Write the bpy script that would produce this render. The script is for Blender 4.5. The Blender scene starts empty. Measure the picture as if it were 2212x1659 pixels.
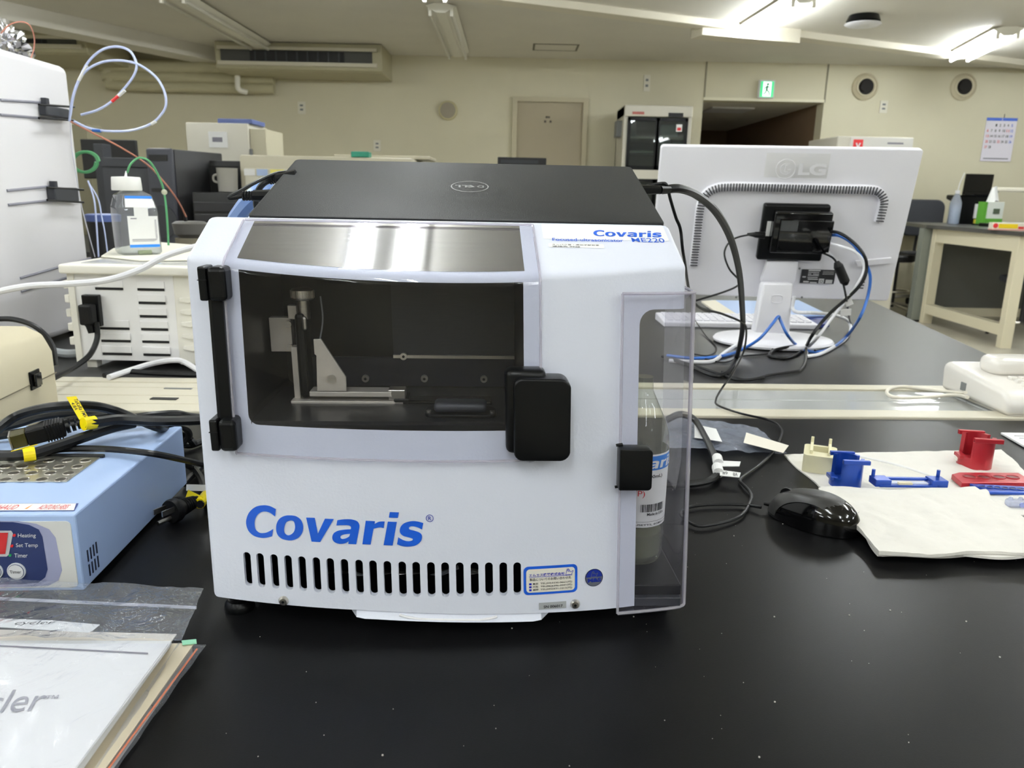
import bpy, bmesh, math, random
from mathutils import Vector, Matrix, noise
random.seed(7)
SC = bpy.context.scene
COL = SC.collection
R = math.radians
PI = math.pi

# ------------------------------------------------------------------ camera
FPX, PITCH, ROLL = 1661.0, R(14), R(1.2)
CAM = Vector((0, 0, 1.16))
F_ = Vector((0, math.cos(PITCH), -math.sin(PITCH)))
U0 = Vector((0, math.sin(PITCH), math.cos(PITCH)))
R_ = math.cos(ROLL) * Vector((1, 0, 0)) + math.sin(ROLL) * U0
U_ = -math.sin(ROLL) * Vector((1, 0, 0)) + math.cos(ROLL) * U0
cd = bpy.data.cameras.new('camera')
cam = bpy.data.objects.new('camera', cd)
COL.objects.link(cam)
M3 = Matrix((R_, U_, -F_)).transposed().to_4x4()
cam.matrix_world = Matrix.Translation(CAM) @ M3
cd.sensor_width = 36
cd.lens = FPX / 2212 * 36
cd.clip_start = 0.01
cd.dof.use_dof = True
cd.dof.focus_distance = 0.72
cd.dof.aperture_fstop = 15
SC.camera = cam

# ------------------------------------------------------------------ world, exposure
w = bpy.data.worlds.new('world')
SC.world = w
w.use_nodes = True
w.node_tree.nodes['Background'].inputs[0].default_value = (0.9, 0.93, 1, 1)
w.node_tree.nodes['Background'].inputs[1].default_value = 0.05
SC.view_settings.view_transform = 'Standard'
SC.view_settings.look = 'None'
SC.view_settings.gamma = 1
SC.view_settings.use_curve_mapping = False
SC.view_settings.exposure = 0.36
TUBE = 50.0        # radiance of a lit fluorescent tube
BZ = 0.80          # bench top height
CZ = 2.585         # ceiling height


def ray(x, y):
    return F_ + (x - 1106) / FPX * R_ + (829.5 - y) / FPX * U_


def P(x, y, z=None, Y=None, X=None):
    """the point seen at pixel x, y on the real plane z=, Y= or X="""
    d = ray(x, y)
    if z is not None:
        t = (z - CAM.z) / d.z
    elif Y is not None:
        t = (Y - CAM.y) / d.y
    else:
        t = (X - CAM.x) / d.x
    return CAM + d * t


# ------------------------------------------------------------------ materials
def srgb(c):
    return tuple((v / 255 / 12.92) if v / 255 <= 0.04045 else ((v / 255 + 0.055) / 1.055) ** 2.4 for v in c)


MC = {}


def mat(name, c, rough=0.5, metal=0.0, noise_=0.0, nscale=60.0, bump=0.0, bscale=300.0, spec=0.5, emit=0.0, coat=0.0, aniso=None):
    if name in MC:
        return MC[name]
    m = bpy.data.materials.new(name)
    m.use_nodes = True
    nt = m.node_tree
    b = nt.nodes['Principled BSDF']
    col = srgb(c) + (1,)
    b.inputs['Base Color'].default_value = col
    b.inputs['Roughness'].default_value = rough
    b.inputs['Metallic'].default_value = metal
    b.inputs['Specular IOR Level'].default_value = spec
    if coat:
        b.inputs['Coat Weight'].default_value = coat
        b.inputs['Coat Roughness'].default_value = 0.05
    if emit:
        b.inputs['Emission Color'].default_value = col
        b.inputs['Emission Strength'].default_value = emit
    tc = nt.nodes.new('ShaderNodeTexCoord')
    if noise_ > 0:
        n = nt.nodes.new('ShaderNodeTexNoise')
        n.inputs['Scale'].default_value = nscale
        n.inputs['Detail'].default_value = 4
        mp = nt.nodes.new('ShaderNodeMapping')
        if aniso:
            mp.inputs['Scale'].default_value = aniso
        nt.links.new(tc.outputs['Object'], mp.inputs['Vector'])
        nt.links.new(mp.outputs[0], n.inputs['Vector'])
        rp = nt.nodes.new('ShaderNodeValToRGB')
        rp.color_ramp.elements[0].position = 0.3
        rp.color_ramp.elements[1].position = 0.7
        rp.color_ramp.elements[0].color = tuple(v * (1 - noise_) for v in col[:3]) + (1,)
        rp.color_ramp.elements[1].color = tuple(min(1, v * (1 + noise_)) for v in col[:3]) + (1,)
        nt.links.new(n.outputs['Fac'], rp.inputs[0])
        nt.links.new(rp.outputs[0], b.inputs['Base Color'])
    if bump > 0:
        n2 = nt.nodes.new('ShaderNodeTexNoise')
        n2.inputs['Scale'].default_value = bscale
        n2.inputs['Detail'].default_value = 3
        mp2 = nt.nodes.new('ShaderNodeMapping')
        if aniso:
            mp2.inputs['Scale'].default_value = aniso
        nt.links.new(tc.outputs['Object'], mp2.inputs['Vector'])
        nt.links.new(mp2.outputs[0], n2.inputs['Vector'])
        bp = nt.nodes.new('ShaderNodeBump')
        bp.inputs['Strength'].default_value = bump
        bp.inputs['Distance'].default_value = 0.001
        nt.links.new(n2.outputs['Fac'], bp.inputs['Height'])
        nt.links.new(bp.outputs[0], b.inputs['Normal'])
    MC[name] = m
    return m


def clear(name, tint=(235, 235, 240), rough=0.03, haze=0.06, bump=0.0, bscale=20.0, ior=1.5, hazec=(235, 235, 245)):
    """thin clear plastic: see-through with a Fresnel sheen and a little milky haze"""
    if name in MC:
        return MC[name]
    m = bpy.data.materials.new(name)
    m.use_nodes = True
    nt = m.node_tree
    nt.nodes.clear()
    out = nt.nodes.new('ShaderNodeOutputMaterial')
    tr = nt.nodes.new('ShaderNodeBsdfTransparent')
    tr.inputs[0].default_value = srgb(tint) + (1,)
    df = nt.nodes.new('ShaderNodeBsdfDiffuse')
    df.inputs[0].default_value = srgb(hazec) + (1,)
    gl = nt.nodes.new('ShaderNodeBsdfGlossy')
    gl.inputs['Roughness'].default_value = rough
    lw = nt.nodes.new('ShaderNodeLayerWeight')
    lw.inputs[0].default_value = 0.5
    pw = nt.nodes.new('ShaderNodeMath')
    pw.operation = 'POWER'
    pw.inputs[1].default_value = 4.5
    nt.links.new(lw.outputs['Facing'], pw.inputs[0])
    fr = nt.nodes.new('ShaderNodeMath')
    fr.operation = 'MULTIPLY_ADD'
    fr.inputs[1].default_value = 0.93
    fr.inputs[2].default_value = 0.045
    nt.links.new(pw.outputs[0], fr.inputs[0])
    m1 = nt.nodes.new('ShaderNodeMixShader')
    m1.inputs[0].default_value = haze
    m2 = nt.nodes.new('ShaderNodeMixShader')
    nt.links.new(tr.outputs[0], m1.inputs[1])
    nt.links.new(df.outputs[0], m1.inputs[2])
    nt.links.new(fr.outputs[0], m2.inputs[0])
    nt.links.new(m1.outputs[0], m2.inputs[1])
    nt.links.new(gl.outputs[0], m2.inputs[2])
    nt.links.new(m2.outputs[0], out.inputs[0])
    if bump:
        n = nt.nodes.new('ShaderNodeTexNoise')
        n.inputs['Scale'].default_value = bscale
        n.inputs['Detail'].default_value = 5
        n.inputs['Distortion'].default_value = 1.5
        tc = nt.nodes.new('ShaderNodeTexCoord')
        nt.links.new(tc.outputs['Object'], n.inputs['Vector'])
        bp = nt.nodes.new('ShaderNodeBump')
        bp.inputs['Strength'].default_value = bump
        bp.inputs['Distance'].default_value = 0.01
        nt.links.new(n.outputs['Fac'], bp.inputs['Height'])
        nt.links.new(bp.outputs[0], gl.inputs['Normal'])
        nt.links.new(bp.outputs[0], lw.inputs['Normal'])
    MC[name] = m
    return m


WALL = mat('painted_wall', (216, 210, 184), 0.75, noise_=0.03, nscale=1.5, bump=0.15, bscale=60)
CEIL = mat('ceiling_board', (222, 218, 206), 0.8, noise_=0.03, nscale=2, bump=0.1, bscale=80)
FLOORM = mat('vinyl_floor', (188, 183, 168), 0.35, noise_=0.08, nscale=3)
BENCH = mat('black_laminate', (14, 14, 15), 0.34, noise_=0.12, nscale=400, bump=0.06, bscale=900, spec=0.15)
BENCHF = mat('grey_laminate', (44, 44, 44), 0.40, noise_=0.08, nscale=300, spec=0.4)
CREAM = mat('cream_enamel', (222, 216, 196), 0.45)
WHITE = mat('white_plastic', (228, 228, 230), 0.4, bump=0.05, bscale=500)
SHELL = mat('powder_coat', (214, 218, 230), 0.42, bump=0.16, bscale=420)
BLACK = mat('black_plastic', (11, 12, 13), 0.32, spec=.22)
BLACKG = mat('black_gloss', (8, 8, 9), 0.08)
RUBBER = mat('black_rubber', (12, 12, 13), 0.5, spec=.25)
STEEL = mat('brushed_steel', (200, 196, 188), 0.3, metal=1.0, noise_=0.08, nscale=40, aniso=(1, 20, 20))
DSTEEL = mat('dark_steel', (70, 70, 72), 0.4, metal=0.8, noise_=0.15, nscale=60, aniso=(1, 20, 20))
CABLE = mat('black_cable', (15, 16, 18), 0.38, spec=.3)
WCABLE = mat('white_cable', (225, 225, 228), 0.4)
BCABLE = mat('blue_cable', (38, 98, 180), 0.4)
BLUEI = mat('blue_ink', (20, 84, 196), 0.35)
INK = mat('black_ink', (25, 25, 28), 0.5)
GREYI = mat('grey_ink', (120, 118, 130), 0.5)
REDI = mat('red_ink', (205, 40, 45), 0.5)
PAPER = mat('white_paper', (230, 230, 228), 0.55)
YEL = mat('yellow_tape', (250, 225, 0), 0.35)
GREYP = mat('grey_plastic', (120, 122, 122), 0.45)
DGREY = mat('dark_grey_plastic', (44, 46, 52), 0.45)


# ------------------------------------------------------------------ mesh helpers
def new():
    return bmesh.new()


def xf(bm, vs, m):
    bmesh.ops.transform(bm, matrix=m, verts=vs)


def box(bm, x0, x1, y0, y1, z0, z1, bev=0.0, seg=2, m=None):
    r = bmesh.ops.create_cube(bm, size=1)
    vs = r['verts']
    xf(bm, vs, Matrix.Translation(((x0 + x1) / 2, (y0 + y1) / 2, (z0 + z1) / 2)) @ Matrix.Diagonal((abs(x1 - x0), abs(y1 - y0), abs(z1 - z0), 1)))
    if bev > 0:
        es = {e for v in vs for e in v.link_edges}
        r2 = bmesh.ops.bevel(bm, geom=list(es), offset=bev, segments=seg, affect='EDGES', profile=0.5)
        vs = list({v for f in r2['faces'] for v in f.verts} | {v for v in vs if v.is_valid})
    if m is not None:
        xf(bm, vs, m)
    return vs


def cyl(bm, a, b, r0, r1=None, seg=16, caps=True):
    a, b = Vector(a), Vector(b)
    d = b - a
    r = bmesh.ops.create_cone(bm, cap_ends=caps, segments=seg, radius1=r0, radius2=r0 if r1 is None else r1, depth=d.length)
    xf(bm, r['verts'], Matrix.Translation((a + b) / 2) @ d.to_track_quat('Z', 'Y').to_matrix().to_4x4())
    return r['verts']


def smooth_path(pts, n=6):
    pts = [Vector(p) for p in pts]
    if len(pts) < 3:
        return pts
    out = []
    q = [pts[0] * 2 - pts[1]] + pts + [pts[-1] * 2 - pts[-2]]
    for i in range(1, len(q) - 2):
        for k in range(n):
            t = k / n
            a, b, c, d = q[i - 1], q[i], q[i + 1], q[i + 2]
            out.append(0.5 * ((2 * b) + (c - a) * t + (2 * a - 5 * b + 4 * c - d) * t * t + (3 * b - a - 3 * c + d) * t ** 3))
    out.append(pts[-1])
    return out


def tube(bm, pts, r, seg=8, n=6, smooth=True):
    path = smooth_path(pts, n) if smooth else [Vector(p) for p in pts]
    rings = []
    up = Vector((0, 0, 1))
    for i, p in enumerate(path):
        t = (path[min(i + 1, len(path) - 1)] - path[max(i - 1, 0)])
        if t.length < 1e-9:
            t = Vector((1, 0, 0))
        t.normalize()
        s = t.cross(up)
        if s.length < 1e-3:
            s = t.cross(Vector((1, 0, 0)))
        s.normalize()
        up = s.cross(t).normalized()
        rings.append([bm.verts.new(p + r * (math.cos(2 * PI * k / seg) * s + math.sin(2 * PI * k / seg) * up)) for k in range(seg)])
    for a, b in zip(rings, rings[1:]):
        for k in range(seg):
            bm.faces.new((a[k], a[(k + 1) % seg], b[(k + 1) % seg], b[k]))
    bm.faces.new(rings[0][::-1])
    bm.faces.new(rings[-1])


def lathe(bm, prof, seg=24, m=None):
    vs = []
    rings = []
    for r, z in prof:
        ring = [bm.verts.new((r * math.cos(2 * PI * k / seg), r * math.sin(2 * PI * k / seg), z)) for k in range(seg)]
        rings.append(ring)
        vs += ring
    for a, b in zip(rings, rings[1:]):
        for k in range(seg):
            bm.faces.new((a[k], a[(k + 1) % seg], b[(k + 1) % seg], b[k]))
    bm.faces.new(rings[0][::-1])
    bm.faces.new(rings[-1])
    if m is not None:
        xf(bm, vs, m)


def prism(bm, poly, f0, f1, bev=0.0, seg=2):
    """poly: list of 2-D points, f0/f1 map (u,v) to the two end faces"""
    a = [bm.verts.new(f0(u, v)) for u, v in poly]
    b = [bm.verts.new(f1(u, v)) for u, v in poly]
    n = len(poly)
    fs = [bm.faces.new(a[::-1]), bm.faces.new(b)]
    for i in range(n):
        fs.append(bm.faces.new((a[i], a[(i + 1) % n], b[(i + 1) % n], b[i])))
    bmesh.ops.recalc_face_normals(bm, faces=bm.faces)
    if bev:
        es = [e for e in bm.edges if e.is_valid and all(v in b + a for v in e.verts) and e.calc_face_angle(0) > 0.6]
        bmesh.ops.bevel(bm, geom=es, offset=bev, segments=seg, affect='EDGES', profile=0.5)


def prism_z(bm, poly, z0, z1, bev=0.0):
    prism(bm, poly, lambda u, v: (u, v, z0), lambda u, v: (u, v, z1), bev)


def rrect(x0, x1, y0, y1, r, n=5):
    if not hasattr(r, '__len__'):
        r = (r, r, r, r)
    pts = []
    for (cx, cy, a, rr) in ((x1 - r[0], y1 - r[0], 0, r[0]), (x0 + r[1], y1 - r[1], 90, r[1]), (x0 + r[2], y0 + r[2], 180, r[2]), (x1 - r[3], y0 + r[3], 270, r[3])):
        if rr <= 0:
            pts.append((cx, cy))
            continue
        for k in range(n + 1):
            t = R(a + 90 * k / n)
            pts.append((cx + rr * math.cos(t), cy + rr * math.sin(t)))
    return pts


MW = {}


def mw(o):
    """world matrix of an object built here"""
    return MW.get(o.name, Matrix())


def obj(name, bm, m, parent=None, world=False, smooth=False, auto=35, recalc=False):
    if world and parent is not None:
        bmesh.ops.transform(bm, matrix=mw(parent).inverted(), verts=bm.verts)
    if recalc:
        bmesh.ops.recalc_face_normals(bm, faces=bm.faces)
    me = bpy.data.meshes.new(name)
    bm.to_mesh(me)
    bm.free()
    for x in (m if isinstance(m, (list, tuple)) else [m]):
        me.materials.append(x)
    o = bpy.data.objects.new(name, me)
    COL.objects.link(o)
    if smooth:
        me.polygons.foreach_set('use_smooth', [True] * len(me.polygons))
        try:
            me.set_sharp_from_angle(angle=R(auto))
        except Exception:
            pass
    if parent is not None:
        o.parent = parent
        MW[o.name] = mw(parent).copy()
    return o


def thing(name, label, cat, loc=(0, 0, 0), rz=0.0, group=None, rx=0.0, ry=0.0):
    o = bpy.data.objects.new(name, None)
    COL.objects.link(o)
    o.empty_display_size = 0.05
    o.location = loc
    o.rotation_euler = (rx, ry, rz)
    from mathutils import Euler
    MW[o.name] = Matrix.Translation(Vector(loc)) @ Euler((rx, ry, rz)).to_matrix().to_4x4()
    return tag(o, label, cat, group)


def tag(o, label, cat, group=None):
    o['label'] = label
    o['category'] = cat
    if group:
        o['group'] = group
    return o


def struct(name, bm, m, parent=None, **k):
    o = obj(name, bm, m, parent, **k)
    if parent is None:
        o['kind'] = 'structure'
    return o


def mb(fn):
    bm = new()
    fn(bm)
    return bm


def bxm(*a, **k):
    bm = new()
    box(bm, *a, **k)
    return bm


def tbm(pts, r, seg=8, n=6):
    bm = new()
    tube(bm, pts, r, seg, n)
    return bm


def cym(a, b, r0, r1=None, seg=16):
    bm = new()
    cyl(bm, a, b, r0, r1, seg)
    return bm


def boolean(o, cutters, op='DIFFERENCE'):
    """apply cutters (meshes' objects) to o, then remove them"""
    for c in cutters:
        c.parent = o.parent
        md = o.modifiers.new('cut', 'BOOLEAN')
        md.object = c
        md.operation = op
        md.solver = 'EXACT'
        md.material_mode = 'TRANSFER'
        bpy.context.view_layer.update()
        dg = bpy.context.evaluated_depsgraph_get()
        me = bpy.data.meshes.new_from_object(o.evaluated_get(dg))
        o.modifiers.clear()
        old = o.data
        o.data = me
    for c in cutters:
        bpy.data.objects.remove(c)


def cutter(bm, m):
    bmesh.ops.recalc_face_normals(bm, faces=bm.faces)
    me = bpy.data.meshes.new('cut')
    bm.to_mesh(me)
    bm.free()
    me.materials.append(m)
    o = bpy.data.objects.new('cut', me)
    COL.objects.link(o)
    return o


TXT = {}


def text_mesh(s, bold=0.0, shear=0.0, space=1.0, width=None):
    k = (s, bold, shear, space)
    if k in TXT:
        return TXT[k]
    cu = bpy.data.curves.new('t', 'FONT')
    cu.body = s
    cu.size = 1
    cu.offset = bold
    cu.shear = shear
    cu.space_character = space
    cu.resolution_u = 4
    o = bpy.data.objects.new('t', cu)
    COL.objects.link(o)
    bpy.context.view_layer.update()
    me = bpy.data.meshes.new_from_object(o.evaluated_get(bpy.context.evaluated_depsgraph_get()))
    vs = [v.co.copy() for v in me.vertices]
    fs = [tuple(p.vertices) for p in me.polygons]
    bpy.data.objects.remove(o)
    if not vs:
        vs = [Vector((0, 0, 0)), Vector((1, 0, 0)), Vector((0, 1, 0))]
        fs = []
    x0 = min(v.x for v in vs); x1 = max(v.x for v in vs)
    y0 = min(v.y for v in vs); y1 = max(v.y for v in vs)
    TXT[k] = (vs, fs, x0, x1, y0, y1)
    return TXT[k]


def put_text(bm, s, mapf, x0, x1, y0, y1, **k):
    """fit text into the rectangle x0..x1, y0..y1 of the surface map mapf(u, v) -> point"""
    vs, fs, a, b, c, d = text_mesh(s, **k)
    nv = [bm.verts.new(mapf(x0 + (v.x - a) / (b - a) * (x1 - x0), y0 + (v.y - c) / max(1e-6, d - c) * (y1 - y0))) for v in vs]
    for f in fs:
        try:
            bm.faces.new([nv[i] for i in f])
        except ValueError:
            pass


def lettering(lines, mapf, m, parent, name='lettering', world=False, **k):
    bm = new()
    for (s, x0, x1, y0, y1) in lines:
        put_text(bm, s, mapf, x0, x1, y0, y1, **k)
    return obj(name, bm, m, parent, world=world)


# the heavy italic word mark, drawn glyph by glyph: loops of (x, y[, corner]), y downwards
LOGO = [
    [(672, 378, 1), (666, 440, 1), (622, 408), (575, 398), (532, 414), (504, 455), (497, 500), (506, 545), (540, 574), (585, 574), (620, 560), (651, 541, 1), (641, 602, 1), (600, 612), (555, 615), (495, 600), (448, 560), (428, 505), (431, 455), (455, 402), (503, 361), (565, 347), (620, 353)],
    [(790, 430), (840, 438), (880, 470), (897, 520), (890, 570), (860, 612), (815, 633), (770, 635), (720, 622), (686, 590), (674, 545), (680, 495), (705, 455), (745, 434)],
    [(787, 473), (757, 488), (741, 530), (743, 570), (765, 593), (792, 590), (820, 565), (830, 525), (822, 485), (806, 473)],
    [(921, 448, 1), (992, 450, 1), (1018, 580, 1), (1076, 457, 1), (1149, 460, 1), (1036, 650, 1), (966, 646, 1)],
    [(1170, 513, 1), (1178, 470, 1), (1235, 462), (1295, 463), (1343, 480), (1360, 515), (1352, 570, 1), (1333, 668, 1), (1268, 665, 1), (1272, 643, 1), (1240, 660), (1195, 664), (1152, 648), (1136, 615), (1148, 578), (1185, 556), (1240, 547), (1290, 544, 1), (1288, 522), (1262, 511), (1215, 511)],
    [(1283, 582, 1), (1245, 585), (1213, 594), (1203, 611), (1218, 624), (1248, 619), (1276, 604, 1)],
    [(1412, 474, 1), (1488, 478, 1), (1484, 502, 1), (1522, 482), (1568, 480, 1), (1560, 535, 1), (1525, 529), (1476, 540, 1), (1452, 670, 1), (1384, 668, 1)],
    [(1594, 481, 1), (1668, 484, 1), (1634, 678, 1), (1559, 675, 1)],
    [(1610, 403, 1), (1685, 405, 1), (1676, 451, 1), (1602, 448, 1)],
    [(1886, 493, 1), (1875, 547, 1), (1840, 529), (1800, 520), (1771, 526), (1772, 545), (1812, 556), (1855, 572), (1875, 600), (1865, 643), (1825, 676), (1770, 687), (1715, 684), (1669, 668, 1), (1680, 610, 1), (1720, 633), (1762, 643), (1796, 635), (1797, 621), (1762, 610), (1718, 597), (1693, 568), (1698, 528), (1730, 494), (1785, 478), (1838, 480)],
]


def round_loop(lp_, n=4):
    m_ = len(lp_)
    out = []
    for i in range(m_):
        p0, p1, p2, p3 = (lp_[(i + k) % m_] for k in (-1, 0, 1, 2))
        a_, b_, c_, d_ = (Vector(q[:2]) for q in (p0, p1, p2, p3))
        out.append(b_)
        k1, k2 = len(p1) > 2, len(p2) > 2
        if k1 and k2:
            continue
        if k1:
            a_ = b_ * 2 - c_
        if k2:
            d_ = c_ * 2 - b_
        for k in range(1, n):
            t_ = k / n
            out.append(0.5 * ((2 * b_) + (c_ - a_) * t_ + (2 * a_ - 5 * b_ + 4 * c_ - d_) * t_ * t_ + (3 * b_ - a_ - 3 * c_ + d_) * t_ ** 3))
    return out


def logo_mesh():
    if 'logo' in TXT:
        return TXT['logo']
    cu = bpy.data.curves.new('t', 'CURVE')
    cu.dimensions = '2D'
    cu.fill_mode = 'BOTH'
    for lp_ in LOGO:
        pts_ = round_loop(lp_)
        sp_ = cu.splines.new('POLY')
        sp_.points.add(len(pts_) - 1)
        for q, p in zip(sp_.points, pts_):
            q.co = (p.x / 1000, -p.y / 1000, 0, 1)
        sp_.use_cyclic_u = True
    o = bpy.data.objects.new('t', cu)
    COL.objects.link(o)
    bpy.context.view_layer.update()
    me = bpy.data.meshes.new_from_object(o.evaluated_get(bpy.context.evaluated_depsgraph_get()))
    TXT['logo'] = ([(v.co.x * 1000, -v.co.y * 1000) for v in me.vertices], [tuple(p.vertices) for p in me.polygons])
    bpy.data.objects.remove(o)
    return TXT['logo']


def put_logo(bm, mapf):
    vs, fs = logo_mesh()
    nv = [bm.verts.new(mapf(x, y)) for x, y in vs]
    for f in fs:
        try:
            bm.faces.new([nv[i] for i in f])
        except ValueError:
            pass


LB = [(428, 612), (785, 634), (1035, 650), (1250, 664), (1420, 669), (1600, 677), (1790, 686), (1900, 690)]


def logo_uv(x, y):
    """word mark straightened: u 0..1 along, v 0..1 from base line to cap height"""
    for (xa_, ya_), (xb_, yb__) in zip(LB, LB[1:]):
        if x <= xb_ or xb_ == 1900:
            yb0 = ya_ + (yb__ - ya_) * (x - xa_) / (xb_ - xa_)
            break
    return (x - 428) / (1886 - 428), (yb0 - y) / 272


def plane_map(o, u, v, off=0.0004):
    o, u, v = Vector(o), Vector(u).normalized(), Vector(v).normalized()
    n = u.cross(v).normalized() * off
    return lambda a, b: o + u * a + v * b + n


def cable(name, label, pts, r, m, cat='cable', group=None, seg=8, n=8, parent=None):
    """one run of cable through world points"""
    if parent is not None:
        return obj(name, tbm(pts, r, seg, n), m, parent, world=True, smooth=True)
    o = obj(name, tbm(pts, r, seg, n), m, None, smooth=True)
    return tag(o, label, cat, group)


# ================================================================== THE ROOM
WY = 9.0
struct('floor', bxm(-8.5, 10.5, -9.0, 13.5, -0.1, 0), FLOORM)
bm = new()
OX0, OX1, OZ = P(1519, 218, Y=WY).x, P(1780, 220, Y=WY).x, P(1650, 219, Y=WY).z
box(bm, -8.5, OX0, WY, WY + 0.2, 0, CZ + 0.3)
box(bm, OX1, 10.5, WY, WY + 0.2, 0, CZ + 0.3)
box(bm, OX0, OX1, WY, WY + 0.2, OZ, CZ + 0.3)
wb = struct('wall_back', bm, WALL)
WJ = mat('wall_joint', (150, 145, 125), 0.8)
for i, xp in enumerate(((1527, 134, 218), (1790, 138, 222))):
    X = P(xp[0], xp[1], Y=WY).x
    obj('joint_strip', bxm(X - 0.008, X + 0.008, WY - 0.006, WY, OZ, CZ), WJ, wb)
obj('opening_trim', bxm(OX0, OX1, WY - 0.01, WY, OZ - 0.0, OZ + 0.03), mat('opening_trim', (235, 230, 205), 0.6), wb)
struct('wall_left', bxm(-8.7, -8.5, -9.2, 9.2, 0, CZ + 0.3), WALL)
struct('wall_right', bxm(10.5, 10.7, -9.2, 9.2, 0, CZ + 0.3), WALL)
struct('wall_front', bxm(-8.5, 10.5, -9.2, -9.0, 0, CZ + 0.3), WALL)
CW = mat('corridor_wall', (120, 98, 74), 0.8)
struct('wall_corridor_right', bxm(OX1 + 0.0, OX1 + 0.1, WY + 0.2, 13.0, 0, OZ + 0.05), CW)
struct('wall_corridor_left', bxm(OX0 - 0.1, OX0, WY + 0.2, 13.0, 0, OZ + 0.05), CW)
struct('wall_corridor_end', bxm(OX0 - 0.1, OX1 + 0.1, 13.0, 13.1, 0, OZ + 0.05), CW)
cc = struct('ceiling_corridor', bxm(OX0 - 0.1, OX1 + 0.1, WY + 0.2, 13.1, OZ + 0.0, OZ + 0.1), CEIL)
obj('ceiling_plate', bxm(OX0 + 0.25, OX0 + 0.75, 9.6, 10.1, OZ - 0.02, OZ), WHITE, cc)
ce = struct('ceiling', bxm(-8.5, 10.5, -9.0, 9.2, CZ, CZ + 0.1), CEIL)
# access hatch: a thin frame line round a panel
a = P(1152, 94, z=CZ); b = P(1246, 110, z=CZ)
bm = new()
for (x0, x1, y0, y1) in ((a.x, b.x, a.y, a.y + .02), (a.x, b.x, b.y - .02, b.y), (a.x, a.x + .02, a.y, b.y), (b.x - .02, b.x, a.y, b.y)):
    box(bm, x0, x1, y0, y1, CZ - 0.004, CZ)
obj('hatch_frame', bm, mat('hatch_line', (120, 115, 98), 0.7), ce)
obj('hatch_panel', bxm(a.x + .02, b.x - .02, a.y + .02, b.y - .02, CZ - 0.002, CZ), CEIL, ce)


def beam(name, p0, p1, wdt, h, m, z=CZ):
    d = (p1 - p0)
    L = d.length
    an = math.atan2(d.y, d.x)
    bm = new()
    box(bm, 0, L, 0, wdt, -h, 0, m=Matrix.Translation((p0.x, p0.y, z)) @ Matrix.Rotation(an, 4, 'Z'))
    return struct(name, bm, m)


BEAM = mat('ceiling_duct_paint', (226, 220, 202), 0.6)
b0, b1 = P(1190, 12, z=CZ - 0.05), P(2015, 115, z=CZ - 0.05)
dd = (b1 - b0).normalized()
beam('trim_1', b0 - dd * 2.6, b1 + dd * 3.0, 0.16, 0.055, BEAM)
q0, q1 = P(1517, 72, z=CZ - 0.1), P(1728, 90, z=CZ - 0.1)
beam('trim_2', q0, q1, 0.2, 0.11, BEAM)
c0, c1 = P(-60, 22, z=CZ - 0.12), P(447, 124, z=CZ - 0.12)
beam('trim_3', c0, Vector((c0.x + (c1.x - c0.x), min(c1.y, 8.95), 0)), 0.3, 0.14, CEIL)

# ------------------------------------------------------------------ ceiling lamps
TUBEM = mat('lit_tube', (244, 250, 255), 0.5, emit=TUBE)
TUBEOFF = mat('dark_tube', (215, 212, 200), 0.35)
LAMPB = mat('lamp_body_enamel', (236, 233, 220), 0.45)


def lamp(x, y0, y1, lit, label, group=None, rz=0.0, tw=0.15):
    L = y1 - y0
    t = thing('ceiling_lamp', label, 'ceiling lamp', (x, y0, CZ), rz, group)
    bm = new()
    prism(bm, [(-0.055, -0.001), (-0.12, -0.02), (-0.035, -0.07), (0.035, -0.07), (0.12, -0.02), (0.055, -0.001)], lambda u, v: (u, 0, v), lambda u, v: (u, L, v))
    obj('lamp_body', bm, LAMPB, t)
    for s in (-1, 1):
        obj('tube', cym((s * tw / 2, 0.03, -0.075), (s * tw / 2, L - 0.03, -0.075), 0.015, seg=12), TUBEM if lit else TUBEOFF, t, smooth=True)
        for yy in (0.0, L - 0.03):
            obj('lamp_holder', bxm(s * tw / 2 - 0.012, s * tw / 2 + 0.012, yy, yy + 0.03, -0.095, -0.03, bev=0.003), LAMPB, t)
    return t


lamp(2.03, 6.0, 7.22, True, 'lit twin-tube ceiling lamp beside the black-topped smoke detector, ending at the ceiling duct', rz=R(3))
lamp(4.08, 6.95, 8.17, True, 'lit twin-tube ceiling lamp at the upper corner above the calendar wall', rz=R(-12))
for a in (1.5, -0.6):
    pass
G1 = 'lit ceiling lamps above and behind the camera'
GL = 'lit twin-tube ceiling lamp out of view above the black bench'
for (x, y) in ((2.1, 3.6), (2.1, 1.0), (4.2, 4.6), (4.2, 2.0), (-0.36, 1.05), (-0.3, -1.6), (2.1, -1.6), (-2.0, -0.2), (-2.2, -2.4), (0.9, -2.8), (-2.8, 2.0), (-0.62, 4.9), (-2.62, 4.7), (-5.2, 3.4), (-5.2, -0.5), (-4.4, -2.8), (-1.4, -4.4), (1.6, -5.0), (3.6, -4.2), (-3.6, -5.0), (4.2, -1.0), (6.6, 3.0), (6.6, 6.5)):  # unseen lamps: some continue the visible rows, most are added to brighten the scene
    lamp(x, y, y + 1.22, True, GL, G1)
lamp(-0.62, 6.55, 8.6, False, 'unlit twin-tube ceiling lamp above the black laptop, pointing at the wall speaker', rz=R(0.5), tw=0.17)
lamp(-2.62, 6.3, 8.55, False, 'unlit twin-tube ceiling lamp running up to the wall air conditioner', rz=R(0), tw=0.17)

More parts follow.
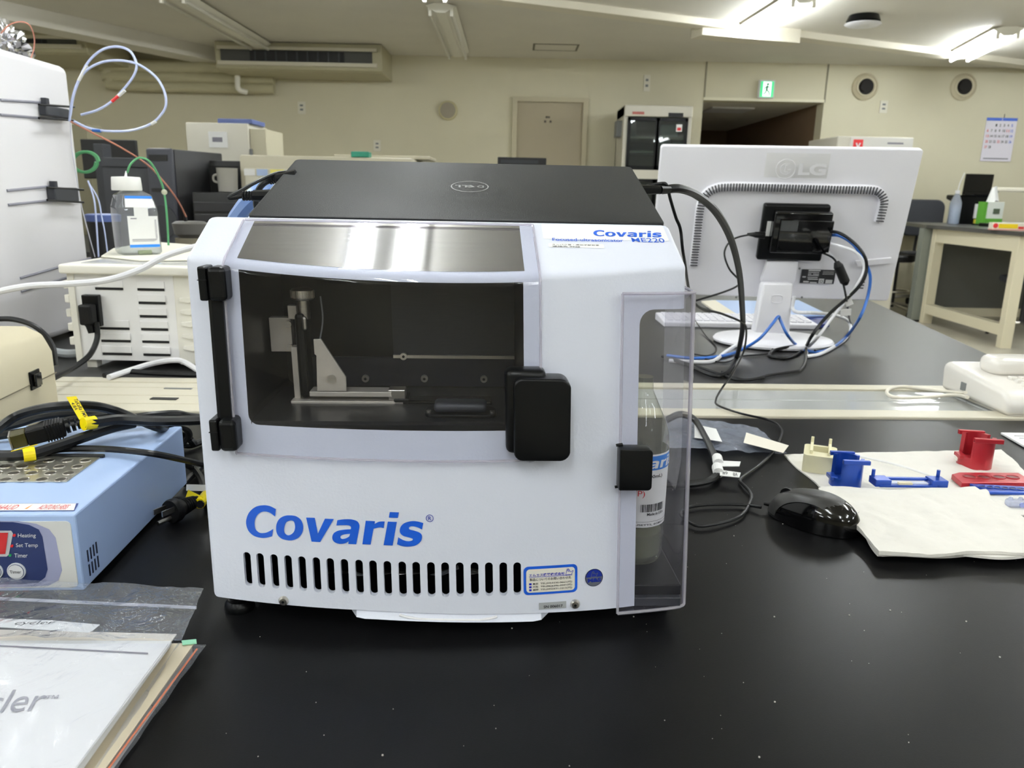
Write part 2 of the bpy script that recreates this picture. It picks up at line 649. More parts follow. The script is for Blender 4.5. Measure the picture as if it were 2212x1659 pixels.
# smoke detector
c = P(1865, 42, z=CZ - 0.03)
t = thing('smoke_detector', 'round ceiling sensor with black mount and pale lens between the lit lamps', 'smoke detector', (c.x, c.y, CZ))
obj('mount', mb(lambda b: lathe(b, [(0.10, -0.06), (0.13, -0.045), (0.11, 0)])), BLACK, t, smooth=True)
obj('lens', mb(lambda b: lathe(b, [(0.02, -0.082), (0.12, -0.078), (0.14, -0.066), (0.135, -0.061)])), WHITE, t, smooth=True)


# ------------------------------------------------------------------ wall air conditioners
def aircon(px0, px1, py0, py1, label, Yf=8.35):
    a, b = P(px0, py0, Y=Yf), P(px1, py1, Y=Yf)
    t = thing('air_conditioner', label, 'air conditioner', ((a.x + b.x) / 2, Yf, b.z))
    W = (b.x - a.x) / 2
    H = CZ - b.z - 0.005
    bm = new()
    prism(bm, [(0, 0.02), (0.05, 0), (WY - Yf, 0), (WY - Yf, H), (0.0, H)], lambda u, v: (-W, u, v), lambda u, v: (W, u, v), 0.008)
    ACM = mat('aircon_enamel', (176, 170, 140), 0.55)
    obj('case', bm, ACM, t)
    obj('grille_recess', bxm(-W + .06, W - .1, -0.012, 0.0, 0.08, H - .07), mat('aircon_grey', (70, 70, 66), 0.6), t)
    g = obj('grille', bxm(-W + .36, W - .38, -0.022, -0.008, 0.09, H - .085), mat('grille_black', (14, 15, 17), 0.6), t)
    for i in range(9):
        x = -W + .36 + (2 * W - .74) * (i + 0.5) / 9
        obj('grille_rib', bxm(x - .008, x + .008, -0.026, -0.02, 0.09, H - .085), DGREY, g)
    obj('frame_rail', bxm(-W + .03, W - .05, -0.03, 0.0, 0.05, 0.085), mat('aircon_rail', (205, 200, 180), 0.5), t)
    obj('frame_rail', bxm(-W + .03, W - .05, -0.03, 0.0, H - 0.075, H - 0.045), MC['aircon_rail'], t)
    return t


aircon(463, 826, 99, 158, 'long beige wall air conditioner with black grille above the paper-covered white cabinet')
aircon(-150, 190, 66, 118, 'beige wall air conditioner partly cut off behind the white instrument, above pipes', 8.0)

# pipes along the back wall
PIPEM = mat('painted_pipe', (188, 182, 150), 0.55)
for i, (y0, y1, r, lab) in enumerate(((141, 146, 0.075, 'topmost of three horizontal painted pipes below the ceiling duct'),
                                     (164, 170, 0.06, 'middle of three horizontal painted pipes below the ceiling duct'),
                                     (184, 192, 0.055, 'lowest of three horizontal painted pipes, ending past the air conditioner'))):
    a, b = P(228 + i * 6, y0, Y=WY - .12), P(592, y1, Y=WY - .12)
    o = obj('wall_pipe', tbm([(a.x, WY - .12, a.z + .25 - i * 0.05), (a.x, WY - .12, a.z + 0.05), (a.x + .12, WY - .12, a.z), (b.x, WY - .12, b.z)], r, 14), PIPEM, smooth=True)
    tag(o, lab, 'pipe', 'painted pipes on the back wall')
a, b = P(515, 162, Y=8.75), P(515, 192, Y=8.75)
o = tag(obj('drain_pipe', tbm([(a.x, 8.72, a.z), (a.x, 8.72, b.z), (a.x + .07, 8.78, b.z - .03)], 0.028, 10), LAMPB, smooth=True), 'short white drain pipe hanging under the long air conditioner', 'pipe')


def outlet(px, py, w, h, label, Y=WY):
    c = P(px, py, Y=Y)
    t = thing('wall_plate', label, 'switch plate', (c.x, Y, c.z - h / 2))
    obj('plate', bxm(-w / 2, w / 2, -0.012, 0, 0, h, bev=0.003), mat('plate_white', (226, 222, 205), 0.45), t)
    for s in (0.28, 0.62):
        obj('socket', bxm(-w / 5, w / 5, -0.015, -0.011, h * s, h * (s + .14)), GREYP, t)


outlet(652, 233, .085, .13, 'small white wall plate above the beige analyser, below the air conditioner corner')
outlet(815, 315, .08, .12, 'small white wall socket just above the laptop, left of the wall speaker')
outlet(1908, 231, .085, .13, 'white wall switch plate between the two round vents')
outlet(1397, 180, .07, .17, 'faint cream wall plate above the glass-door refrigerator')

# round wall speaker
c = P(968, 239, Y=WY)
t = thing('wall_speaker', 'round beige wall speaker left of the closed door', 'speaker', (c.x, WY, c.z), rx=R(90))
obj('rim', mb(lambda b: lathe(b, [(0.10, 0.03), (0.085, 0.045), (0.1, 0.04), (0.105, 0)])), mat('speaker_rim', (200, 192, 150), 0.5), t, smooth=True)
obj('grille', mb(lambda b: lathe(b, [(0.012, 0.05), (0.084, 0.045), (0.085, 0.03)])), mat('speaker_grey', (158, 150, 132), 0.7), t)

# two round vents
for (px, py, lab) in ((1868, 188, 'round wall vent with black throat, beside the green exit sign'), (2080, 188, 'round wall vent with black throat above the wall calendar')):
    c = P(px, py, Y=WY)
    t = thing('wall_vent', lab, 'vent', (c.x, WY, c.z), rx=R(90), group='round vents high on the back wall')
    VM = mat('vent_enamel', (205, 196, 168), 0.5)
    obj('flange', mb(lambda b: lathe(b, [(0.115, 0.03), (0.118, 0.04), (0.14, 0.02), (0.142, 0)], 32)), VM, t, smooth=True)
    bm = new()
    tube(bm, [(0.095 * math.cos(2 * PI * k / 24), 0.095 * math.sin(2 * PI * k / 24), 0.035) for k in range(25)], 0.014, 8, 2)
    obj('ring', bm, VM, t, smooth=True)
    obj('throat', mb(lambda b: lathe(b, [(0.1, 0.031), (0.1, 0.036)], 32)), mat('vent_dark', (22, 18, 14), 0.8), t)
    obj('nozzle', mb(lambda b: lathe(b, [(0.05, 0.036), (0.05, 0.06)], 20, Matrix.Translation((-0.02, 0.0, 0)))), MC['vent_dark'], t)

# exit sign
c = P(1656, 193, Y=WY - .05)
t = thing('exit_sign', 'lit green running-man exit sign above the dark opening', 'exit sign', (c.x, WY - .06, c.z - .085))
obj('housing', bxm(-.085, .085, 0, .06, -.005, .18, bev=.004), WHITE, t)
obj('sign_face', bxm(-.072, .072, -.004, .0, .005, .165), mat('exit_green', (60, 190, 120), 0.4, emit=0.8), t)
bm = new()
box(bm, -.045, .045, -.007, -.004, .01, .16)
obj('doorway_symbol', bm, mat('exit_white', (225, 255, 240), 0.4, emit=1.1), t)
bm = new()
cyl(bm, (.005, -.008, .135), (.005, -.007, .135), .013, seg=12)
for (x0, z0, x1, z1, ww) in ((.0, .12, -.005, .075, .02), (-.005, .08, .028, .05, .012), (.028, .05, .03, .02, .01), (-.005, .08, -.015, .045, .012), (-.015, .045, -.038, .035, .01), (0, .115, .03, .1, .009), (0, .115, -.025, .1, .009), (-.025, .1, -.032, .08, .009)):
    a, b = Vector((x0, -.0075, z0)), Vector((x1, -.0075, z1))
    d = b - a
    n_ = Vector((-d.z, 0, d.x)).normalized() * ww / 2
    v = [bm.verts.new(q) for q in (a - n_, b - n_, b + n_, a + n_)]
    bm.faces.new(v)
obj('running_figure', bm, mat('exit_dark_green', (15, 110, 60), 0.5, emit=0.2), t)

# calendar
tl, tr, bl = P(2136, 254, Y=WY - .01), P(2202, 258, Y=WY - .01), P(2124, 348, Y=WY - .01)
cw, ch = tr.x - tl.x, tl.z - bl.z
t = thing('wall_calendar', 'white wall calendar with blue header and red Sunday dates', 'calendar', (tl.x - .02, WY - .012, bl.z))
obj('sheet', bxm(0, cw, 0, .006, 0, ch), mat('calendar_paper', (232, 228, 238), 0.6), t)
cmap = lambda u, v: Vector((u, -.002, v))
obj('header_band', bxm(0, cw, -.001, 0, ch * .93, ch), BLUEI, t)
rows = [['', '', '1', '2', '3', '4', '5'], [str(i) for i in range(6, 13)], [str(i) for i in range(13, 20)], [str(i) for i in range(20, 27)], ['27', '28', '', '', '', '', '']]
for col_, mm in (('k', INK), ('r', REDI), ('b', BLUEI)):
    L = []
    for r_, rw in enumerate(rows):
        for c_, s in enumerate(rw):
            k_ = 'r' if c_ == 0 or s in ('11', '23') else ('b' if c_ == 6 else 'k')
            if s and k_ == col_:
                x0 = cw * (.06 + .128 * c_)
                z0 = ch * (.80 - .125 * r_)
                L.append((s, x0, x0 + cw * (.05 if len(s) == 1 else .085), z0, z0 + ch * .06))
    lettering(L, cmap, mm, t, bold=0.02)
lettering([('2', cw * .48, cw * .53, ch * .94, ch * .99)], lambda u, v: Vector((u, -.003, v)), WHITE, t)
obj('footer_line', bxm(cw * .08, cw * .9, -.001, 0, ch * .05, ch * .075), GREYI, t)
obj('hook', cym((cw * .55, -.003, ch), (cw * .55, -.003, ch + .04), .003, seg=6), INK, t)

# door
a, b = P(1108, 209, Y=WY), P(1270, 212, Y=WY)
dr = thing('door_1', 'closed beige door with grey frame', 'door', ((a.x + b.x) / 2, WY, 0))
dr['kind'] = 'structure'
del dr['category']
hw = (b.x - a.x) / 2
DM = mat('door_paint', (172, 162, 138), 0.55)
FM = mat('door_frame_paint', (196, 188, 160), 0.5)
bm = new()
box(bm, -hw, -hw + .05, -.05, 0, 0, a.z)
box(bm, hw - .05, hw, -.05, 0, 0, a.z)
box(bm, -hw + .05, hw - .05, -.05, 0, a.z - .05, a.z)
obj('door_frame', bm, FM, dr)
obj('door_leaf', bxm(-hw + .05, hw - .05, -.01, 0, 0, a.z - .05), DM, dr)
c = P(1184, 259, Y=WY)
cx = (a.x + b.x) / 2
bm = new()
for (x0, x1, z0, z1) in ((-.03, .02, .018, .04), (-.045, -.02, -.03, -.005), (.015, .04, -.03, -.005)):
    for k in range(3):
        zz = z0 + (z1 - z0) * k / 3
        box(bm, c.x - cx + x0, c.x - cx + x1, -.0125, -.0105, c.z + zz, c.z + zz + (z1 - z0) * .22)
    box(bm, c.x - cx + x0 + .008, c.x - cx + x0 + .013, -.0125, -.0105, c.z + z0, c.z + z1)
obj('door_marks', bm, INK, dr)
obj('door_handle', cym((hw - .13, -.06, 1.0), (hw - .13, -.01, 1.0), .012), STEEL, dr)

# ------------------------------------------------------------------ glass-door refrigerator
FY = 8.25
a, b = P(1350, 226, Y=FY), P(1498, 228, Y=FY)
W = (b.x - a.x)
H = a.z
t = thing('refrigerator', 'tall white laboratory refrigerator with black-framed sliding glass doors', 'refrigerator', ((a.x + b.x) / 2, FY, 0))
hw = W / 2
zt = H
d0 = P(1350, 262, Y=FY).z
d1 = P(1350, 366, Y=FY).z
FRM = mat('fridge_enamel', (200, 196, 182), 0.4)
bm = new()
D = .6
box(bm, -hw, -hw + .04, .02, D, 0, zt)
box(bm, hw - .04, hw, .02, D, 0, zt)
box(bm, -hw, hw, D - .04, D, 0, zt)
box(bm, -hw, hw, 0, D, d0 + .05, zt, bev=.01)
box(bm, -hw, hw, 0, D, d1 - .09, d1)
box(bm, -hw, hw, 0, D, 0, .15)
obj('cabinet_body', bm, FRM, t)
bm = new()
for (z0, z1) in ((d1, d0 + .04), (.15, d1 - .09)):
    for x0 in (-hw + .04, -.02):
        x1 = x0 + hw - .02
        box(bm, x0, x0 + .03, .0, .03, z0, z1)
        box(bm, x1 - .03, x1, .0, .03, z0, z1)
        box(bm, x0, x1, .0, .03, z0, z0 + .04)
        box(bm, x0, x1, .0, .03, z1 - .03, z1)
obj('door_frames', bm, BLACK, t)
GLS = clear('cabinet_glass', (190, 200, 195), 0.02, 0.03)
for x0 in (-hw + .07, .01):
    obj('door_glass', bxm(x0, x0 + hw - .08, .012, .018, d1 + .04, d0 + .01), GLS, t)
    obj('door_glass', bxm(x0, x0 + hw - .08, .012, .018, .19, d1 - .12), GLS, t)
for zz in (d1 + .03 + (d0 - d1) * .3, d1 + (d0 - d1) * .66, .6, 1.0):
    obj('shelf', bxm(-hw + .04, hw - .04, .06, D - .05, zz, zz + .02), FRM, t)
obj('display', bxm(.1, .25, -.006, 0, zt - .11, zt - .07), BLACK, t)
obj('maker_mark', bxm(-hw + .08, -hw + .2, -.002, 0, zt - .09, zt - .065), mat('faded_red', (168, 92, 84), .6), t)
wk_ = obj('warning_sticker', bxm(hw - .16, hw - .10, -.004, 0, d0 - .09, d0 - .02), PAPER, t)
obj('sticker_mark', bxm(hw - .15, hw - .11, -.006, -.004, d0 - .08, d0 - .05), REDI, wk_)
for (x, z, w_, h_, m_, lab) in ((-.3, 0, .2, .16, GREYP, 'grey carton inside the refrigerator, behind its left pane on the upper shelf'), (.15, 0, .18, .13, WHITE, 'white carton inside the refrigerator, behind its right pane on the upper shelf'),
                                (.12, 1, .1, .12, PAPER, 'small white box on the middle refrigerator shelf, first behind the right pane'), (.26, 1, .14, .1, PAPER, 'wider white box on the middle refrigerator shelf by the door edge')):
    zz = (d1 + (d0 - d1) * .66 + .021) if z == 0 else (d1 + .03 + (d0 - d1) * .3 + .021)
    o = obj('carton', bxm(-w_ / 2, w_ / 2, 0, .2, 0, h_, bev=.004), m_)
    o.location = ((a.x + b.x) / 2 + x, FY + .15, zz)
    tag(o, lab, 'box')

# white freezer behind the monitor with a red mark
FY2 = 7.6
a, b = P(1838, 294, Y=FY2), P(1975, 298, Y=FY2)
t = thing('white_incubator', 'white upright incubator with red heart-like badge behind the monitor', 'incubator', (a.x, FY2, 0))
W2 = b.x - a.x
obj('case', bxm(-.12, W2, 0, .75, 0, a.z, bev=.01), FRM, t)
obj('front_panel', bxm(.0, W2 - .01, -.01, 0, .9, a.z - .01), mat('incubator_white', (212, 210, 204), 0.4), t)
c = P(1853, 306, Y=FY2)
bd = obj('badge', bxm(c.x - a.x - .045, c.x - a.x + .045, -.014, -.01, a.z - .14, a.z - .03), REDI, t)
lettering([('V', c.x - a.x - .025, c.x - a.x + .025, a.z - .115, a.z - .06)], lambda u, v: Vector((u, -.016, v)), WHITE, bd, bold=.05)
obj('maker_mark', bxm(W2 - .25, W2 - .1, -.012, -.01, a.z - .065, a.z - .05), GREYI, t)


# ================================================================== BENCHES
BYAW = R(2.6)


def bl(x, y, z=0.0):
    """bench frame -> world: x along the bench, y away, origin under the camera"""
    return Vector((x * math.cos(BYAW) - y * math.sin(BYAW), x * math.sin(BYAW) + y * math.cos(BYAW), z))


def bpoly(bm, pts, z0, z1, bev=0.0):
    prism_z(bm, [tuple(bl(*p)[:2]) for p in pts], z0, z1, bev)


N0 = 1.222      # near bench rear edge (bench frame)
F0 = 1.452      # far bench front edge
t = thing('lab_bench', 'black-topped laboratory bench under the white ultrasonic instrument', 'bench', (0, 0, 0))
bm = new(); bpoly(bm, [(-2.2, .12), (1.9, .12), (1.9, N0), (-2.2, N0)], BZ - .03, BZ, .002)
obj('worktop', bm, BENCH, t)
for i in range(4):
    x0 = -2.1 + i * 0.98
    bm = new(); bpoly(bm, [(x0, .2), (x0 + .94, .2), (x0 + .94, N0 - .05), (x0, N0 - .05)], .06, BZ - .03)
    cb = obj('base_cabinet', bm, CREAM, t)
t = thing('lab_bench', 'grey far bench carrying the white monitor and white laboratory boxes', 'bench', (0, 0, 0))
e1, e2 = P(1880, 649, z=BZ), P(2212, 801, z=BZ)
inv = lambda p: (p.x * math.cos(BYAW) + p.y * math.sin(BYAW), -p.x * math.sin(BYAW) + p.y * math.cos(BYAW))
i1, i2 = inv(e1), inv(e2)
k = (i1[0] - i2[0]) / (i1[1] - i2[1])
bm = new(); bpoly(bm, [(-2.2, F0), (i2[0] + k * (F0 - i2[1]), F0), (i2[0] + k * (2.88 - i2[1]), 2.88), (-2.2, 2.88)], BZ - .03, BZ, .002)
obj('worktop', bm, BENCHF, t)
for i in range(4):
    x0 = -2.1 + i * 0.75
    bm = new(); bpoly(bm, [(x0, F0 + .05), (x0 + .72, F0 + .05), (x0 + .72, 2.8), (x0, 2.8)], .06, BZ - .03)
    obj('base_cabinet', bm, CREAM, t)

# service duct between the two benches
t = thing('service_duct', 'cream service duct with pale inset covers running between the two benches', 'cable duct', (0, 0, 0))
DUCT = mat('duct_cream', (205, 199, 180), 0.4, bump=.03, bscale=60)
INSET = mat('duct_inset', (168, 170, 168), 0.12, noise_=.06, nscale=6)
bm = new(); bpoly(bm, [(-2.2, N0 + .001), (1.9, N0 + .001), (1.9, F0 - .001), (-2.2, F0 - .001)], .05, BZ - .004)
obj('duct_body', bm, DUCT, t)
bm = new(); bpoly(bm, [(-2.2, N0 + .002), (1.9, N0 + .002), (1.9, N0 + .045), (-2.2, N0 + .045)], BZ - .004, BZ + .004, .002)
obj('edge_strip', bm, DUCT, t)
bm = new(); bpoly(bm, [(-2.2, F0 - .035), (1.9, F0 - .035), (1.9, F0 - .002), (-2.2, F0 - .002)], BZ - .004, BZ + .004, .002)
obj('edge_strip', bm, DUCT, t)
for (x0, x1) in ((.27, .9), (.905, 1.85)):
    for (y0, y1) in ((N0 + .048, N0 + .118), (N0 + .121, F0 - .038)):
        bm = new(); bpoly(bm, [(x0, y0), (x1, y0), (x1, y1), (x0, y1)], BZ - .004, BZ + .0, .001)
        obj('cover_plate', bm, INSET, t)
bm = new(); bpoly(bm, [(.22, F0 - .04), (.2, F0 - .04), (.262, N0 + .02), (.268, N0 + .03)], BZ - .004, BZ + .005)
obj('seam_strip', bm, mat('duct_seam', (150, 145, 130), .5), t)
for (x0, x1) in ((-1.4, -.86), (-.85, -.3)):
    for (y0, y1) in ((N0 + .05, N0 + .10), (N0 + .103, N0 + .155), (N0 + .158, F0 - .04)):
        bm = new(); bpoly(bm, [(x0, y0), (x1, y0), (x1, y1), (x0, y1)], BZ - .004, BZ + .003, .001)
        sp = obj('socket_cover', bm, DUCT, t)
for (px, py, w_, h_) in ((355, 862, .045, .012), (385, 840, .05, .006)):
    c = P(px, py, z=BZ + .003)
    obj('socket_slot', bxm(c.x - w_ / 2, c.x + w_ / 2, c.y - h_ / 2, c.y + h_ / 2, BZ + .0032, BZ + .0045), INK if h_ > .01 else GREYP, t)

# ================================================================== THE INSTRUMENT
MYAW = R(3)
MO = Vector((-.0505, .598, BZ))
HW = .1995
LEAN = .069
BUL = .0225
ZC, YC = .306, .021
CHS = 2.2
ZT = .334
mt = thing('ultrasonicator', 'white laboratory ultrasonic instrument with clear front door and blue lettering on the black bench', 'instrument', MO, MYAW)
MT = mw(mt)
SHX = -.026


def bulge(x):
    return BUL * (1 - (x / HW) ** 2)


def S(x, z):
    """depth of the outer shell at x, z (front face and sloping hood)"""
    a = -bulge(x) * (1.25 - .8 * z) + LEAN * z
    b = YC + (z - ZC) * CHS
    k = .006
    # smooth maximum for the rounded crease
    h = max(k - abs(a - b), 0) / k
    return max(a, b) + h * h * k * .25


def sh(p):
    return Vector((p[0] + SHX * p[2], p[1], p[2]))


def shb(bm):
    for v in bm.verts:
        v.co.x += SHX * v.co.z
    return bm


def hit(px, py, off=0.0, yl=None):
    """machine-frame x, z where the shell (or the inner plane y=yl) is seen at px, py"""
    d = ray(px, py)
    iv = MT.inverted()
    lo, hi = .45 / d.y, .95 / d.y

    def g(t):
        q = iv @ (CAM + d * t)
        x = q.x - SHX * q.z
        return (q.y - (S(x, q.z) + off if yl is None else yl)), x, q.z
    # march
    n = 400
    prev = None
    for i in range(n + 1):
        t_ = lo + (hi - lo) * i / n
        v = g(t_)[0]
        if prev is not None and prev[1] < 0 <= v:
            lo2, hi2 = prev[0], t_
            for _ in range(30):
                m_ = (lo2 + hi2) / 2
                if g(m_)[0] < 0:
                    lo2 = m_
                else:
                    hi2 = m_
            r = g(hi2)
            return r[1], r[2]
        prev = (t_, v)
    r = g(hi)
    return r[1], r[2]


BASEZ = .022
DEPTH = .33


def base_z(x):
    return BASEZ - .0058 * max(0, min(1, (x + .06) / .2))


def profile(x):
    pts = []
    for z in (base_z(x), .06, .12, .18, .24, .27):
        pts.append((S(x, z), z))
    zc = .285
    while zc < .333:
        pts.append((S(x, zc), zc))
        zc += .0015 if zc < .314 else .006
    pts.append((S(x, ZT - .0005), ZT - .0005))
    y1 = S(x, ZT - .0005)
    pts += [(y1 + .004, ZT), (.094, ZT), (.098, .312), (DEPTH, .312), (DEPTH, base_z(x))]
    return pts


NX = 25
bm = new()
rows_ = []
for i in range(NX):
    x = -HW + 2 * HW * i / (NX - 1)
    rows_.append([bm.verts.new((x, y, z)) for (y, z) in profile(x)])
npf = len(rows_[0])
for a, b in zip(rows_, rows_[1:]):
    for j in range(npf):
        bm.faces.new((a[j], b[j], b[(j + 1) % npf], a[(j + 1) % npf]))
c1 = bm.faces.new(rows_[0])
c2 = bm.faces.new(rows_[-1][::-1])
bmesh.ops.recalc_face_normals(bm, faces=bm.faces)
es = [e for f in (c1, c2) for e in f.edges]
bmesh.ops.bevel(bm, geom=es, offset=.005, segments=4, affect='EDGES', profile=.5, clamp_overlap=True)
shb(bm)
body = obj('housing', bm, SHELL, mt, smooth=True, auto=40)

INNER = mat('chamber_black', (9, 10, 12), 0.35)
cuts = []
# window chamber
wx0, _ = hit(519, 640)
wx1, _ = hit(1131, 700)
_, wz0 = hit(700, 925)
wx0b, _ = hit(541, 860)
wz1 = .288
bm = new()
zcr = lambda x: (.6522 - bulge(x)) / 2.131
wp_ = rrect(wx0, wx1, wz0, .25, (.0, .0, .008, .008))
wp_ = [q for q in wp_ if q[1] < .249] + [(wx1 + (wx0 - wx1) * k / 16, zcr(wx1 + (wx0 - wx1) * k / 16) - .0045) for k in range(17)]
cut_c = ((wx0 + wx1) / 2, .22)
wp_.sort(key=lambda q: math.atan2(q[1] - cut_c[1], q[0] - cut_c[0]))
prism(bm, wp_, lambda u, v: (u, -.06, v), lambda u, v: (u, .14, v))
cuts.append(cutter(shb(bm), INNER))
# hood recess (shallow) that the metal plate fills
# slots
SLX = [532.7, 561, 591, 621, 651, 682, 712, 742.5, 774, 804, 835, 867, 897, 929, 959.5, 991, 1023, 1054, 1085, 1115]
for i, px in enumerate(SLX):
    cx_ = px + 1.5
    yt = 1193 + 22 * math.sin(min(1, i / 15) * PI / 2)
    yb = 1266 + 24 * math.sin(min(1, i / 13) * PI / 2) - max(0, i - 14) * .7
    x_, zt_ = hit(cx_, yt)
    x2, zb_ = hit(cx_ + 2, yb)
    xm = (x_ + x2) / 2
    bm = new()
    prism(bm, rrect(xm - .0032, xm + .0032, zb_, zt_, .0031, 5), lambda u, v: (u, -.05, v), lambda u, v: (u, S(xm, .05) + .008, v))
    cuts.append(cutter(shb(bm), SHELL))
zsl = hit(800, 1215)[1]
bm = new()
xs = [-.185 + .345 * i / 12 for i in range(13)]
poly = [(x, S(x, .05) + .003) for x in xs] + [(.16, .12), (-.185, .12)]
a = [bm.verts.new((u, v, .026)) for u, v in poly]
b = [bm.verts.new((u, v + .005, zsl + .03)) for u, v in poly]
n = len(poly)
bm.faces.new(a[::-1]); bm.faces.new(b)
for i in range(n):
    bm.faces.new((a[i], a[(i + 1) % n], b[(i + 1) % n], b[i]))
cuts.append(cutter(shb(bm), INNER))
# bottle bay, open to the right
bx0, _ = hit(1376, 1000)
_, bz1 = hit(1440, 668)
bm = new()
prism(bm, rrect(bx0, HW + .08, .0, bz1, (.0, .012, .0, .0)), lambda u, v: (u, -.06, v), lambda u, v: (u, .5, v))
cuts.append(cutter(shb(bm), WHITE))
bm = new()
box(bm, .105, bx0 + .01, S(.16, .27) + .006, .113, .03, bz1 - .002)
cuts.append(cutter(shb(bm), INNER))
boolean(body, cuts)
for p in body.data.polygons:
    p.use_smooth = True
body.data.set_sharp_from_angle(angle=R(38))


def SF(off):
    return lambda u, v: sh((u, S(u, v) - off, v))


def surf_patch(poly_fn, name, m, parent, off=.0006, thick=.0, nx=24, nz=8):
    pass


def patch(x0, x1, z0, z1, off, nx=24, nz=12, r=0.0):
    """gridded sheet lying on the shell, optionally with rounded corners"""
    bm = new()
    V = {}
    for i in range(nx + 1):
        for j in range(nz + 1):
            u, v = x0 + (x1 - x0) * i / nx, z0 + (z1 - z0) * j / nz
            V[i, j] = bm.verts.new(sh((u, S(u, v) - off, v)))
    for i in range(nx):
        for j in range(nz):
            bm.faces.new((V[i, j], V[i + 1, j], V[i + 1, j + 1], V[i, j + 1]))
    return bm


def ring_patch(x0, x1, z0, z1, r, wdt, off, n=8):
    o_ = rrect(x0, x1, z0, z1, r, n)
    i_ = rrect(x0 + wdt, x1 - wdt, z0 + wdt, z1 - wdt, max(.0005, r - wdt), n)
    bm = new()
    f = SF(off)

    def dens(p):
        out = []
        for a_, b_ in zip(p, p[1:] + p[:1]):
            k = 8 if (Vector(a_) - Vector(b_)).length > .01 else 1
            for q in range(k):
                out.append((a_[0] + (b_[0] - a_[0]) * q / k, a_[1] + (b_[1] - a_[1]) * q / k))
        return out
    A = [bm.verts.new(f(*p)) for p in dens(o_)]
    B = [bm.verts.new(f(*p)) for p in dens(i_)]
    m_ = min(len(A), len(B))
    for k in range(m_):
        bm.faces.new((A[k], A[(k + 1) % m_], B[(k + 1) % m_], B[k]))
    return bm


def fill_patch(x0, x1, z0, z1, r, off, n=6, nx=12):
    """rounded rectangle as vertical strips following the bulge"""
    bm = new()
    xs = sorted({x0 + (x1 - x0) * i / nx for i in range(nx + 1)} | {x0 + r * (1 - math.cos(R(90) * k / n)) for k in range(n + 1)} | {x1 - r * (1 - math.cos(R(90) * k / n)) for k in range(n + 1)})
    f = SF(off)
    prev = None
    for x in xs:
        e = max(0, r - (x - x0), r - (x1 - x))
        dz = r - math.sqrt(max(0, r * r - e * e))
        zz = [z0 + dz + (z1 - z0 - 2 * dz) * j / 6 for j in range(7)]
        cur = [bm.verts.new(f(x, q)) for q in zz]
        if prev:
            for j in range(6):
                bm.faces.new((prev[j], cur[j], cur[j + 1], prev[j + 1]))
        prev = cur
    return bm


# metal plate in the hood
hx0, _ = hit(523, 535)
hx1, _ = hit(1130, 560)
HOODM = mat('hood_metal', (150, 148, 144), 0.07, metal=1.0, noise_=.05, nscale=14, bump=.04, bscale=14, aniso=(1, 14, 14))
bm = new()
V = {}
for i in range(31):
    for j in range(11):
        u = hx0 + (hx1 - hx0) * i / 30
        z0_ = zcr(u) + .0035
        v = z0_ + (.3318 - z0_) * j / 10
        V[i, j] = bm.verts.new(sh((u, S(u, v) - .0006, v)))
for i in range(30):
    for j in range(10):
        bm.faces.new((V[i, j], V[i + 1, j], V[i + 1, j + 1], V[i, j + 1]))
obj('hood_plate', bm, HOODM, mt, smooth=True, auto=80)
# clear door (visor)
VIS = clear('visor_acrylic', (240, 241, 246), 0.015, 0.008, ior=1.5, hazec=(215, 212, 225))
vx0, _ = hit(500, 760)
vx1, _ = hit(1166, 640)
_, vz0 = hit(700, 985)
vd = obj('door', patch(vx0, vx1, vz0, .3325, .006, 48, 40), VIS, mt, smooth=True, auto=80)
EDGE = clear('acrylic_edge', (228, 225, 232), 0.1, 0.3, hazec=(232, 230, 238))


def edge_tube(pts, r, off=.006):
    bm = new()
    tube(bm, [sh((u, S(u, v) - off, v)) for u, v in pts], r, 6, 2)
    return bm


def seg2(a_, b_, n):
    return [(a_[0] + (b_[0] - a_[0]) * k / n, a_[1] + (b_[1] - a_[1]) * k / n) for k in range(n + 1)]


pts = seg2((vx0, .3325), (vx0, vz0), 40) + seg2((vx0 + .001, vz0), (vx1 - .006, vz0), 40) + seg2((vx1, vz0 + .006), (vx1, .3325), 40) + seg2((vx1 - .001, .333), (vx0 + .001, .333), 40)
obj('door_edge', edge_tube(pts, .0011), EDGE, vd, smooth=True)
# hinges of the door and hinge rod
for (py0, py1, px) in ((572, 645, 474), (895, 962, 497)):
    x_, za = hit(px, py0)
    x_, zb_ = hit(px, py1)
    x_ -= .0025
    y_ = S(x_, (za + zb_) / 2)
    h = obj('hinge', shb(bxm(x_ - .0075, x_ - .001, y_ - .017, y_ + .004, zb_, za, bev=.0015)), BLACK, mt)
    obj('hinge_leaf', shb(bxm(x_ + .0, x_ + .0135, y_ - .019, y_ + .002, zb_ - .0, za, bev=.0035, seg=3)), BLACK, h)
    obj('hinge_joint', shb(bxm(x_ - .0078, x_ - .0008, y_ - .0175, y_, zb_ + (za - zb_) * .6, zb_ + (za - zb_) * .62)), RUBBER, h)
xa, za = hit(472, 640)
xb, zb_ = hit(492, 900)
bm = new()
bw = .0058
ya, yb_ = S(xa, za), S(xb, zb_)
vs = []
for (x_, y_, z_) in ((xa, ya, za), (xb, yb_, zb_)):
    for dx, dy in ((-bw, .003), (-bw, -.007), (-bw + .003, -.009), (bw, -.009), (bw, .003)):
        vs.append(bm.verts.new((x_ + dx, y_ + dy, z_)))
for k in range(5):
    bm.faces.new((vs[k], vs[(k + 1) % 5], vs[5 + (k + 1) % 5], vs[5 + k]))
bm.faces.new(vs[:5][::-1]); bm.faces.new(vs[5:])
obj('hinge_bar', shb(bm), BLACK, mt, recalc=True)

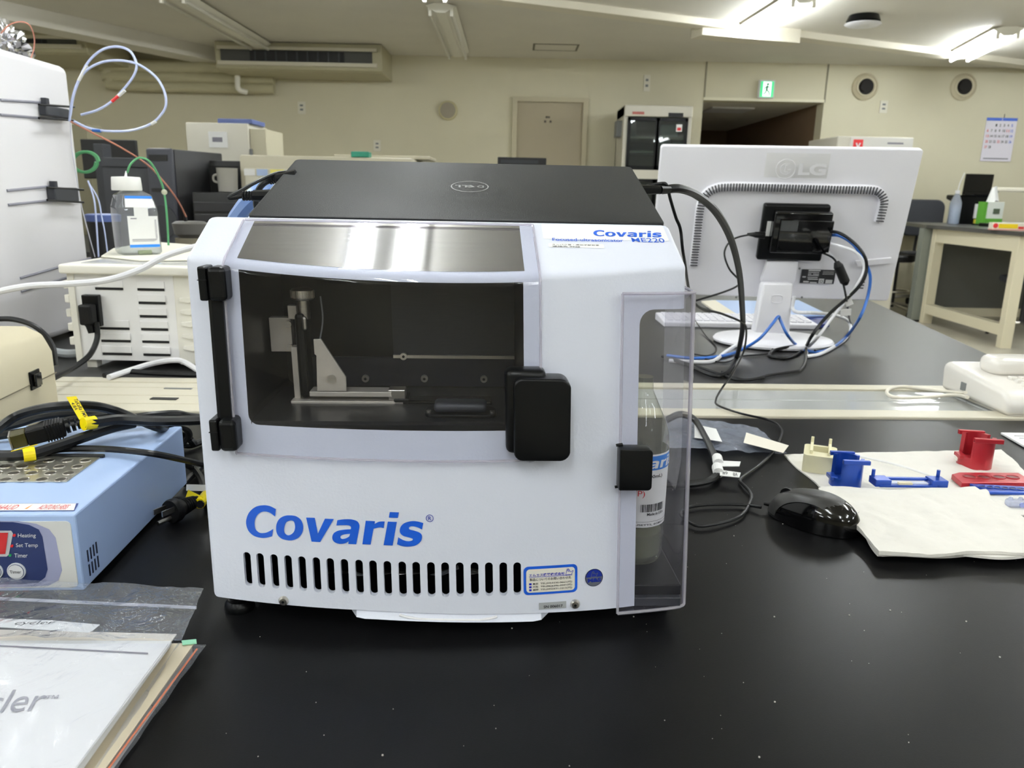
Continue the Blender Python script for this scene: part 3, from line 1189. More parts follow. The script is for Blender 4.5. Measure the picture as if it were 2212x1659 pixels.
# big latch handle
lx0, lz1 = hit(1104, 804)
lx1, _ = hit(1233, 880)
_, lz0 = hit(1170, 980)
ly = S((lx0 + lx1) / 2, (lz0 + lz1) / 2)
lx1 -= .004; lx0 += .001
bm = new()
lp = rrect(lx0, lx1, lz0, lz1, .007, 5)
lp = [(u + (.003 * (1 - ((v - (lz0 + lz1) / 2) / ((lz1 - lz0) / 2)) ** 2) if u > (lx0 + lx1) / 2 else 0), v) for u, v in lp]
lp2 = []
for a_, b_ in zip(lp, lp[1:] + lp[:1]):
    lp2.append(a_)
prism(bm, lp2, lambda u, v: (u, ly - .0, v), lambda u, v: (u, ly - .022, v), .0018, 3)
hd = obj('latch_handle', shb(bm), BLACK, mt, smooth=True)
obj('latch_boss', shb(bxm(lx0 - .006, lx0 + .026, ly - .014, ly + .006, lz0 + .003, lz1 + .005, bev=.005, seg=3)), BLACK, hd, smooth=True)

# inside the chamber
YB = .118
ch_x0, ch_x1 = wx0 + .001, wx1 - .001
obj('rear_plate', shb(bxm(ch_x0, ch_x1, YB + .02, YB + .0212, wz0 - .0, wz1)), INNER, mt)
p0 = hit(850, 765, yl=YB); p1 = hit(1150, 560, yl=YB)
obj('steel_wall', shb(bxm(p0[0], ch_x1 - .0005, YB, YB + .004, p0[1], wz1 - .001)), mat('dim_steel', (56, 57, 60), .42, metal=.5, noise_=.1, nscale=50, aniso=(1, 20, 20)), mt)
obj('ledge', shb(bxm(p0[0], ch_x1 - .0005, YB - .004, YB, p0[1] - .003, p0[1])), STEEL, mt)
pb0 = hit(700, 848, yl=YB)
obj('lower_wall', shb(bxm(ch_x0 + .02, ch_x1 - .0005, YB - .002, YB + .002, wz0 + .004, p0[1] - .003)), mat('anodised_black', (22, 24, 34), .4), mt)
for (px, py) in ((790, 817), (917, 817), (1045, 818), (872, 769), (547, 828), (572, 766)):
    q = hit(px, py, yl=YB - .003)
    bm = new()
    cyl(bm, (q[0], YB - .006, q[1]), (q[0], YB - .001, q[1]), .0034, seg=14)
    s_ = obj('screw', shb(bm), STEEL, mt, smooth=True)
    obj('hex_socket', shb(cym((q[0], YB - .0065, q[1]), (q[0], YB - .0058, q[1]), .0014, seg=6)), BLACK, s_)
obj('chamber_floor', shb(bxm(ch_x0 + .001, ch_x1 - .001, .002, YB - .003, wz0 - .0, wz0 + .003)), mat('chamber_floor_black', (26, 27, 30), .3), mt)
YS = .055      # plane of the sample stage


def hb(px0, py0, px1, py1, y0, y1, m, name, parent, bev=0.0005, yl=None):
    yl = y0 if yl is None else yl
    q0 = hit(px0, py0, yl=yl); q1 = hit(px1, py1, yl=yl)
    return obj(name, shb(bxm(min(q0[0], q1[0]), max(q0[0], q1[0]), y0, y1, min(q0[1], q1[1]), max(q0[1], q1[1]), bev=bev)), m, parent)


SBAR = mat('satin_steel', (205, 198, 184), .4, metal=.45, noise_=.06, nscale=80)
hb(628, 866, 872, 876, YS, YS + .03, SBAR, 'stage_rail', mt)
st = hb(668, 846, 846, 858, YS, YS + .018, SBAR, 'stage_clamp', mt)
hb(838, 842, 876, 866, YS + .002, YS + .016, STEEL, 'clamp_end', st, bev=.001)
hb(628, 750, 650, 866, YS + .01, YS + .022, SBAR, 'stage_upright', mt)
hb(580, 686, 633, 760, YS + .02, YS + .03, SBAR, 'mount_plate', mt)
hb(620, 660, 642, 690, YS + .016, YS + .024, SBAR, 'mount_tab', mt)
sc = hb(634, 678, 668, 860, YS + .004, YS + .03, BLACK, 'slide_column', mt, bev=.003)
hb(650, 684, 663, 715, YS + .001, YS + .006, STEEL, 'column_pin', sc, bev=.002)
for (px, py) in ((623, 700), (627, 750)):
    q = hit(px, py, yl=YS + .018)
    obj('screw', shb(cym((q[0], YS + .016, q[1]), (q[0], YS + .021, q[1]), .003, seg=14)), STEEL, mt, smooth=True)
q = hit(652, 634, yl=YS + .012)
bm = new()
kx, kz = q
lathe(bm, [(.0055, -.022), (.0055, -.006), (.0092, -.005), (.0097, -.004), (.0097, .003), (.0088, .004), (.002, .0045)], 28, Matrix.Translation((kx, YS + .014, kz)))
kb = obj('knurled_knob', shb(bm), STEEL, mt, smooth=True)
bm = new()
for k in range(36):
    an = 2 * PI * k / 36
    box(bm, -.0003, .0003, -.0003, .0003, -.0035, .0025, m=Matrix.Translation((kx + .0098 * math.cos(an), YS + .014 + .0098 * math.sin(an), kz)) @ Matrix.Rotation(an, 4, 'Z'))
obj('knurling', shb(bm), STEEL, kb)['kind'] = 'stuff'
tri = [(677, 733), (693, 733), (747, 815), (748, 845), (685, 845), (683, 768), (679, 765)]
tp = [hit(a_, b_, yl=YS - .001) for a_, b_ in tri]
bm = new()
prism(bm, tp, lambda u, v: (u, YS - .001, v), lambda u, v: (u, YS + .002, v), .0003)
br = obj('bracket_plate', shb(bm), SBAR, mt)
q = hit(716, 817, yl=YS - .002)
obj('screw', shb(cym((q[0], YS - .0035, q[1]), (q[0], YS, q[1]), .0037, .003, seg=18)), STEEL, br, smooth=True)
wp = [hit(a_, b_, yl=YS + .01) for a_, b_ in ((692, 640), (697, 680), (696, 705), (691, 733))]
bm = new()
tube(bm, [sh((u, YS + .01, v)) for u, v in wp], .0007, 6)
obj('sensor_wire', bm, GREYP, mt, smooth=True)
hb(878, 866, 1063, 888, YS + .0, YS + .02, BLACKG, 'slide_arm', mt, bev=.0015)
hb(850, 862, 884, 890, YS - .0, YS + .024, BLACK, 'arm_block', mt, bev=.001)
q = hit(996, 905, yl=.03)
bm = new()
prism(bm, rrect(q[0] - .03, q[0] + .03, .012, .04, .008), lambda u, v: (u, v, wz0 + .003), lambda u, v: (u, v, wz0 + .006), .0008)
ss = obj('sensor_base', shb(bm), BLACK, mt)
obj('sensor_cap', shb(bxm(q[0] - .022, q[0] + .022, .016, .036, wz0 + .006, wz0 + .0145, bev=.0035, seg=3)), DGREY, ss, smooth=True)
for s in (-1, 1):
    obj('screw', shb(cym((q[0] + s * .0265, .02, wz0 + .006), (q[0] + s * .0265, .02, wz0 + .0075), .0022, seg=10)), STEEL, ss)

# parts glimpsed through the slots
for i, (px, r_) in enumerate(((712, .004), (742, .0045), (835, .006), (866, .007), (899, .006), (960, .006), (1023, .007))):
    q = hit(px, 1246, yl=.035)
    obj('fitting', shb(cym((q[0] - .006, .035, q[1] + .002), (q[0] + .006, .035, q[1] + .002), r_, r_ * .6, seg=12)), STEEL, mt, smooth=True)
bm = new()
tube(bm, [sh((hit(px, py, yl=.03)[0], .03, hit(px, py, yl=.03)[1])) for px, py in ((760, 1236), (790, 1246), (830, 1248), (900, 1250), (950, 1240), (990, 1225))], .002, 8)
obj('inner_tube', bm, mat('inner_tubing', (120, 126, 130), .3), mt, smooth=True)

# lettering on the front
ax, az = hit(533, 1165)
bx, bz = hit(914, 1180)
sl = (bz - az) / (bx - ax)
_, ctop = hit(540, 1092)
hgt = (ctop - az) * .98
lm = lambda u, v: sh((u, S(u, v + (u - ax) * sl) - .0005, v + (u - ax) * sl))
bm = new()


def front_map(x, y):
    u, v = hit(420 + x / 3.8138, 1000 + y / 3.8138)
    return sh((u, S(u, v) - .0005, v))


put_logo(bm, front_map)
obj('front_lettering', bm, BLUEI, mt)
rx_, rz_ = hit(923, 1119)
rx_ += .002
bm = new()
f = SF(.0006)
for rad in (0.0031,):
    A = [bm.verts.new(f(rx_ + rad * math.cos(k * PI / 12), rz_ + rad * math.sin(k * PI / 12))) for k in range(24)]
    B = [bm.verts.new(f(rx_ + (rad - .0005) * math.cos(k * PI / 12), rz_ + (rad - .0005) * math.sin(k * PI / 12))) for k in range(24)]
    for k in range(24):
        bm.faces.new((A[k], A[(k + 1) % 24], B[(k + 1) % 24], B[k]))
put_text(bm, 'R', f, rx_ - .0012, rx_ + .0013, rz_ - .0016, rz_ + .0016, bold=.01)
obj('registered_mark', bm, mat('deep_blue_ink', (18, 40, 150), .4), mt)

# blue bordered address label
sx0, _ = hit(1131, 1255); sx1, _ = hit(1247, 1250)
szt = hit(1190, 1221)[1]; szb = hit(1190, 1282)[1]
lab = obj('address_label', fill_patch(sx0, sx1, szb, szt, .004, .0005), BLUEI, mt)
bw = .0022
obj('label_field', fill_patch(sx0 + bw, sx1 - bw, szb + bw, szt - bw, .003, .0009), mat('label_cream', (222, 218, 205), .5), lab)
LW, LH = sx1 - sx0, szt - szb
fx = lambda t_: sx0 + LW * t_
fz = lambda t_: szb + LH * t_
NAVY = mat('navy_ink', (20, 30, 170), .4)
lettering([('エムエス機器株式会社', fx(.1), fx(.76), fz(.65), fz(.76))], SF(.0012), NAVY, lab, bold=.02)
bm = new()
A = [bm.verts.new(SF(.0012)(fx(a_), fz(b_))) for a_, b_ in ((.1, .62), (.9, .62), (.9, .635), (.1, .635))]
bm.faces.new(A)
for k in range(3):
    A = [bm.verts.new(SF(.0012)(fx(a_), fz(b_ - k * .105))) for a_, b_ in ((.1, .36), (.145, .36), (.145, .43), (.1, .43))]
    bm.faces.new(A)
# little bird emblem as an outline
bird = [(.0, .0), (.06, .35), (.1, .7), (.2, .95), (.35, 1.0), (.45, .9), (.5, .7), (.42, .6), (.3, .62), (.26, .8), (.34, .9)]
bird2 = [(.5, .7), (.62, .5), (.8, .55), (1.0, .7), (.95, .45), (.8, .25), (.85, .08), (.6, .05), (.3, .08), (.0, .0)]


def outline(bm, pts, x0, z0, w_, h_, th, f):
    for a_, b_ in zip(pts, pts[1:]):
        p, q_ = Vector((x0 + a_[0] * w_, z0 + a_[1] * h_)), Vector((x0 + b_[0] * w_, z0 + b_[1] * h_))
        d = (q_ - p)
        n_ = Vector((-d.y, d.x)).normalized() * th / 2
        d = d.normalized() * th * .4
        A = [bm.verts.new(f(*v)) for v in (p - n_ - d, q_ - n_ + d, q_ + n_ + d, p + n_ - d)]
        bm.faces.new(A)


outline(bm, bird, fx(.78), fz(.64), LW * .14, LH * .22, .0004, SF(.0012))
outline(bm, bird2, fx(.78), fz(.64), LW * .14, LH * .22, .0004, SF(.0012))
obj('label_marks', bm, NAVY, lab)
L = [('製品についてのお問い合わせ先', fx(.11), fx(.88), fz(.50), fz(.60))]
for k, (c_, n_) in enumerate((('東京', 'TEL(03)3235-0661(代)'), ('大阪', 'TEL(06)6396-0501(代)'), ('福岡', 'TEL(092)631-1012(代)'))):
    L += [(c_, fx(.165), fx(.27), fz(.36 - k * .105), fz(.435 - k * .105)), (n_, fx(.31), fx(.9), fz(.355 - k * .105), fz(.44 - k * .105))]
lettering(L, SF(.0012), INK, lab, bold=.01)
# round emblem
ex, ez = hit(1283, 1247)
er = .0078
bm = new()
f = SF(.0006)


def disc(bm, f, cx, cz, r, n=28, a0=0, a1=360):
    A = [bm.verts.new(f(cx + r * math.cos(R(a0 + (a1 - a0) * k / n)), cz + r * math.sin(R(a0 + (a1 - a0) * k / n)))) for k in range(n + (0 if a1 - a0 == 360 else 1))]
    bm.faces.new(A)


disc(bm, f, ex, ez, er)
em = obj('round_emblem', bm, mat('emblem_navy', (28, 32, 70), .35), mt)
bm = new(); disc(bm, SF(.0009), ex, ez, er * .92, a0=0)
obj('emblem_field', bm, mat('emblem_grey', (92, 96, 106), .4), em)
bm = new(); disc(bm, SF(.0011), ex, ez + .0005, er * .88, a0=2, a1=178)
obj('emblem_top', bm, mat('emblem_blue', (22, 44, 140), .35), em)
bm = new()
outline(bm, bird, ex - er * .35, ez + .001, er * .75, er * .62, .0004, SF(.0013))
outline(bm, bird2, ex - er * .35, ez + .001, er * .75, er * .62, .0004, SF(.0013))
obj('emblem_bird', bm, MC['emblem_grey'], em)
lettering([('M&S', ex - er * .72, ex + er * .78, ez - er * .48, ez - .0001)], SF(.0013), MC['emblem_blue'], em, bold=.05)
# serial plate
ax_ = hit(1164, 1308)[0]; bx_ = hit(1223, 1308)[0]
az_, bz_ = hit(1193, 1317)[1], hit(1193, 1301)[1]
sp = obj('serial_plate', fill_patch(ax_, bx_, az_ + .001, bz_ + .0005, .0003, .0006), mat('serial_grey', (158, 161, 163), .4), mt)
lettering([('SN 006017', ax_ + (bx_ - ax_) * .17, ax_ + (bx_ - ax_) * .87, az_ + (bz_ - az_) * .36, az_ + (bz_ - az_) * .72)], SF(.0011), INK, sp, bold=.02)
for (px, py) in ((613, 1297), (1242, 1304)):
    q = hit(px, py)
    y_ = S(*q)
    bm = new()
    lathe(bm, [(.0042, 0), (.0042, .001), (.003, .0028), (.0014, .003)], 20, Matrix.Translation((q[0], y_, q[1])) @ Matrix.Rotation(R(90), 4, 'X'))
    s_ = obj('case_screw', shb(bm), STEEL, mt, smooth=True)
    obj('hex_socket', shb(cym((q[0], y_ - .0033, q[1]), (q[0], y_ - .0028, q[1]), .0012, seg=6)), BLACK, s_)
# drip tray lip under the front
tx0, _ = hit(752, 1318); tx1, _ = hit(1187, 1322)
bm = new()
n = 24
for (o_, z_) in ((0, 0),):
    top = []; bot = []; bk = []
    for i in range(n + 1):
        u = i / n
        x = tx0 + (tx1 - tx0) * u
        e = min(1, min(u, 1 - u) / .06)
        d = math.sin(e * PI / 2)
        mid = 1 if .28 < u < .72 else 0
        zz = base_z(x) - .0005
        top.append(bm.verts.new((x, S(x, .03) - .001 + .002, zz)))
        bot.append(bm.verts.new((x, S(x, .03) + .006 - .009 * d, zz - .0055 * d - .0005)))
        bk.append(bm.verts.new((x, .09, zz - .0055 * d - .0005)))
    for i in range(n):
        bm.faces.new((top[i], bot[i], bot[i + 1], top[i + 1]))
        bm.faces.new((bot[i], bk[i], bk[i + 1], bot[i + 1]))
tr = obj('drip_tray', shb(bm), SHELL, mt, smooth=True)
gx0, gx1 = tx0 + (tx1 - tx0) * .29, tx0 + (tx1 - tx0) * .70
bm = new()
pts = [(gx0 - .006, -.0), (gx0, -.002), (gx0 + .01, -.0035)] + [(gx0 + (gx1 - gx0) * k / 8, -.0035) for k in range(1, 8)] + [(gx1 - .008, -.0035), (gx1, -.002), (gx1 + .006, 0)]
tube(bm, [(x, S(x, .03) - .0015, base_z(x) - .002 + z_ * .9) for x, z_ in pts], .0011, 6, 2)
obj('tray_grip', shb(bm), WHITE, tr, smooth=True)
# feet
for (x_, y_) in ((-.184, .02), (.186, .02), (-.175, .29), (.175, .29)):
    bm = new()
    lathe(bm, [(.0125, 0), (.013, .002), (.0125, .006), (.010, .009), (.0065, .0095), (.0065, .012), (.010, .013), (.010, .016), (.005, .0165), (.005, BASEZ + .001)], 24, Matrix.Translation((x_, y_, 0)))
    obj('foot', bm, BLACK, mt, smooth=True)

# bottle bay: black base shelf, inner liner, clear cover, small latch
bayx1 = HW + .004
obj('bay_base', shb(bxm(bx0, bayx1 - .002, S(.17, .03) + .001, .12, .024, .0335, bev=.001)), BLACK, mt)
obj('bay_floor_plate', shb(bxm(bx0, bayx1 - .003, S(.17, .03) - .003, .115, .0155, .0236, bev=.0008)), DGREY, mt)
obj('bay_frame_rail', shb(bxm(bx0 - .03, bx0 + .0, .115, .125, .03, bz1)), INNER, mt)
obj('back_support', shb(bxm(bx0 + .002, bayx1 - .01, .119, .33, .0235, .034)), DGREY, mt)
LINER = clear('smoked_liner', (165, 167, 170), 0.08, 0.12, hazec=(120, 122, 126))
bm = new()
for i in range(9):
    an = R(90) * i / 8
    pass
pts2 = [(bx0 + .001, .1), (bx0 + .012, .098), (bx0 + .020, .108), (bx0 + .024, .125)]
A = []
for (u, v) in pts2:
    A.append((bm.verts.new((u, v, .034)), bm.verts.new((u, v, bz1 - .001))))
for a_, b_ in zip(A, A[1:]):
    bm.faces.new((a_[0], b_[0], b_[1], a_[1]))
obj('bay_liner', shb(bm), LINER, mt, smooth=True)
ACR = clear('cover_acrylic', (246, 246, 250), 0.02, 0.03, ior=1.45, hazec=(215, 212, 225))
cx0_, ctz = hit(1360, 636, off=-.006)
cxl, _ = hit(1336, 1180, off=-.006)
cz1 = hit(1480, 632, off=-.006)[1]
cz0 = .0145
CX1 = HW + .0065
CY0 = lambda x: S(min(x, .19), .15) - .008
bm = new()
# front sheet, side sheet with rounded corner, swept through z
sec = [(cxl, S(cxl, .15) - .007), (cxl + .02, S(cxl + .02, .15) - .008), (CX1 - .02, S(CX1 - .02, .15) - .009), (CX1 - .006, S(CX1 - .006, .15) - .009), (CX1 - .0015, S(CX1, .15) - .0065), (CX1, S(CX1, .15) - .001), (CX1, .05), (CX1, .105)]
rowsz = [cz0, .06, .12, .18, .24, cz1]
G = [[bm.verts.new((u, v + LEAN * (z - .15), z)) for (u, v) in sec] for z in rowsz]
for a_, b_ in zip(G, G[1:]):
    for k in range(len(sec) - 1):
        bm.faces.new((a_[k], a_[k + 1], b_[k + 1], b_[k]))
bm.faces.new(G[0][::-1])
bmesh.ops.solidify(bm, geom=bm.faces[:], thickness=-.0018)
cov = obj('bottle_cover', shb(bm), ACR, mt, smooth=True, auto=30)
bm = new()
loop = [(u, v + LEAN * (cz1 - .15), cz1) for (u, v) in sec]
tube(bm, loop, .0014, 6, 2)
tube(bm, [(u, v + LEAN * (cz0 - .15), cz0) for (u, v) in sec[:-2]], .0014, 6, 2)
tube(bm, [(cxl, sec[0][1] + LEAN * (z - .15), z) for z in rowsz], .0012, 6, 1)
tube(bm, [(CX1 - .0012, S(CX1, z) - .006, z) for z in rowsz], .0018, 6, 1)
obj('cover_edge', shb(bm), EDGE, cov, smooth=True)
q0 = hit(1338, 968, off=-.015); q1 = hit(1404, 1054, off=-.015)
yy = S(q0[0], q0[1])
bm = new()
lp = rrect(q0[0], q1[0], q1[1], q0[1], (.0035, .001, .001, .0035), 5)
prism(bm, lp, lambda u, v: (u, yy - .005, v), lambda u, v: (u, yy - .019, v), .0009, 2)
sl_ = obj('small_latch', shb(bm), BLACK, mt, smooth=True)
for z_ in (q0[1], q1[1] - .001):
    obj('latch_clip', shb(cym((q0[0] - .0015, yy - .008, z_), (q0[0] + .004, yy - .008, z_ + .001), .0012, seg=8)), BLACK, sl_)

# name label on the hood, right
nx0, nz0 = hit(1186, 526); nx1, nz1 = hit(1446, 522)
obj_m = fill_patch(nx0 - .004, nx1, .3225, .3338, .0012, .0004)
nl = obj('name_label', obj_m, PAPER, mt)
hs = lambda u, v: sh((u, S(u, v) - .0009, v))
z_a, z_b = hit(1400, 512)[1], hit(1400, 499)[1]
cxa, cxb = hit(1282, 505)[0], hit(1428, 505)[0]
z_b = min(z_b, .3335)
bm = new()
put_logo(bm, lambda x, y: hs(cxa + (cxb - cxa) * logo_uv(x, y)[0], z_a + (z_b - z_a) * logo_uv(x, y)[1]))
obj('lettering', bm, BLUEI, nl)
z_a, z_b = hit(1400, 523)[1], hit(1400, 514)[1]
lettering([('ME220', hit(1364, 518)[0], hit(1434, 518)[0], z_a, z_b)], hs, BLUEI, nl, bold=.006)
z_a, z_b = hit(1270, 521)[1], hit(1270, 515)[1]
lettering([('Focused-ultrasonicator', hit(1193, 517)[0], hit(1345, 517)[0], z_a, z_b)], hs, BLUEI, nl, bold=.01)
kx0, kz1 = hit(1184, 525); kx1, kz0 = hit(1306, 536)
kz1 = hit(1240, 526)[1]
sl2 = obj('strip_label', fill_patch(kx0, kx1, kz0, kz1, .0008, .0005), PAPER, mt)
d_ = (kz1 - kz0)
lettering([('タンパク質・遺伝子解析室', kx0 + .003, kx1 - .004, kz0 + d_ * .55, kz0 + d_ * .85), ('連絡先 9928', kx0 + .003, kx0 + .026, kz0 + d_ * .1, kz0 + d_ * .42)], hs, INK, sl2, bold=.01)

# rear wedge that carries the laptop
LT = R(16.4)
LX, LY, LZ = -.0522, .7155, 1.1349
bm = new()
prism(bm, [(.096, .30), (.096, .3145), (.315, .3145 + .219 * math.tan(LT)), (.325, .30)], lambda u, v: (-.187, u, v), lambda u, v: (.180, u, v), .002)
obj('rear_housing', shb(bm), SHELL, mt)

# ------------------------------------------------------------------ the water bottle in the bay
BM_ = 'squeeze'
q = hit(1398, 1246, yl=.045)
bxc = hit(1366, 1246, yl=.05)[0]
bpos = MT @ sh((bxc, .05, .0338))
bt = thing('water_bottle', 'clear round bottle with white and blue label behind the clear side cover', 'bottle', bpos, MYAW)
BR = .0255
bprof = [(.018, 0), (.0235, .003), (BR, .009), (BR, .112), (.0245, .122), (.021, .133), (.0145, .147), (.0085, .160), (.008, .168), (.008, .172)]
obj('bottle_body', mb(lambda b: lathe(b, bprof, 32)), clear('bottle_plastic', (242, 244, 238), .05, .06, ior=1.45, hazec=(215, 215, 200)), bt, smooth=True)
obj('water', mb(lambda b: lathe(b, [(.017, .0015), (BR - .002, .009), (BR - .002, .03), (.001, .03)], 24)), clear('water_glint', (200, 205, 190), .02, .25, hazec=(190, 190, 165)), bt, smooth=True)


def cmapf(r):
    return lambda u, v: Vector((r * math.sin(u / BR), -r * math.cos(u / BR), v))


def wrap(r, u0, u1, z0, z1, n=24):
    bm = new()
    f_ = cmapf(r)
    A = [(bm.verts.new(f_(u0 + (u1 - u0) * i / n, z0)), bm.verts.new(f_(u0 + (u1 - u0) * i / n, z1))) for i in range(n + 1)]
    for a_, b_ in zip(A, A[1:]):
        bm.faces.new((a_[0], b_[0], b_[1], a_[1]))
    return bm


z0L, z1L = .040, .108
lb = obj('label', wrap(BR + .0003, -.05, .052, z0L, z1L), PAPER, bt, smooth=True)
obj('label_band', wrap(BR + .0005, -.05, .052, .0935, .1065), mat('label_blue', (30, 120, 210), .4), lb, smooth=True)
bm = new()
cf_ = cmapf(BR + .0008)
put_logo(bm, lambda x, y: cf_(-.03 + .0665 * logo_uv(x, y)[0], .0953 + .0095 * logo_uv(x, y)[1]))
obj('lettering', bm, PAPER, lb)
lettering([('(500mL)', .0, .0175, .0855, .0895), ('Made in USA', .004, .0225, .0512, .0538), ('MASSACHUSETTS, 01801-1721', -.026, .032, .0415, .0435)], cmapf(BR + .0006), INK, lb, bold=.02)
obj('label_rule', wrap(BR + .0005, -.05, .052, .0452, .0455), INK, lb)
bm = new()
u = -.002
rnd = random.Random(3)
while u < .0225:
    w_ = rnd.choice((.0004, .0006, .001))
    f_ = cmapf(BR + .0006)
    A = [bm.verts.new(f_(a_, b_)) for a_, b_ in ((u, .0548), (u + w_, .0548), (u + w_, .062), (u, .062))]
    bm.faces.new(A)
    u += w_ + rnd.choice((.0004, .0005, .0008))
obj('barcode', bm, INK, lb)
lettering([('(P)', -.008, .001, .068, .075)], cmapf(BR + .0006), REDI, lb)

# ------------------------------------------------------------------ the laptop
lp = thing('laptop', 'closed black laptop lying on top of the white instrument', 'laptop', (LX, LY, LZ), R(2.0), rx=LT)
LWH, LDD = .19, .2
LID = mat('laptop_lid', (35, 36, 37), .5, noise_=.25, nscale=700, bump=.25, bscale=900, spec=.18)
bm = new()
prism(bm, rrect(-LWH, LWH, 0, LDD, .006, 5), lambda u, v: (u, v, -.0065), lambda u, v: (u, v, 0), .0012, 2)
obj('lid', bm, LID, lp, smooth=True)
bm = new()
prism(bm, rrect(-LWH + .001, LWH - .001, .001, LDD - .001, .006, 5), lambda u, v: (u, v, -.0185), lambda u, v: (u, v, -.0073), .0015, 2)
obj('base', bm, BLACKG, lp, smooth=True)
# round badge, lettering upside down from here
cx_, cy_ = .008, .105
bm = new()
A = [bm.verts.new((cx_ + .0195 * math.cos(k * PI / 20), cy_ + .0195 * math.sin(k * PI / 20), .0004)) for k in range(40)]
B = [bm.verts.new((cx_ + .0183 * math.cos(k * PI / 20), cy_ + .0183 * math.sin(k * PI / 20), .0004)) for k in range(40)]
for k in range(40):
    bm.faces.new((A[k], A[(k + 1) % 40], B[(k + 1) % 40], B[k]))
bd = obj('badge_ring', bm, mat('badge_silver', (200, 202, 205), .25, metal=.6), lp)
lettering([('D', -.0145, -.0075, -.004, .004)], lambda u, v: Vector((cx_ - u, cy_ - v, .0005)), MC['badge_silver'], bd, bold=.03)
lettering([('L', .003, .0085, -.004, .004), ('L', .0095, .015, -.004, .004)], lambda u, v: Vector((cx_ - u, cy_ - v, .0005)), MC['badge_silver'], bd, bold=.03)
lettering([('E', -.0035, .0035, -.004, .004)], lambda u, v: Vector((cx_ - u * .88 + v * .5, cy_ - v * .88 - u * .5, .0005)), MC['badge_silver'], bd, bold=.03)


# ================================================================== MONITOR WITH MINI COMPUTER
MX, MY, MZ = .6457, 1.93, 1.0935
mo = thing('monitor', 'white computer monitor seen from behind, on a round foot, on the grey far bench', 'monitor', (MX, MY, MZ), -.0943, rx=.2358)
MM = mw(mo)
MWD, MHT = .30, .1873


def mhit(px, py, yl=0.0):
    iv = MM.inverted()
    d = ray(px, py)
    a_, b_ = iv @ CAM, (iv @ (CAM + d)) - (iv @ CAM)
    t_ = (yl - a_.y) / b_.y
    q = a_ + b_ * t_
    return q.x, q.z


MWH = mat('monitor_white', (236, 235, 240), .38, bump=.04, bscale=400)
bm = new()
prism(bm, rrect(-MWD, MWD, -MHT, MHT, .008, 4), lambda u, v: (u, .0, v), lambda u, v: (u, .022, v), .004, 3)
obj('bezel_frame', bm, MWH, mo, smooth=True)
obj('screen', bxm(-MWD + .015, MWD - .015, .0221, .0226, -MHT + .015, MHT - .015), BLACKG, mo)
# back shell: shallow dished hump with a raised middle
bm = new()
prism(bm, rrect(-MWD + .006, MWD - .006, -MHT + .006, MHT - .006, .008, 4), lambda u, v: (u, .001, v), lambda u, v: (u * .95, -.012, v * .93), .003, 3)
back = obj('back_shell', bm, MWH, mo)
YBK = -.012
ap = [(1498, 575), (1506, 510), (1513, 450), (1524, 422), (1545, 408), (1580, 404), (1700, 406), (1800, 409), (1880, 411), (1900, 417), (1909, 432), (1907, 450), (1899, 480)]
path = smooth_path([Vector((mhit(a_, b_, YBK)[0], YBK, mhit(a_, b_, YBK)[1])) for a_, b_ in ap], 14)
bm = new()
tube(bm, [p + Vector((0, .0085, 0)) for p in path], .0105, 8, 1)
obj('vent_groove', bm, MWH, back, smooth=True)
bm = new()
lens = [0]
for p, q in zip(path, path[1:]):
    lens.append(lens[-1] + (q - p).length)
nsl = int(lens[-1] / .0068)
kk = 0
for i in range(nsl):
    t_ = (i + .5) * lens[-1] / nsl
    while lens[kk + 1] < t_:
        kk += 1
    f_ = (t_ - lens[kk]) / (lens[kk + 1] - lens[kk])
    p = path[kk].lerp(path[kk + 1], f_)
    k0, k1 = max(0, kk - 3), min(len(path) - 1, kk + 4)
    d = path[k1] - path[k0]
    an = math.atan2(d.z, d.x)
    box(bm, -.0014, .0014, -.0045, -.002, -.0088, .0088, m=Matrix.Translation(p) @ Matrix.Rotation(-an, 4, 'Y'))
vs_ = obj('vent_slots', bm, mat('vent_slot_dark', (70, 70, 75), .6), back)
vs_['kind'] = 'stuff'
# pockets and grip recess cut into the shell
POCK = mat('pocket_white', (208, 207, 213), .42)  # darker copy of the monitor white, recess shade put into the colour
cuts = []
for pp, dep in (([(1524, 577), (1655, 577), (1648, 612), (1640, 650), (1506, 650)], .008), ([(1728, 577), (1850, 579), (1828, 650), (1712, 650)], .008), ([(1862, 493), (1948, 488), (1925, 556), (1848, 563)], .0108)):
    q = [mhit(a_, b_, YBK) for a_, b_ in pp]
    bm = new()
    prism(bm, q, lambda u, v: (u, YBK - .004, v), lambda u, v: (u, YBK + dep, v))
    cuts.append(cutter(bm, POCK))
for c_ in cuts:
    c_.matrix_world = Matrix()
boolean(back, cuts)
q = [mhit(a_, b_, YBK) for a_, b_ in ((1848, 563), (1925, 556), (1922, 568), (1852, 575))]
bm = new()
prism(bm, q, lambda u, v: (u, YBK - .004, v), lambda u, v: (u, YBK + .004, v), .001)
obj('grip_lip', bm, MWH, back)
# side vent
bm = new()
for k in range(9):
    x_, z_ = mhit(1873 - k * 1.6, 572 + k * 6.3, YBK)
    box(bm, x_ - .005, x_ + .005, YBK - .001, YBK + .001, z_ - .0012, z_ + .0012)
obj('side_vent', bm, MC['vent_slot_dark'], back)
for (px, py) in ((1590, 642), (1732, 642), (1727, 580)):
    x_, z_ = mhit(px, py, YBK)
    obj('screw_hole', cym((x_, YBK - .0012, z_), (x_, YBK, z_), .0028, seg=10), GREYP, back)
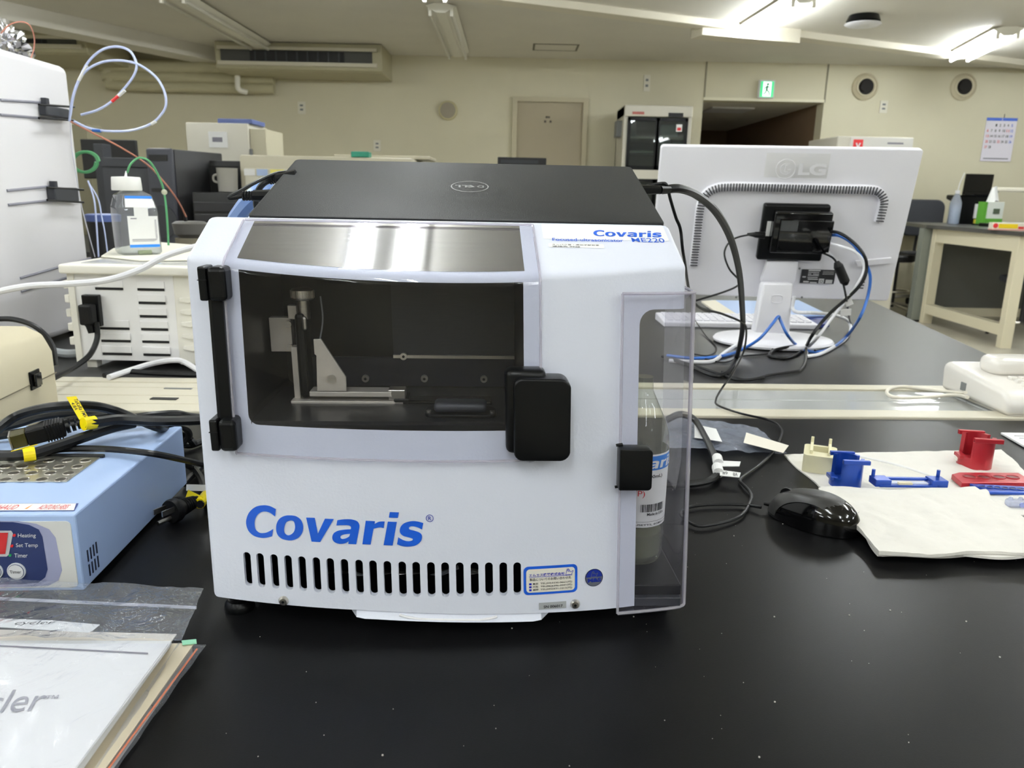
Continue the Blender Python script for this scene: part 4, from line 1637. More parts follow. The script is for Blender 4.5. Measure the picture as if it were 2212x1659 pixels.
# clear tape over the embossed maker's emblem
ta, tb = mhit(1657, 330, YBK), mhit(1785, 385, YBK)
tp_ = obj('clear_tape', bxm(ta[0], tb[0], YBK - .0016, YBK - .0002, tb[1], ta[1]), clear('tape_film', (254, 254, 252), .08, .02), back)
EMB = mat('embossed_white', (236, 235, 238), .1)
ec = mhit(1697, 365, YBK)
bm = new()
tube(bm, [(ec[0] + .0225 * math.cos(k * PI / 16), YBK - .002, ec[1] + .0225 * math.sin(k * PI / 16)) for k in range(33)], .0011, 6, 1)
tube(bm, [(ec[0] + dx, YBK - .002, ec[1] + dz) for dx, dz in ((.003, .009), (-.002, .009), (-.002, -.007), (.006, -.007))], .0012, 6, 1)
tube(bm, [(ec[0] + .013 * math.cos(a_), YBK - .002, ec[1] + .013 * math.sin(a_)) for a_ in [R(60 + 25 * k) for k in range(12)]] + [(ec[0] + .013, YBK - .002, ec[1] - .001), (ec[0] + .004, YBK - .002, ec[1] - .001)], .001, 6, 1)
obj('embossed_emblem', bm, EMB, tp_, smooth=True)
la, lb_ = mhit(1727, 352, YBK), mhit(1782, 379, YBK)
lettering([('LG', la[0], lb_[0], lb_[1], la[1])], lambda u, v: Vector((u, YBK - .002, v)), EMB, tp_, bold=.04)
# rating label
YL_ = YBK
YBK = YBK + .0089
ra, rb = mhit(1732, 581, YBK), mhit(1800, 613, YBK)
rl = obj('rating_label', bxm(ra[0], rb[0], YBK - .0022, YBK - .0009, rb[1], ra[1]), mat('rating_black', (38, 38, 40), .4), back)
bm = new()
w_, h_ = rb[0] - ra[0], ra[1] - rb[1]
for (a_, b_, c_, d_) in ((.2, .55, .9, .98), (.2, .52, .78, .82), (.2, .3, .66, .7), (.35, .52, .66, .7), (.2, .52, .56, .6), (.05, .15, .42, .5), (.2, .5, .42, .46), (.22, .52, .28, .34), (.55, .7, .02, .36), (.75, .95, .04, .3), (.1, .26, .06, .16), (.3, .5, .02, .1), (.62, .95, .88, .9), (.62, .95, .78, .8), (.62, .95, .68, .7)):
    box(bm, ra[0] + w_ * a_, ra[0] + w_ * b_, YBK - .0026, YBK - .0022, rb[1] + h_ * c_, rb[1] + h_ * d_)
lm_ = obj('label_print', bm, mat('label_print_grey', (190, 190, 190), .5), rl)
bm = new()
qx, qz = ra[0] + w_ * .625, rb[1] + h_ * .18
tube(bm, [(qx + .0035 * math.cos(k * PI / 8), YBK - .0028, qz + .003 * math.sin(k * PI / 8)) for k in range(17)], .0005, 4, 1)
obj('round_mark', bm, INK, rl)
YBK = YL_
# stand: hinge block, neck, round foot (built upright, in world axes)
fc = P(1655, 733, z=BZ)
bm = new()
prism(bm, [tuple(mhit(a_, b_, YBK)) for a_, b_ in ((1655, 560), (1722, 560), (1716, 600), (1705, 625), (1668, 622), (1640, 605))], lambda u, v: (u, YBK + .002, v), lambda u, v: (u, YBK - .018, v), .004)
obj('hinge_cover', bm, MWH, mo, smooth=True)
bm = new()
ny = P(1668, 720, z=BZ + .015)
n0 = [P(a_, b_, Y=1.86) for a_, b_ in ((1650, 612), (1714, 612), (1706, 722), (1630, 718))]
A = [bm.verts.new(p) for p in n0]
B = [bm.verts.new(p + Vector((0, .035, 0))) for p in n0]
bm.faces.new(A[::-1]); bm.faces.new(B)
for k in range(4):
    bm.faces.new((A[k], A[(k + 1) % 4], B[(k + 1) % 4], B[k]))
bmesh.ops.bevel(bm, geom=bm.edges[:], offset=.005, segments=3, affect='EDGES', profile=.5)
nk = obj('stand_neck', bm, MWH, mo, world=True, smooth=True, recalc=True)
nx_ = P(1678, 646, Y=1.858)
bm = new()
tube(bm, [nx_ + Vector((.013 * c_, 0, .009 * s_)) for c_, s_ in ((-1, -.6), (-.6, -1), (.6, -1), (1, -.6), (1, .6), (.6, 1), (-.6, 1), (-1, .6), (-1, -.6))], .0009, 5, 2)
obj('neck_button', bm, MWH, nk, world=True, smooth=True)
bm = new()
lathe(bm, [(.13, 0), (.148, .004), (.15, .009), (.146, .014), (.11, .019), (.02, .022)], 48, Matrix.Translation((fc.x, fc.y - .05, BZ)) @ Matrix.Diagonal((1, .8, 1, 1)))
obj('foot', bm, MWH, mo, world=True, smooth=True)
# mini computer clamped on the back
mc = thing('mini_computer', 'small black computer box strapped to the back of the white monitor', 'computer', (MX, MY, MZ), -.0943, rx=.2358)
MW[mc.name] = MM.copy()


def mbox(px0, py0, px1, py1, y0, y1, bev, m, name, parent, seg=3, yl=None):
    a_, b_ = mhit(px0, py0, y1 if yl is None else yl), mhit(px1, py1, y1 if yl is None else yl)
    return obj(name, bxm(min(a_[0], b_[0]), max(a_[0], b_[0]), min(y0, y1), max(y0, y1), min(a_[1], b_[1]), max(a_[1], b_[1]), bev=bev, seg=seg), m, parent, smooth=True)


mbox(1652, 441, 1774, 566, YBK - .0015, -.035, .006, BLACK, 'mount_case', mc)
cs = mbox(1676, 458, 1785, 550, -.0352, -.062, .004, BLACKG, 'computer_case', mc)
mbox(1688, 476, 1790, 546, -.0622, -.072, .0012, BLACKG, 'top_cover', mc)
mbox(1689, 477, 1722, 500, -.0722, -.0726, .0, mat('film_grey', (60, 62, 64), .2), 'film_patch', mc)
mbox(1658, 478, 1662, 510, -.0352, -.036, .0, PAPER, 'side_sticker', mc)


def plug(name, a_, b_, r, parent=None, m=None):
    return cym(a_, b_, r, r * .7, 10)


def mp(px, py, y=-.05):
    q = mhit(px, py, y)
    return MM @ Vector((q[0], y, q[1]))


# cables round the monitor
def wp(*pts):
    """(px, py, z) or (px, py, None, Y)"""
    out = []
    for p in pts:
        if len(p) == 4:
            out.append(P(p[0], p[1], Y=p[3]))
        else:
            out.append(P(p[0], p[1], z=BZ + p[2]))
    return out


GC = 'cables around the white monitor'
c_ = cable('cable', 'thin black usb cable hanging in a loop left of the mini computer', [mp(1650, 508)] + wp((1620, 507, None, 1.80), (1582, 518, None, 1.79), (1565, 545, None, 1.78), (1575, 580, None, 1.77), (1596, 605, None, 1.75), (1592, 618, None, 1.72), (1560, 632, None, 1.65), (1500, 650, None, 1.6)), .0022, CABLE, group=GC)
pl = thing('cable_plug', 'black usb plug in the left side of the mini computer', 'plug', mp(1640, 508))
obj('plug_body', cym(mp(1652, 508), mp(1630, 507), .009, .007, 10), BLACK, pl, world=True)
obj('strain_relief', cym(mp(1630, 507), mp(1614, 506), .006, .003, 10), BLACK, pl, world=True)
c_ = cable('cable', 'long dark cable arching from the mini computer down to the monitor foot', [mp(1785, 500)] + wp((1812, 503, None, 1.82), (1842, 522, None, 1.8), (1866, 550, None, 1.78), (1872, 580, None, 1.78), (1862, 610, None, 1.77), (1835, 640, None, 1.76), (1800, 670, None, 1.74), (1772, 700, None, 1.72), (1752, 728, None, 1.7), (1740, 750, .006), (1722, 765, .004), (1695, 774, .004), (1668, 771, .004), (1662, 766, .004), (1672, 757, .006), (1700, 750, .012), (1738, 746, .012)), .0038, CABLE, group=GC)
c_ = cable('cable', 'white cable curving from the mini computer to the bundle beside the foot', [mp(1786, 525)] + wp((1815, 532, None, 1.82), (1848, 545, None, 1.8), (1866, 570, None, 1.79), (1860, 600, None, 1.78), (1830, 645, None, 1.77), (1795, 690, None, 1.75), (1765, 730, None, 1.72), (1745, 752, .006), (1742, 766, .005)), .0035, WCABLE, group=GC)
c_ = cable('cable', 'dark lead leaving the cable bundle toward the duct and back behind the clear cover', wp((1741, 752, .01), (1741, 772, .006), (1738, 785, .004), (1728, 799, .004), (1715, 803, .004), (1660, 811, .004), (1620, 821, .004), (1590, 817, .004), (1560, 803, .004)), .003, CABLE, group=GC)
c_ = cable('cable', 'blue network cable sweeping past the monitor corner and behind the foot', [mp(1788, 508)] + wp((1815, 510, None, 1.84), (1845, 530, None, 1.84), (1868, 565, None, 1.84), (1880, 600, None, 1.84), (1872, 650, None, 1.83), (1855, 690, None, 1.80), (1830, 725, .02), (1800, 750, .006), (1770, 760, .005), (1745, 758, .005), (1720, 745, .014), (1700, 722, .05), (1686, 692, None, 1.80), (1681, 684, None, 1.80), (1668, 700, None, 1.78), (1640, 732, .04), (1600, 756, .008), (1560, 769, .005), (1500, 774, .005), (1440, 768, .005)), .0036, BCABLE, group=GC)
c_ = cable('cable', 'white power cable looping over the blue folders and down behind the black lead', wp((1716, 640, None, 1.86), (1712, 664, None, 1.86), (1722, 674, None, 1.84), (1760, 676, None, 1.82), (1800, 680, .05), (1828, 690, .03), (1838, 708, .01), (1828, 730, .006), (1800, 750, .006), (1770, 765, .005), (1742, 770, .005)), .0042, WCABLE, group=GC)
c_ = cable('cable', 'thin black power lead with white tags dropping from the ferrite block', [mp(1776, 546)] + wp((1800, 558, None, 1.80), (1812, 580, None, 1.78), (1822, 615, None, 1.77), (1829, 650, None, 1.76), (1835, 690, .04), (1840, 705, .01), (1832, 728, .006), (1805, 746, .005), (1760, 757, .01)), .0024, CABLE, group=GC)
fe = thing('ferrite_core', 'black ferrite block on the thin power lead below the mini computer', 'ferrite core', P(1818, 593, Y=1.775))
obj('block', cym(P(1811, 575, Y=1.776), P(1825, 608, Y=1.774), .011, seg=12), RUBBER, fe, world=True, smooth=True)
obj('end_collar', cym(P(1807, 566, Y=1.776), P(1811, 575, Y=1.776), .006, .011, seg=12), RUBBER, fe, world=True)
obj('end_collar', cym(P(1825, 608, Y=1.774), P(1827, 616, Y=1.774), .011, .005, seg=12), RUBBER, fe, world=True)
for (px, py, lab) in ((1832, 650, 'small white paper tag on the power lead beside the monitor corner'), (1827, 675, 'lower white paper tag on the power lead above the cable loop')):
    c = P(px, py, Y=1.76)
    o = obj('cable_tag', bxm(-.012, .012, -.001, .001, -.008, .008, bev=.0004), PAPER)
    o.location = c
    o.rotation_euler = (R(10), R(-8 if py > 660 else 60), 0)
    tag(o, lab, 'cable tag', 'white tags on the power lead')
c_ = cable('cable', 'thick black laptop cable arching from the laptop plug down to the far bench', [P(1430, 410, Y=.87)] + [P(a_, b_, Y=y_) for a_, b_, y_ in ((1470, 408, .88), (1510, 425, .92), (1550, 462, .97), (1580, 520, 1.05), (1597, 590, 1.15), (1603, 660, 1.28), (1604, 710, 1.42), (1597, 750, 1.6))] + wp((1590, 775, .01), (1575, 800, .007), (1553, 812, .006), (1525, 806, .006), (1490, 790, .006), (1450, 775, .006)), .0048, CABLE, group='laptop leads')
c_ = cable('cable', 'thin black lead from the laptop, crossing the cable duct to the mouse', wp((1440, 772, .004), (1500, 800, .004), (1520, 690 + 80, .02)) [:0] + [P(a_, b_, Y=y_) for a_, b_, y_ in ((1395, 402, .86), (1425, 397, .87), (1440, 400, .87), (1448, 430, .885), (1460, 470, .90), (1470, 497, .91), (1478, 560, .93))] + [P(1500, 655, Y=1.1), P(1560, 678, Y=1.25), P(1600, 695, Y=1.35), P(1612, 712, Y=1.38), P(1606, 760, Y=1.44), P(1580, 810, Y=1.38)] + wp((1562, 835, .012), (1547, 862, .009), (1552, 876, .009), (1600, 893, .008), (1660, 907, .004), (1685, 922, .004), (1688, 940, .004), (1670, 975, .004), (1640, 1005, .004), (1602, 1032, .004), (1601, 1042, .004), (1620, 1062, .004), (1622, 1080, .004), (1605, 1110, .004), (1575, 1125, .004), (1520, 1136, .004), (1492, 1130, .004), (1470, 1110, .004), (1488, 1096, .004), (1530, 1090, .004), (1600, 1090, .004), (1645, 1096, .006)), .0019, CABLE, group='laptop leads')
c_ = cable('cable', 'thin grey lead lying on the far bench beside the monitor foot', wp((1500, 690, .02), (1525, 725, .004), (1548, 752, .003), (1530, 768, .003), (1500, 765, .003)), .0016, CABLE, group='laptop leads')
c_ = cable('cable', 'black lead curling across the bench in front of the monitor foot', wp((1480, 770, .003), (1520, 775, .003), (1565, 783, .003), (1600, 770, .003), (1640, 766, .003), (1662, 762, .004), (1675, 742, .012), (1688, 727, .02), (1705, 738, .014), (1730, 752, .008), (1738, 749, .008)), .002, CABLE, group=GC)
c_ = cable('cable', 'white cable lying by the left side of the monitor foot', wp((1445, 779, .004), (1500, 782, .004), (1540, 780, .004), (1565, 762, .006), (1595, 742, .02)), .0045, WCABLE, group=GC)
c_ = cable('cable', 'black lead coming out behind the clear cover and running along the far bench', wp((1430, 770, .005), (1500, 790, .005), (1560, 810, .005), (1600, 821, .005), (1650, 816, .005)), .003, CABLE, group=GC)
# laptop plugs
pl = thing('cable_plug', 'black usb plug in the right side of the laptop', 'plug', P(1400, 411, Y=.86))
obj('plug_body', cym(P(1385, 410, Y=.855), P(1425, 410, Y=.86), .0055, .0045, 10), BLACK, pl, world=True)
obj('strain_relief', cym(P(1425, 410, Y=.86), P(1446, 409, Y=.87), .0048, .0035, 10), BLACK, pl, world=True)
pl = thing('cable_plug', 'black ribbed usb plug in the left side of the laptop', 'plug', P(565, 423, Y=.80))
obj('plug_body', cym(P(600, 423, Y=.79), P(548, 423, Y=.79), .0065, .0055, 8), BLACK, pl, world=True)
for k in range(4):
    obj('rib', cym(P(546 - k * 6, 423, Y=.79), P(543 - k * 6, 423, Y=.79), .0048, seg=10), RUBBER, pl, world=True)
pl = thing('cable_plug', 'second black plug, upper one at the left side of the laptop', 'plug', P(600, 385, Y=.84))
obj('plug_body', cym(P(640, 378, Y=.845), P(600, 386, Y=.845), .0058, .005, 8), BLACK, pl, world=True)
for k in range(4):
    obj('rib', cym(P(600 - k * 5, 386 + k * .8, Y=.845), P(597.5 - k * 5, 386.6 + k * .8, Y=.845), .0048, seg=10), RUBBER, pl, world=True)
cable('cable', 'thin black lead folded back at the left side of the laptop', [P(640, 372, Y=.86), P(600, 374, Y=.85), P(560, 390, Y=.82), P(520, 412, Y=.8), P(497, 424, Y=.79), P(500, 428, Y=.79), P(530, 423, Y=.79)], .0019, CABLE, group='laptop leads')
cable('cable', 'black lead running down from the upper left laptop plug', [P(588, 387, Y=.845), P(570, 396, Y=.84), P(558, 412, Y=.84), P(553, 440, Y=.84), P(560, 470, Y=.86)], .0032, CABLE, group='laptop leads')
hz = P(500, 560, Y=1.0)
cable('hose', 'thick blue hose curving up behind the instrument beside the laptop', [Vector((hz.x + .05, 1.05, BZ + .0115)), Vector((hz.x + .01, 1.0, BZ + .05)), P(498, 560, Y=1.0), P(505, 490, Y=1.0), P(520, 460, Y=.98), P(545, 430, Y=.96), P(580, 405, Y=.96), P(620, 395, Y=.98)], .011, mat('blue_hose', (120, 150, 205), .35), cat='hose')

# keyboard, folders behind the stand
kb = thing('keyboard', 'white keyboard lying behind the monitor stand', 'keyboard', P(1640, 705, z=BZ), R(1))
kl, kr = P(1440, 712, z=BZ), P(1755, 706, z=BZ)
ky = (kl.y + kr.y) / 2
kx_ = kb.location.x
ky_ = kb.location.y
hw_ = (kr.x - kl.x) / 2
cxk = (kr.x + kl.x) / 2 - kx_
bm = new()
prism(bm, [(ky - ky_, .0), (ky - ky_, .014), (ky - ky_ + .13, .022), (ky - ky_ + .13, 0)], lambda u, v: (cxk - hw_, u, v), lambda u, v: (cxk + hw_, u, v), .003)
obj('keyboard_case', bm, MWH, kb)
for r_ in range(5):
    for k_ in range(20):
        x_ = cxk - hw_ + .012 + (2 * hw_ - .024) * (k_ + .5) / 20
        y_ = ky - ky_ + .02 + r_ * .021
        z_ = .0155 + r_ * .0013
        obj('key', bxm(x_ - .0085, x_ + .0085, y_, y_ + .017, z_, z_ + .004, bev=.001, seg=1), MWH, kb)


def sheet(name, label, cat, pix, z, th, m, group=None):
    pts_ = [P(a_, b_, z=BZ + z) for a_, b_ in pix]
    bm = new()
    prism(bm, [(p.x, p.y) for p in pts_], lambda u, v: (u, v, BZ + z - th), lambda u, v: (u, v, BZ + z), .0004)
    o = obj(name, bm, m)
    return tag(o, label, cat, group)


sheet('folder', 'light blue folder lying behind the monitor stand, left of the neck', 'folder', [(1535, 648), (1660, 650), (1660, 690), (1600, 690), (1580, 676)], .012, .01, mat('folder_blue', (165, 190, 232), .3))
sheet('folder', 'light blue folder behind the monitor stand, right of the neck', 'folder', [(1715, 648), (1725, 648), (1790, 679), (1705, 682)], .016, .006, MC['folder_blue'])
sheet('folder', 'navy folder under the pale blue folder, right of the neck', 'folder', [(1712, 676), (1785, 676), (1780, 690), (1740, 687)], .008, .006, mat('folder_navy', (38, 52, 120), .35))
sheet('paper_stack', 'pale paper stack with folded corner behind the clear cover', 'paper', [(1515, 650), (1545, 648), (1597, 682), (1560, 682)], .02, .006, mat('aged_paper', (225, 218, 200), .6))
sheet('notebook', 'dark blue notebook end beside the keyboard', 'notebook', [(1750, 690), (1785, 688), (1792, 699), (1753, 702)], .012, .01, MC['folder_navy'])

# ================================================================== LEFT SIDE OF THE FAR BENCH
# tall white instrument
t = thing('white_instrument', 'tall white instrument case with grey tubing clips at the edge of the frame', 'instrument', (-1.06, 1.95, BZ), R(2))
IWH = mat('instrument_white', (222, 220, 222), .45, bump=.03, bscale=200)
zt = P(157, 150, X=-1.07).z - BZ
yf = P(-120, 600, X=-1.07).y - 1.95
bm = new()
prism(bm, [(-.02, .012), (-.02, zt), (-.55, zt + .0), (-.55, .012)], lambda u, v: (-.5, u, v), lambda u, v: (0, u, v), .018, 4)
obj('case', bm, IWH, t, smooth=True)
for (x_, y_) in ((-.46, -.06), (-.04, -.06), (-.46, -.5), (-.04, -.5)):
    obj('foot', cym((x_, y_, 0), (x_, y_, .014), .015, seg=12), RUBBER, t)


def sidept(px, py, off=0.0):
    """point on the instrument's right flank (machine frame)"""
    iv = mw(t).inverted()
    a_ = iv @ CAM
    b_ = (iv @ (CAM + ray(px, py))) - a_
    k_ = (off - a_.x) / b_.x
    return a_ + b_ * k_


GROOVE = mat('panel_groove', (130, 130, 140), .5)
for (p0_, p1_) in (((0, 216), (92, 222)), ((0, 248), (95, 256)), ((14, 412), (105, 403)), ((17, 443), (108, 433)), ((43, 601), (195, 558)), ((45, 630), (150, 598))):
    a_, b_ = sidept(*p0_, .0), sidept(*p1_, .0)
    obj('guide_rod', cym(a_, b_, .003, seg=8), GROOVE, t)  # slot line on the flank, its shadow put into the grey colour
for (px0, py0, px1, py1) in ((92, 226, 145, 258), (110, 405, 165, 435)):
    a_, b_ = sidept(px0, py0, .012), sidept(px1, py1, .012)
    cl = obj('tube_clip', bxm(.001, .02, min(a_.y, b_.y), max(a_.y, b_.y), min(a_.z, b_.z), max(a_.z, b_.z), bev=.003), DGREY, t)
    for py_ in (py0 + 2, py1 - 1):
        c_, d_ = sidept(px0 - 8, py_ - 2, .018), sidept(px1 + 15, py_ + 3, .018)
        obj('clip_pin', cym(c_, d_, .0025, seg=8), BLACK, cl)
    c_ = sidept(px0 + 8, py0 - 6, .012)
    obj('clip_catch', bxm(.004, .016, c_.y - .008, c_.y + .006, c_.z - .012, c_.z + .008, bev=.001), DGREY, cl)
# foil and tubes on top of it
bm = new()
c = P(5, 95, X=-1.25)
bmesh.ops.create_icosphere(bm, subdivisions=4, radius=.05, matrix=Matrix.Translation(c))
for v in bm.verts:
    d = v.co - c
    n_ = noise.noise(v.co * 40) * .5 + noise.noise(v.co * 90) * .4
    v.co = c + d * (1 + n_) * (1.0 if d.z > 0 else 1.2)
    v.co.z = max(v.co.z, BZ + zt + .002)
o = tag(obj('foil_wrap', bm, mat('foil', (225, 225, 228), .12, metal=1.0)), 'crumpled silver foil on top of the white instrument', 'foil')


def xt(*pts):
    return [P(a_, b_, Y=y_) for a_, b_, y_ in pts]


CT = mat('milky_tubing', (196, 206, 240), .2)
GT = 'thin tubing beside the white instrument'
Y0 = 1.85
cable('tubing', 'copper coloured thin tube arching out of the silver foil', xt((2, 72, 1.8), (20, 54, 1.8), (45, 47, 1.8), (64, 55, 1.8), (74, 80, 1.82), (73, 105, 1.84), (65, 132, 1.87)), .0014, mat('copper_tube', (190, 125, 105), .3), 'tubing', GT)
lp1 = cable('tubing', 'small upper loop of milky tubing with an orange band', xt((152, 250, Y0), (158, 210, Y0), (170, 175, Y0), (190, 135, Y0), (220, 108, Y0), (255, 101, Y0), (282, 112, Y0), (295, 140, Y0), (288, 165, Y0), (265, 195, Y0), (240, 220, Y0), (210, 238, Y0), (175, 248, Y0)), .0028, CT, 'tubing', GT, n=10)
lp2 = cable('tubing', 'large lower loop of milky tubing with a blue band', xt((150, 262, Y0), (156, 215, Y0), (172, 170, Y0), (200, 143, Y0), (240, 131, Y0), (290, 136, Y0), (330, 160, Y0), (352, 190, Y0), (359, 222, Y0), (350, 245, Y0), (325, 268, Y0), (280, 282, Y0), (230, 283, Y0), (190, 276, Y0), (160, 262, Y0)), .0028, CT, 'tubing', GT, n=10)
for (a_, b_, m_, par, nm_) in (((242, 219), (256, 207), REDI, lp1, 'orange_band'), ((256, 207), (270, 195), PAPER, lp1, 'white_sleeve'), ((200, 281), (218, 283), BCABLE, lp2, 'blue_band'), ((327, 268), (337, 262), PAPER, lp2, 'white_sleeve'), ((170, 174), (188, 142), PAPER, lp1, 'white_sleeve')):
    obj(nm_, cym(P(*a_, Y=Y0), P(*b_, Y=Y0), .0036, seg=10), m_, par)
cable('tubing', 'long copper coloured tube sagging from the instrument to the grey reservoir', xt((152, 262, 1.85), (200, 287, 1.9), (260, 318, 1.95), (320, 357, 2.05), (360, 400, 2.1), (385, 435, 2.15), (402, 468, 2.2)), .0022, MC['copper_tube'], 'tubing', GT)
gt = cable('tubing', 'green tube rising from the bottle cap and hanging down to a small ball', xt((275, 373, 1.66), (282, 355, 1.66), (300, 341, 1.67), (322, 348, 1.68), (340, 375, 1.69), (352, 405, 1.7), (358, 440, 1.7), (362, 490, 1.7), (364, 530, 1.7)), .0022, mat('green_tube', (80, 150, 100), .35), 'tubing', GT)
bm = new(); bmesh.ops.create_uvsphere(bm, u_segments=14, v_segments=10, radius=.006, matrix=Matrix.Translation(P(355, 415, Y=1.7)))
obj('bead', bm, mat('bead_beige', (180, 180, 160), .4), gt, smooth=True)
cable('tubing', 'clear blue-white tube hanging down beside the white instrument', xt((190, 390, 1.95), (203, 430, 1.95), (208, 480, 1.95), (213, 555, 1.95)), .0022, CT, 'tubing', GT)
cable('tubing', 'second clear tube hanging beside the instrument, bending behind the bottle', xt((192, 395, 2.0), (212, 430, 2.0), (220, 470, 2.0), (226, 500, 2.0), (232, 545, 2.0)), .0018, CT, 'tubing', GT)
cable('tubing', 'thin milky line running down the white instrument between its two clips', [mw(t) @ (sidept(a_, b_, .006)) for a_, b_ in ((152, 262), (155, 320), (165, 380), (175, 440), (190, 500), (205, 555))], .0013, mat('pale_line', (205, 205, 215), .4), 'tubing', GT)
gc = cable('tubing', 'coil of green tubing half hidden behind the white instrument', xt(*[(180 + 27 * math.cos(k * .5) + k * .3, 350 + 22 * math.sin(k * .5), 1.98) for k in range(26)]), .0035, MC['green_tube'], 'tubing', GT)

# white vented box
PY = 1.5
pa, pb = P(168, 790, z=BZ + .012), P(400, 792, z=BZ + .012)
t = thing('vented_box', 'white plastic laboratory box with two columns of dark louvre slots', 'power supply', (-.86, PY, BZ), R(0))
WB = mat('box_white', (232, 229, 218), .4)
bx_l = P(185, 700, Y=PY).x + .86 - .012
bx_r = P(382, 700, Y=PY).x + .86
bz_t = P(280, 592, Y=PY).z - BZ
bz_b = .018
BW_ = bx_r + .075
front = obj('front_panel', bxm(bx_l, bx_r, .0, .03, bz_b, bz_t), mat('box_panel', (238, 237, 236), .4), t)
obj('body', bxm(bx_l, BW_, .0305, .36, bz_b, bz_t), WB, t)
bm = new()
prism(bm, rrect(bx_l - .02, BW_ + .015, -.02, .385, .008, 3), lambda u, v: (u, v, bz_t), lambda u, v: (u, v, bz_t + .018), .004, 3)
obj('lid', bm, WB, t, smooth=True)
obj('lid_inset', bxm(bx_l + .01, BW_ - .01, .01, .35, bz_t + .018, bz_t + .0195, bev=.001), mat('lid_inset', (215, 215, 212), .12), t)
obj('left_rim', bxm(bx_l - .012, bx_l, -.004, .01, bz_b - .006, bz_t), WB, t)
for k in range(5):
    zz = bz_b + .03 + k * .028
    obj('rim_notch', bxm(bx_l - .022, bx_l - .012, -.004, .012, zz, zz + .016, bev=.002), WB, t)
# louvres: five on the left of which three low, six on the right
SLOTD = mat('slot_black', (10, 10, 11), .7)
for (px0, px1, rows2) in ((296, 356, (622, 651, 680, 708, 735, 763)), (215, 280, (706, 733, 761)), (205, 267, (620,))):
    for k, py in enumerate(rows2):
        sk = (py - 620) / 140 * 13 if px0 > 290 else (py - 700) / 60 * 6
        if py == 620:
            sk = 0
        a_, b_ = P(px0 + sk, py, Y=PY), P(px1 + sk, py + 1, Y=PY)
        lv = obj('louvre', bxm(a_.x + .86, b_.x + .86, -.003, .0, a_.z - BZ - .0, a_.z - BZ + .014, bev=.001), MC['box_panel'], t)
        obj('slot', bxm(a_.x + .86 + .001, b_.x + .86 - .001, -.0015, .0, a_.z - BZ - .005, a_.z - BZ - .0002), SLOTD, lv)
# corner post with wavy side vents
bm = new()
obj('corner_post', bxm(bx_r + .0, BW_, -.003, .03, bz_b - .006, bz_t, bev=.003), WB, t)
for k in range(5):
    zz = bz_t - .05 - k * .024
    bm = new()
    prism(bm, [(bx_r + .012, zz), (bx_r + .03, zz - .004), (BW_ - .0, zz + .016), (BW_ - .0, zz + .028), (bx_r + .03, zz + .008), (bx_r + .012, zz + .006)], lambda u, v: (u, -.009, v), lambda u, v: (u, -.0025, v), .001)
    obj('side_fin', bm, WB, t)
for (x_, y_) in ((bx_l, .02), (BW_ - .02, .02), (bx_l, .33), (BW_ - .02, .33)):
    obj('foot', bxm(x_, x_ + .02, y_ - .01, y_ + .01, 0, bz_b, bev=.001), WB, t)
# black mains plug in its face
c = P(205, 668, Y=PY)
pl = thing('mains_plug', 'black mains connector plugged into the white vented box', 'plug', (c.x, c.y - .012, c.z))
obj('socket_block', bxm(-.016, .016, -.004, .0105, -.032, .03, bev=.002), BLACK, pl)
obj('connector', bxm(-.012, .013, -.028, -.0045, -.026, .014, bev=.004), RUBBER, pl)
obj('collar', cym((.002, -.016, -.026), (.004, -.016, -.042), .008, .006, 12), RUBBER, pl)
cable('cable', 'black mains lead hanging from the connector on the white vented box', [P(208, 696, Y=PY - .028), P(210, 730, Y=PY - .03), P(195, 765, Y=1.44), P(165, 790, Y=1.38), P(125, 812, Y=1.3)] + wp((90, 830, .03)), .0052, CABLE, group='mains leads on the left')
# paper on top and the bottle
zz = bz_t + .0195
pp = [P(a_, b_, z=BZ + zz + .003) for a_, b_ in ((218, 553), (300, 562), (440, 561), (440, 530), (330, 522), (245, 536))]
bm = new()
prism(bm, [(p.x, p.y) for p in pp], lambda u, v: (u, v, BZ + zz + .001), lambda u, v: (u, v, BZ + zz + .003), .0003)
tag(obj('paper_sheet', bm, mat('cream_paper', (238, 234, 216), .55)), 'cream paper sheet on the white vented box under the bottle', 'paper')
bp = P(283, 552, z=BZ + zz + .003)
bt = thing('reagent_bottle', 'square clear reagent bottle with white cap and blue-striped label on the vented box', 'bottle', (bp.x - .004, bp.y + .045, bp.z), R(40))
CB = clear('bottle_clear', (226, 230, 230), .05, .14, ior=1.45)
bwid = .041
bm = new()
secs = [(.9, 0), (1, .006), (1, .085), (.98, .10), (.82, .125), (.55, .132), (.42, .135), (.42, .142)]
rings = []
for s_, z_ in secs:
    pts_ = rrect(-bwid * s_, bwid * s_, -bwid * s_ * .9, bwid * s_ * .9, min(.012, bwid * s_ * .6), 3)
    rings.append([bm.verts.new((u - .003 * z_ / .14, v, z_)) for u, v in pts_])
for a_, b_ in zip(rings, rings[1:]):
    for k in range(len(a_)):
        bm.faces.new((a_[k], a_[(k + 1) % len(a_)], b_[(k + 1) % len(a_)], b_[k]))
bm.faces.new(rings[0][::-1])
obj('bottle_body', bm, CB, bt, smooth=True)
obj('cap', mb(lambda b: lathe(b, [(.029, .134), (.030, .136), (.0285, .16), (.027, .162), (.003, .163)], 30, Matrix.Translation((-.012, 0, 0)))), mat('cap_white', (236, 235, 230), .4), bt, smooth=True)
obj('cap_nipple', cym((-.012, 0, .162), (-.01, 0, .174), .003, .0015, 10), WHITE, bt)
lb = obj('label', bxm(-.026, .034, -.0378, -.0372, .016, .082), mat('label_white', (236, 236, 234), .45), bt)
obj('label_neck', bxm(-.012, .016, -.0376, -.037, .082, .1), MC['label_white'], bt)
bm = new()
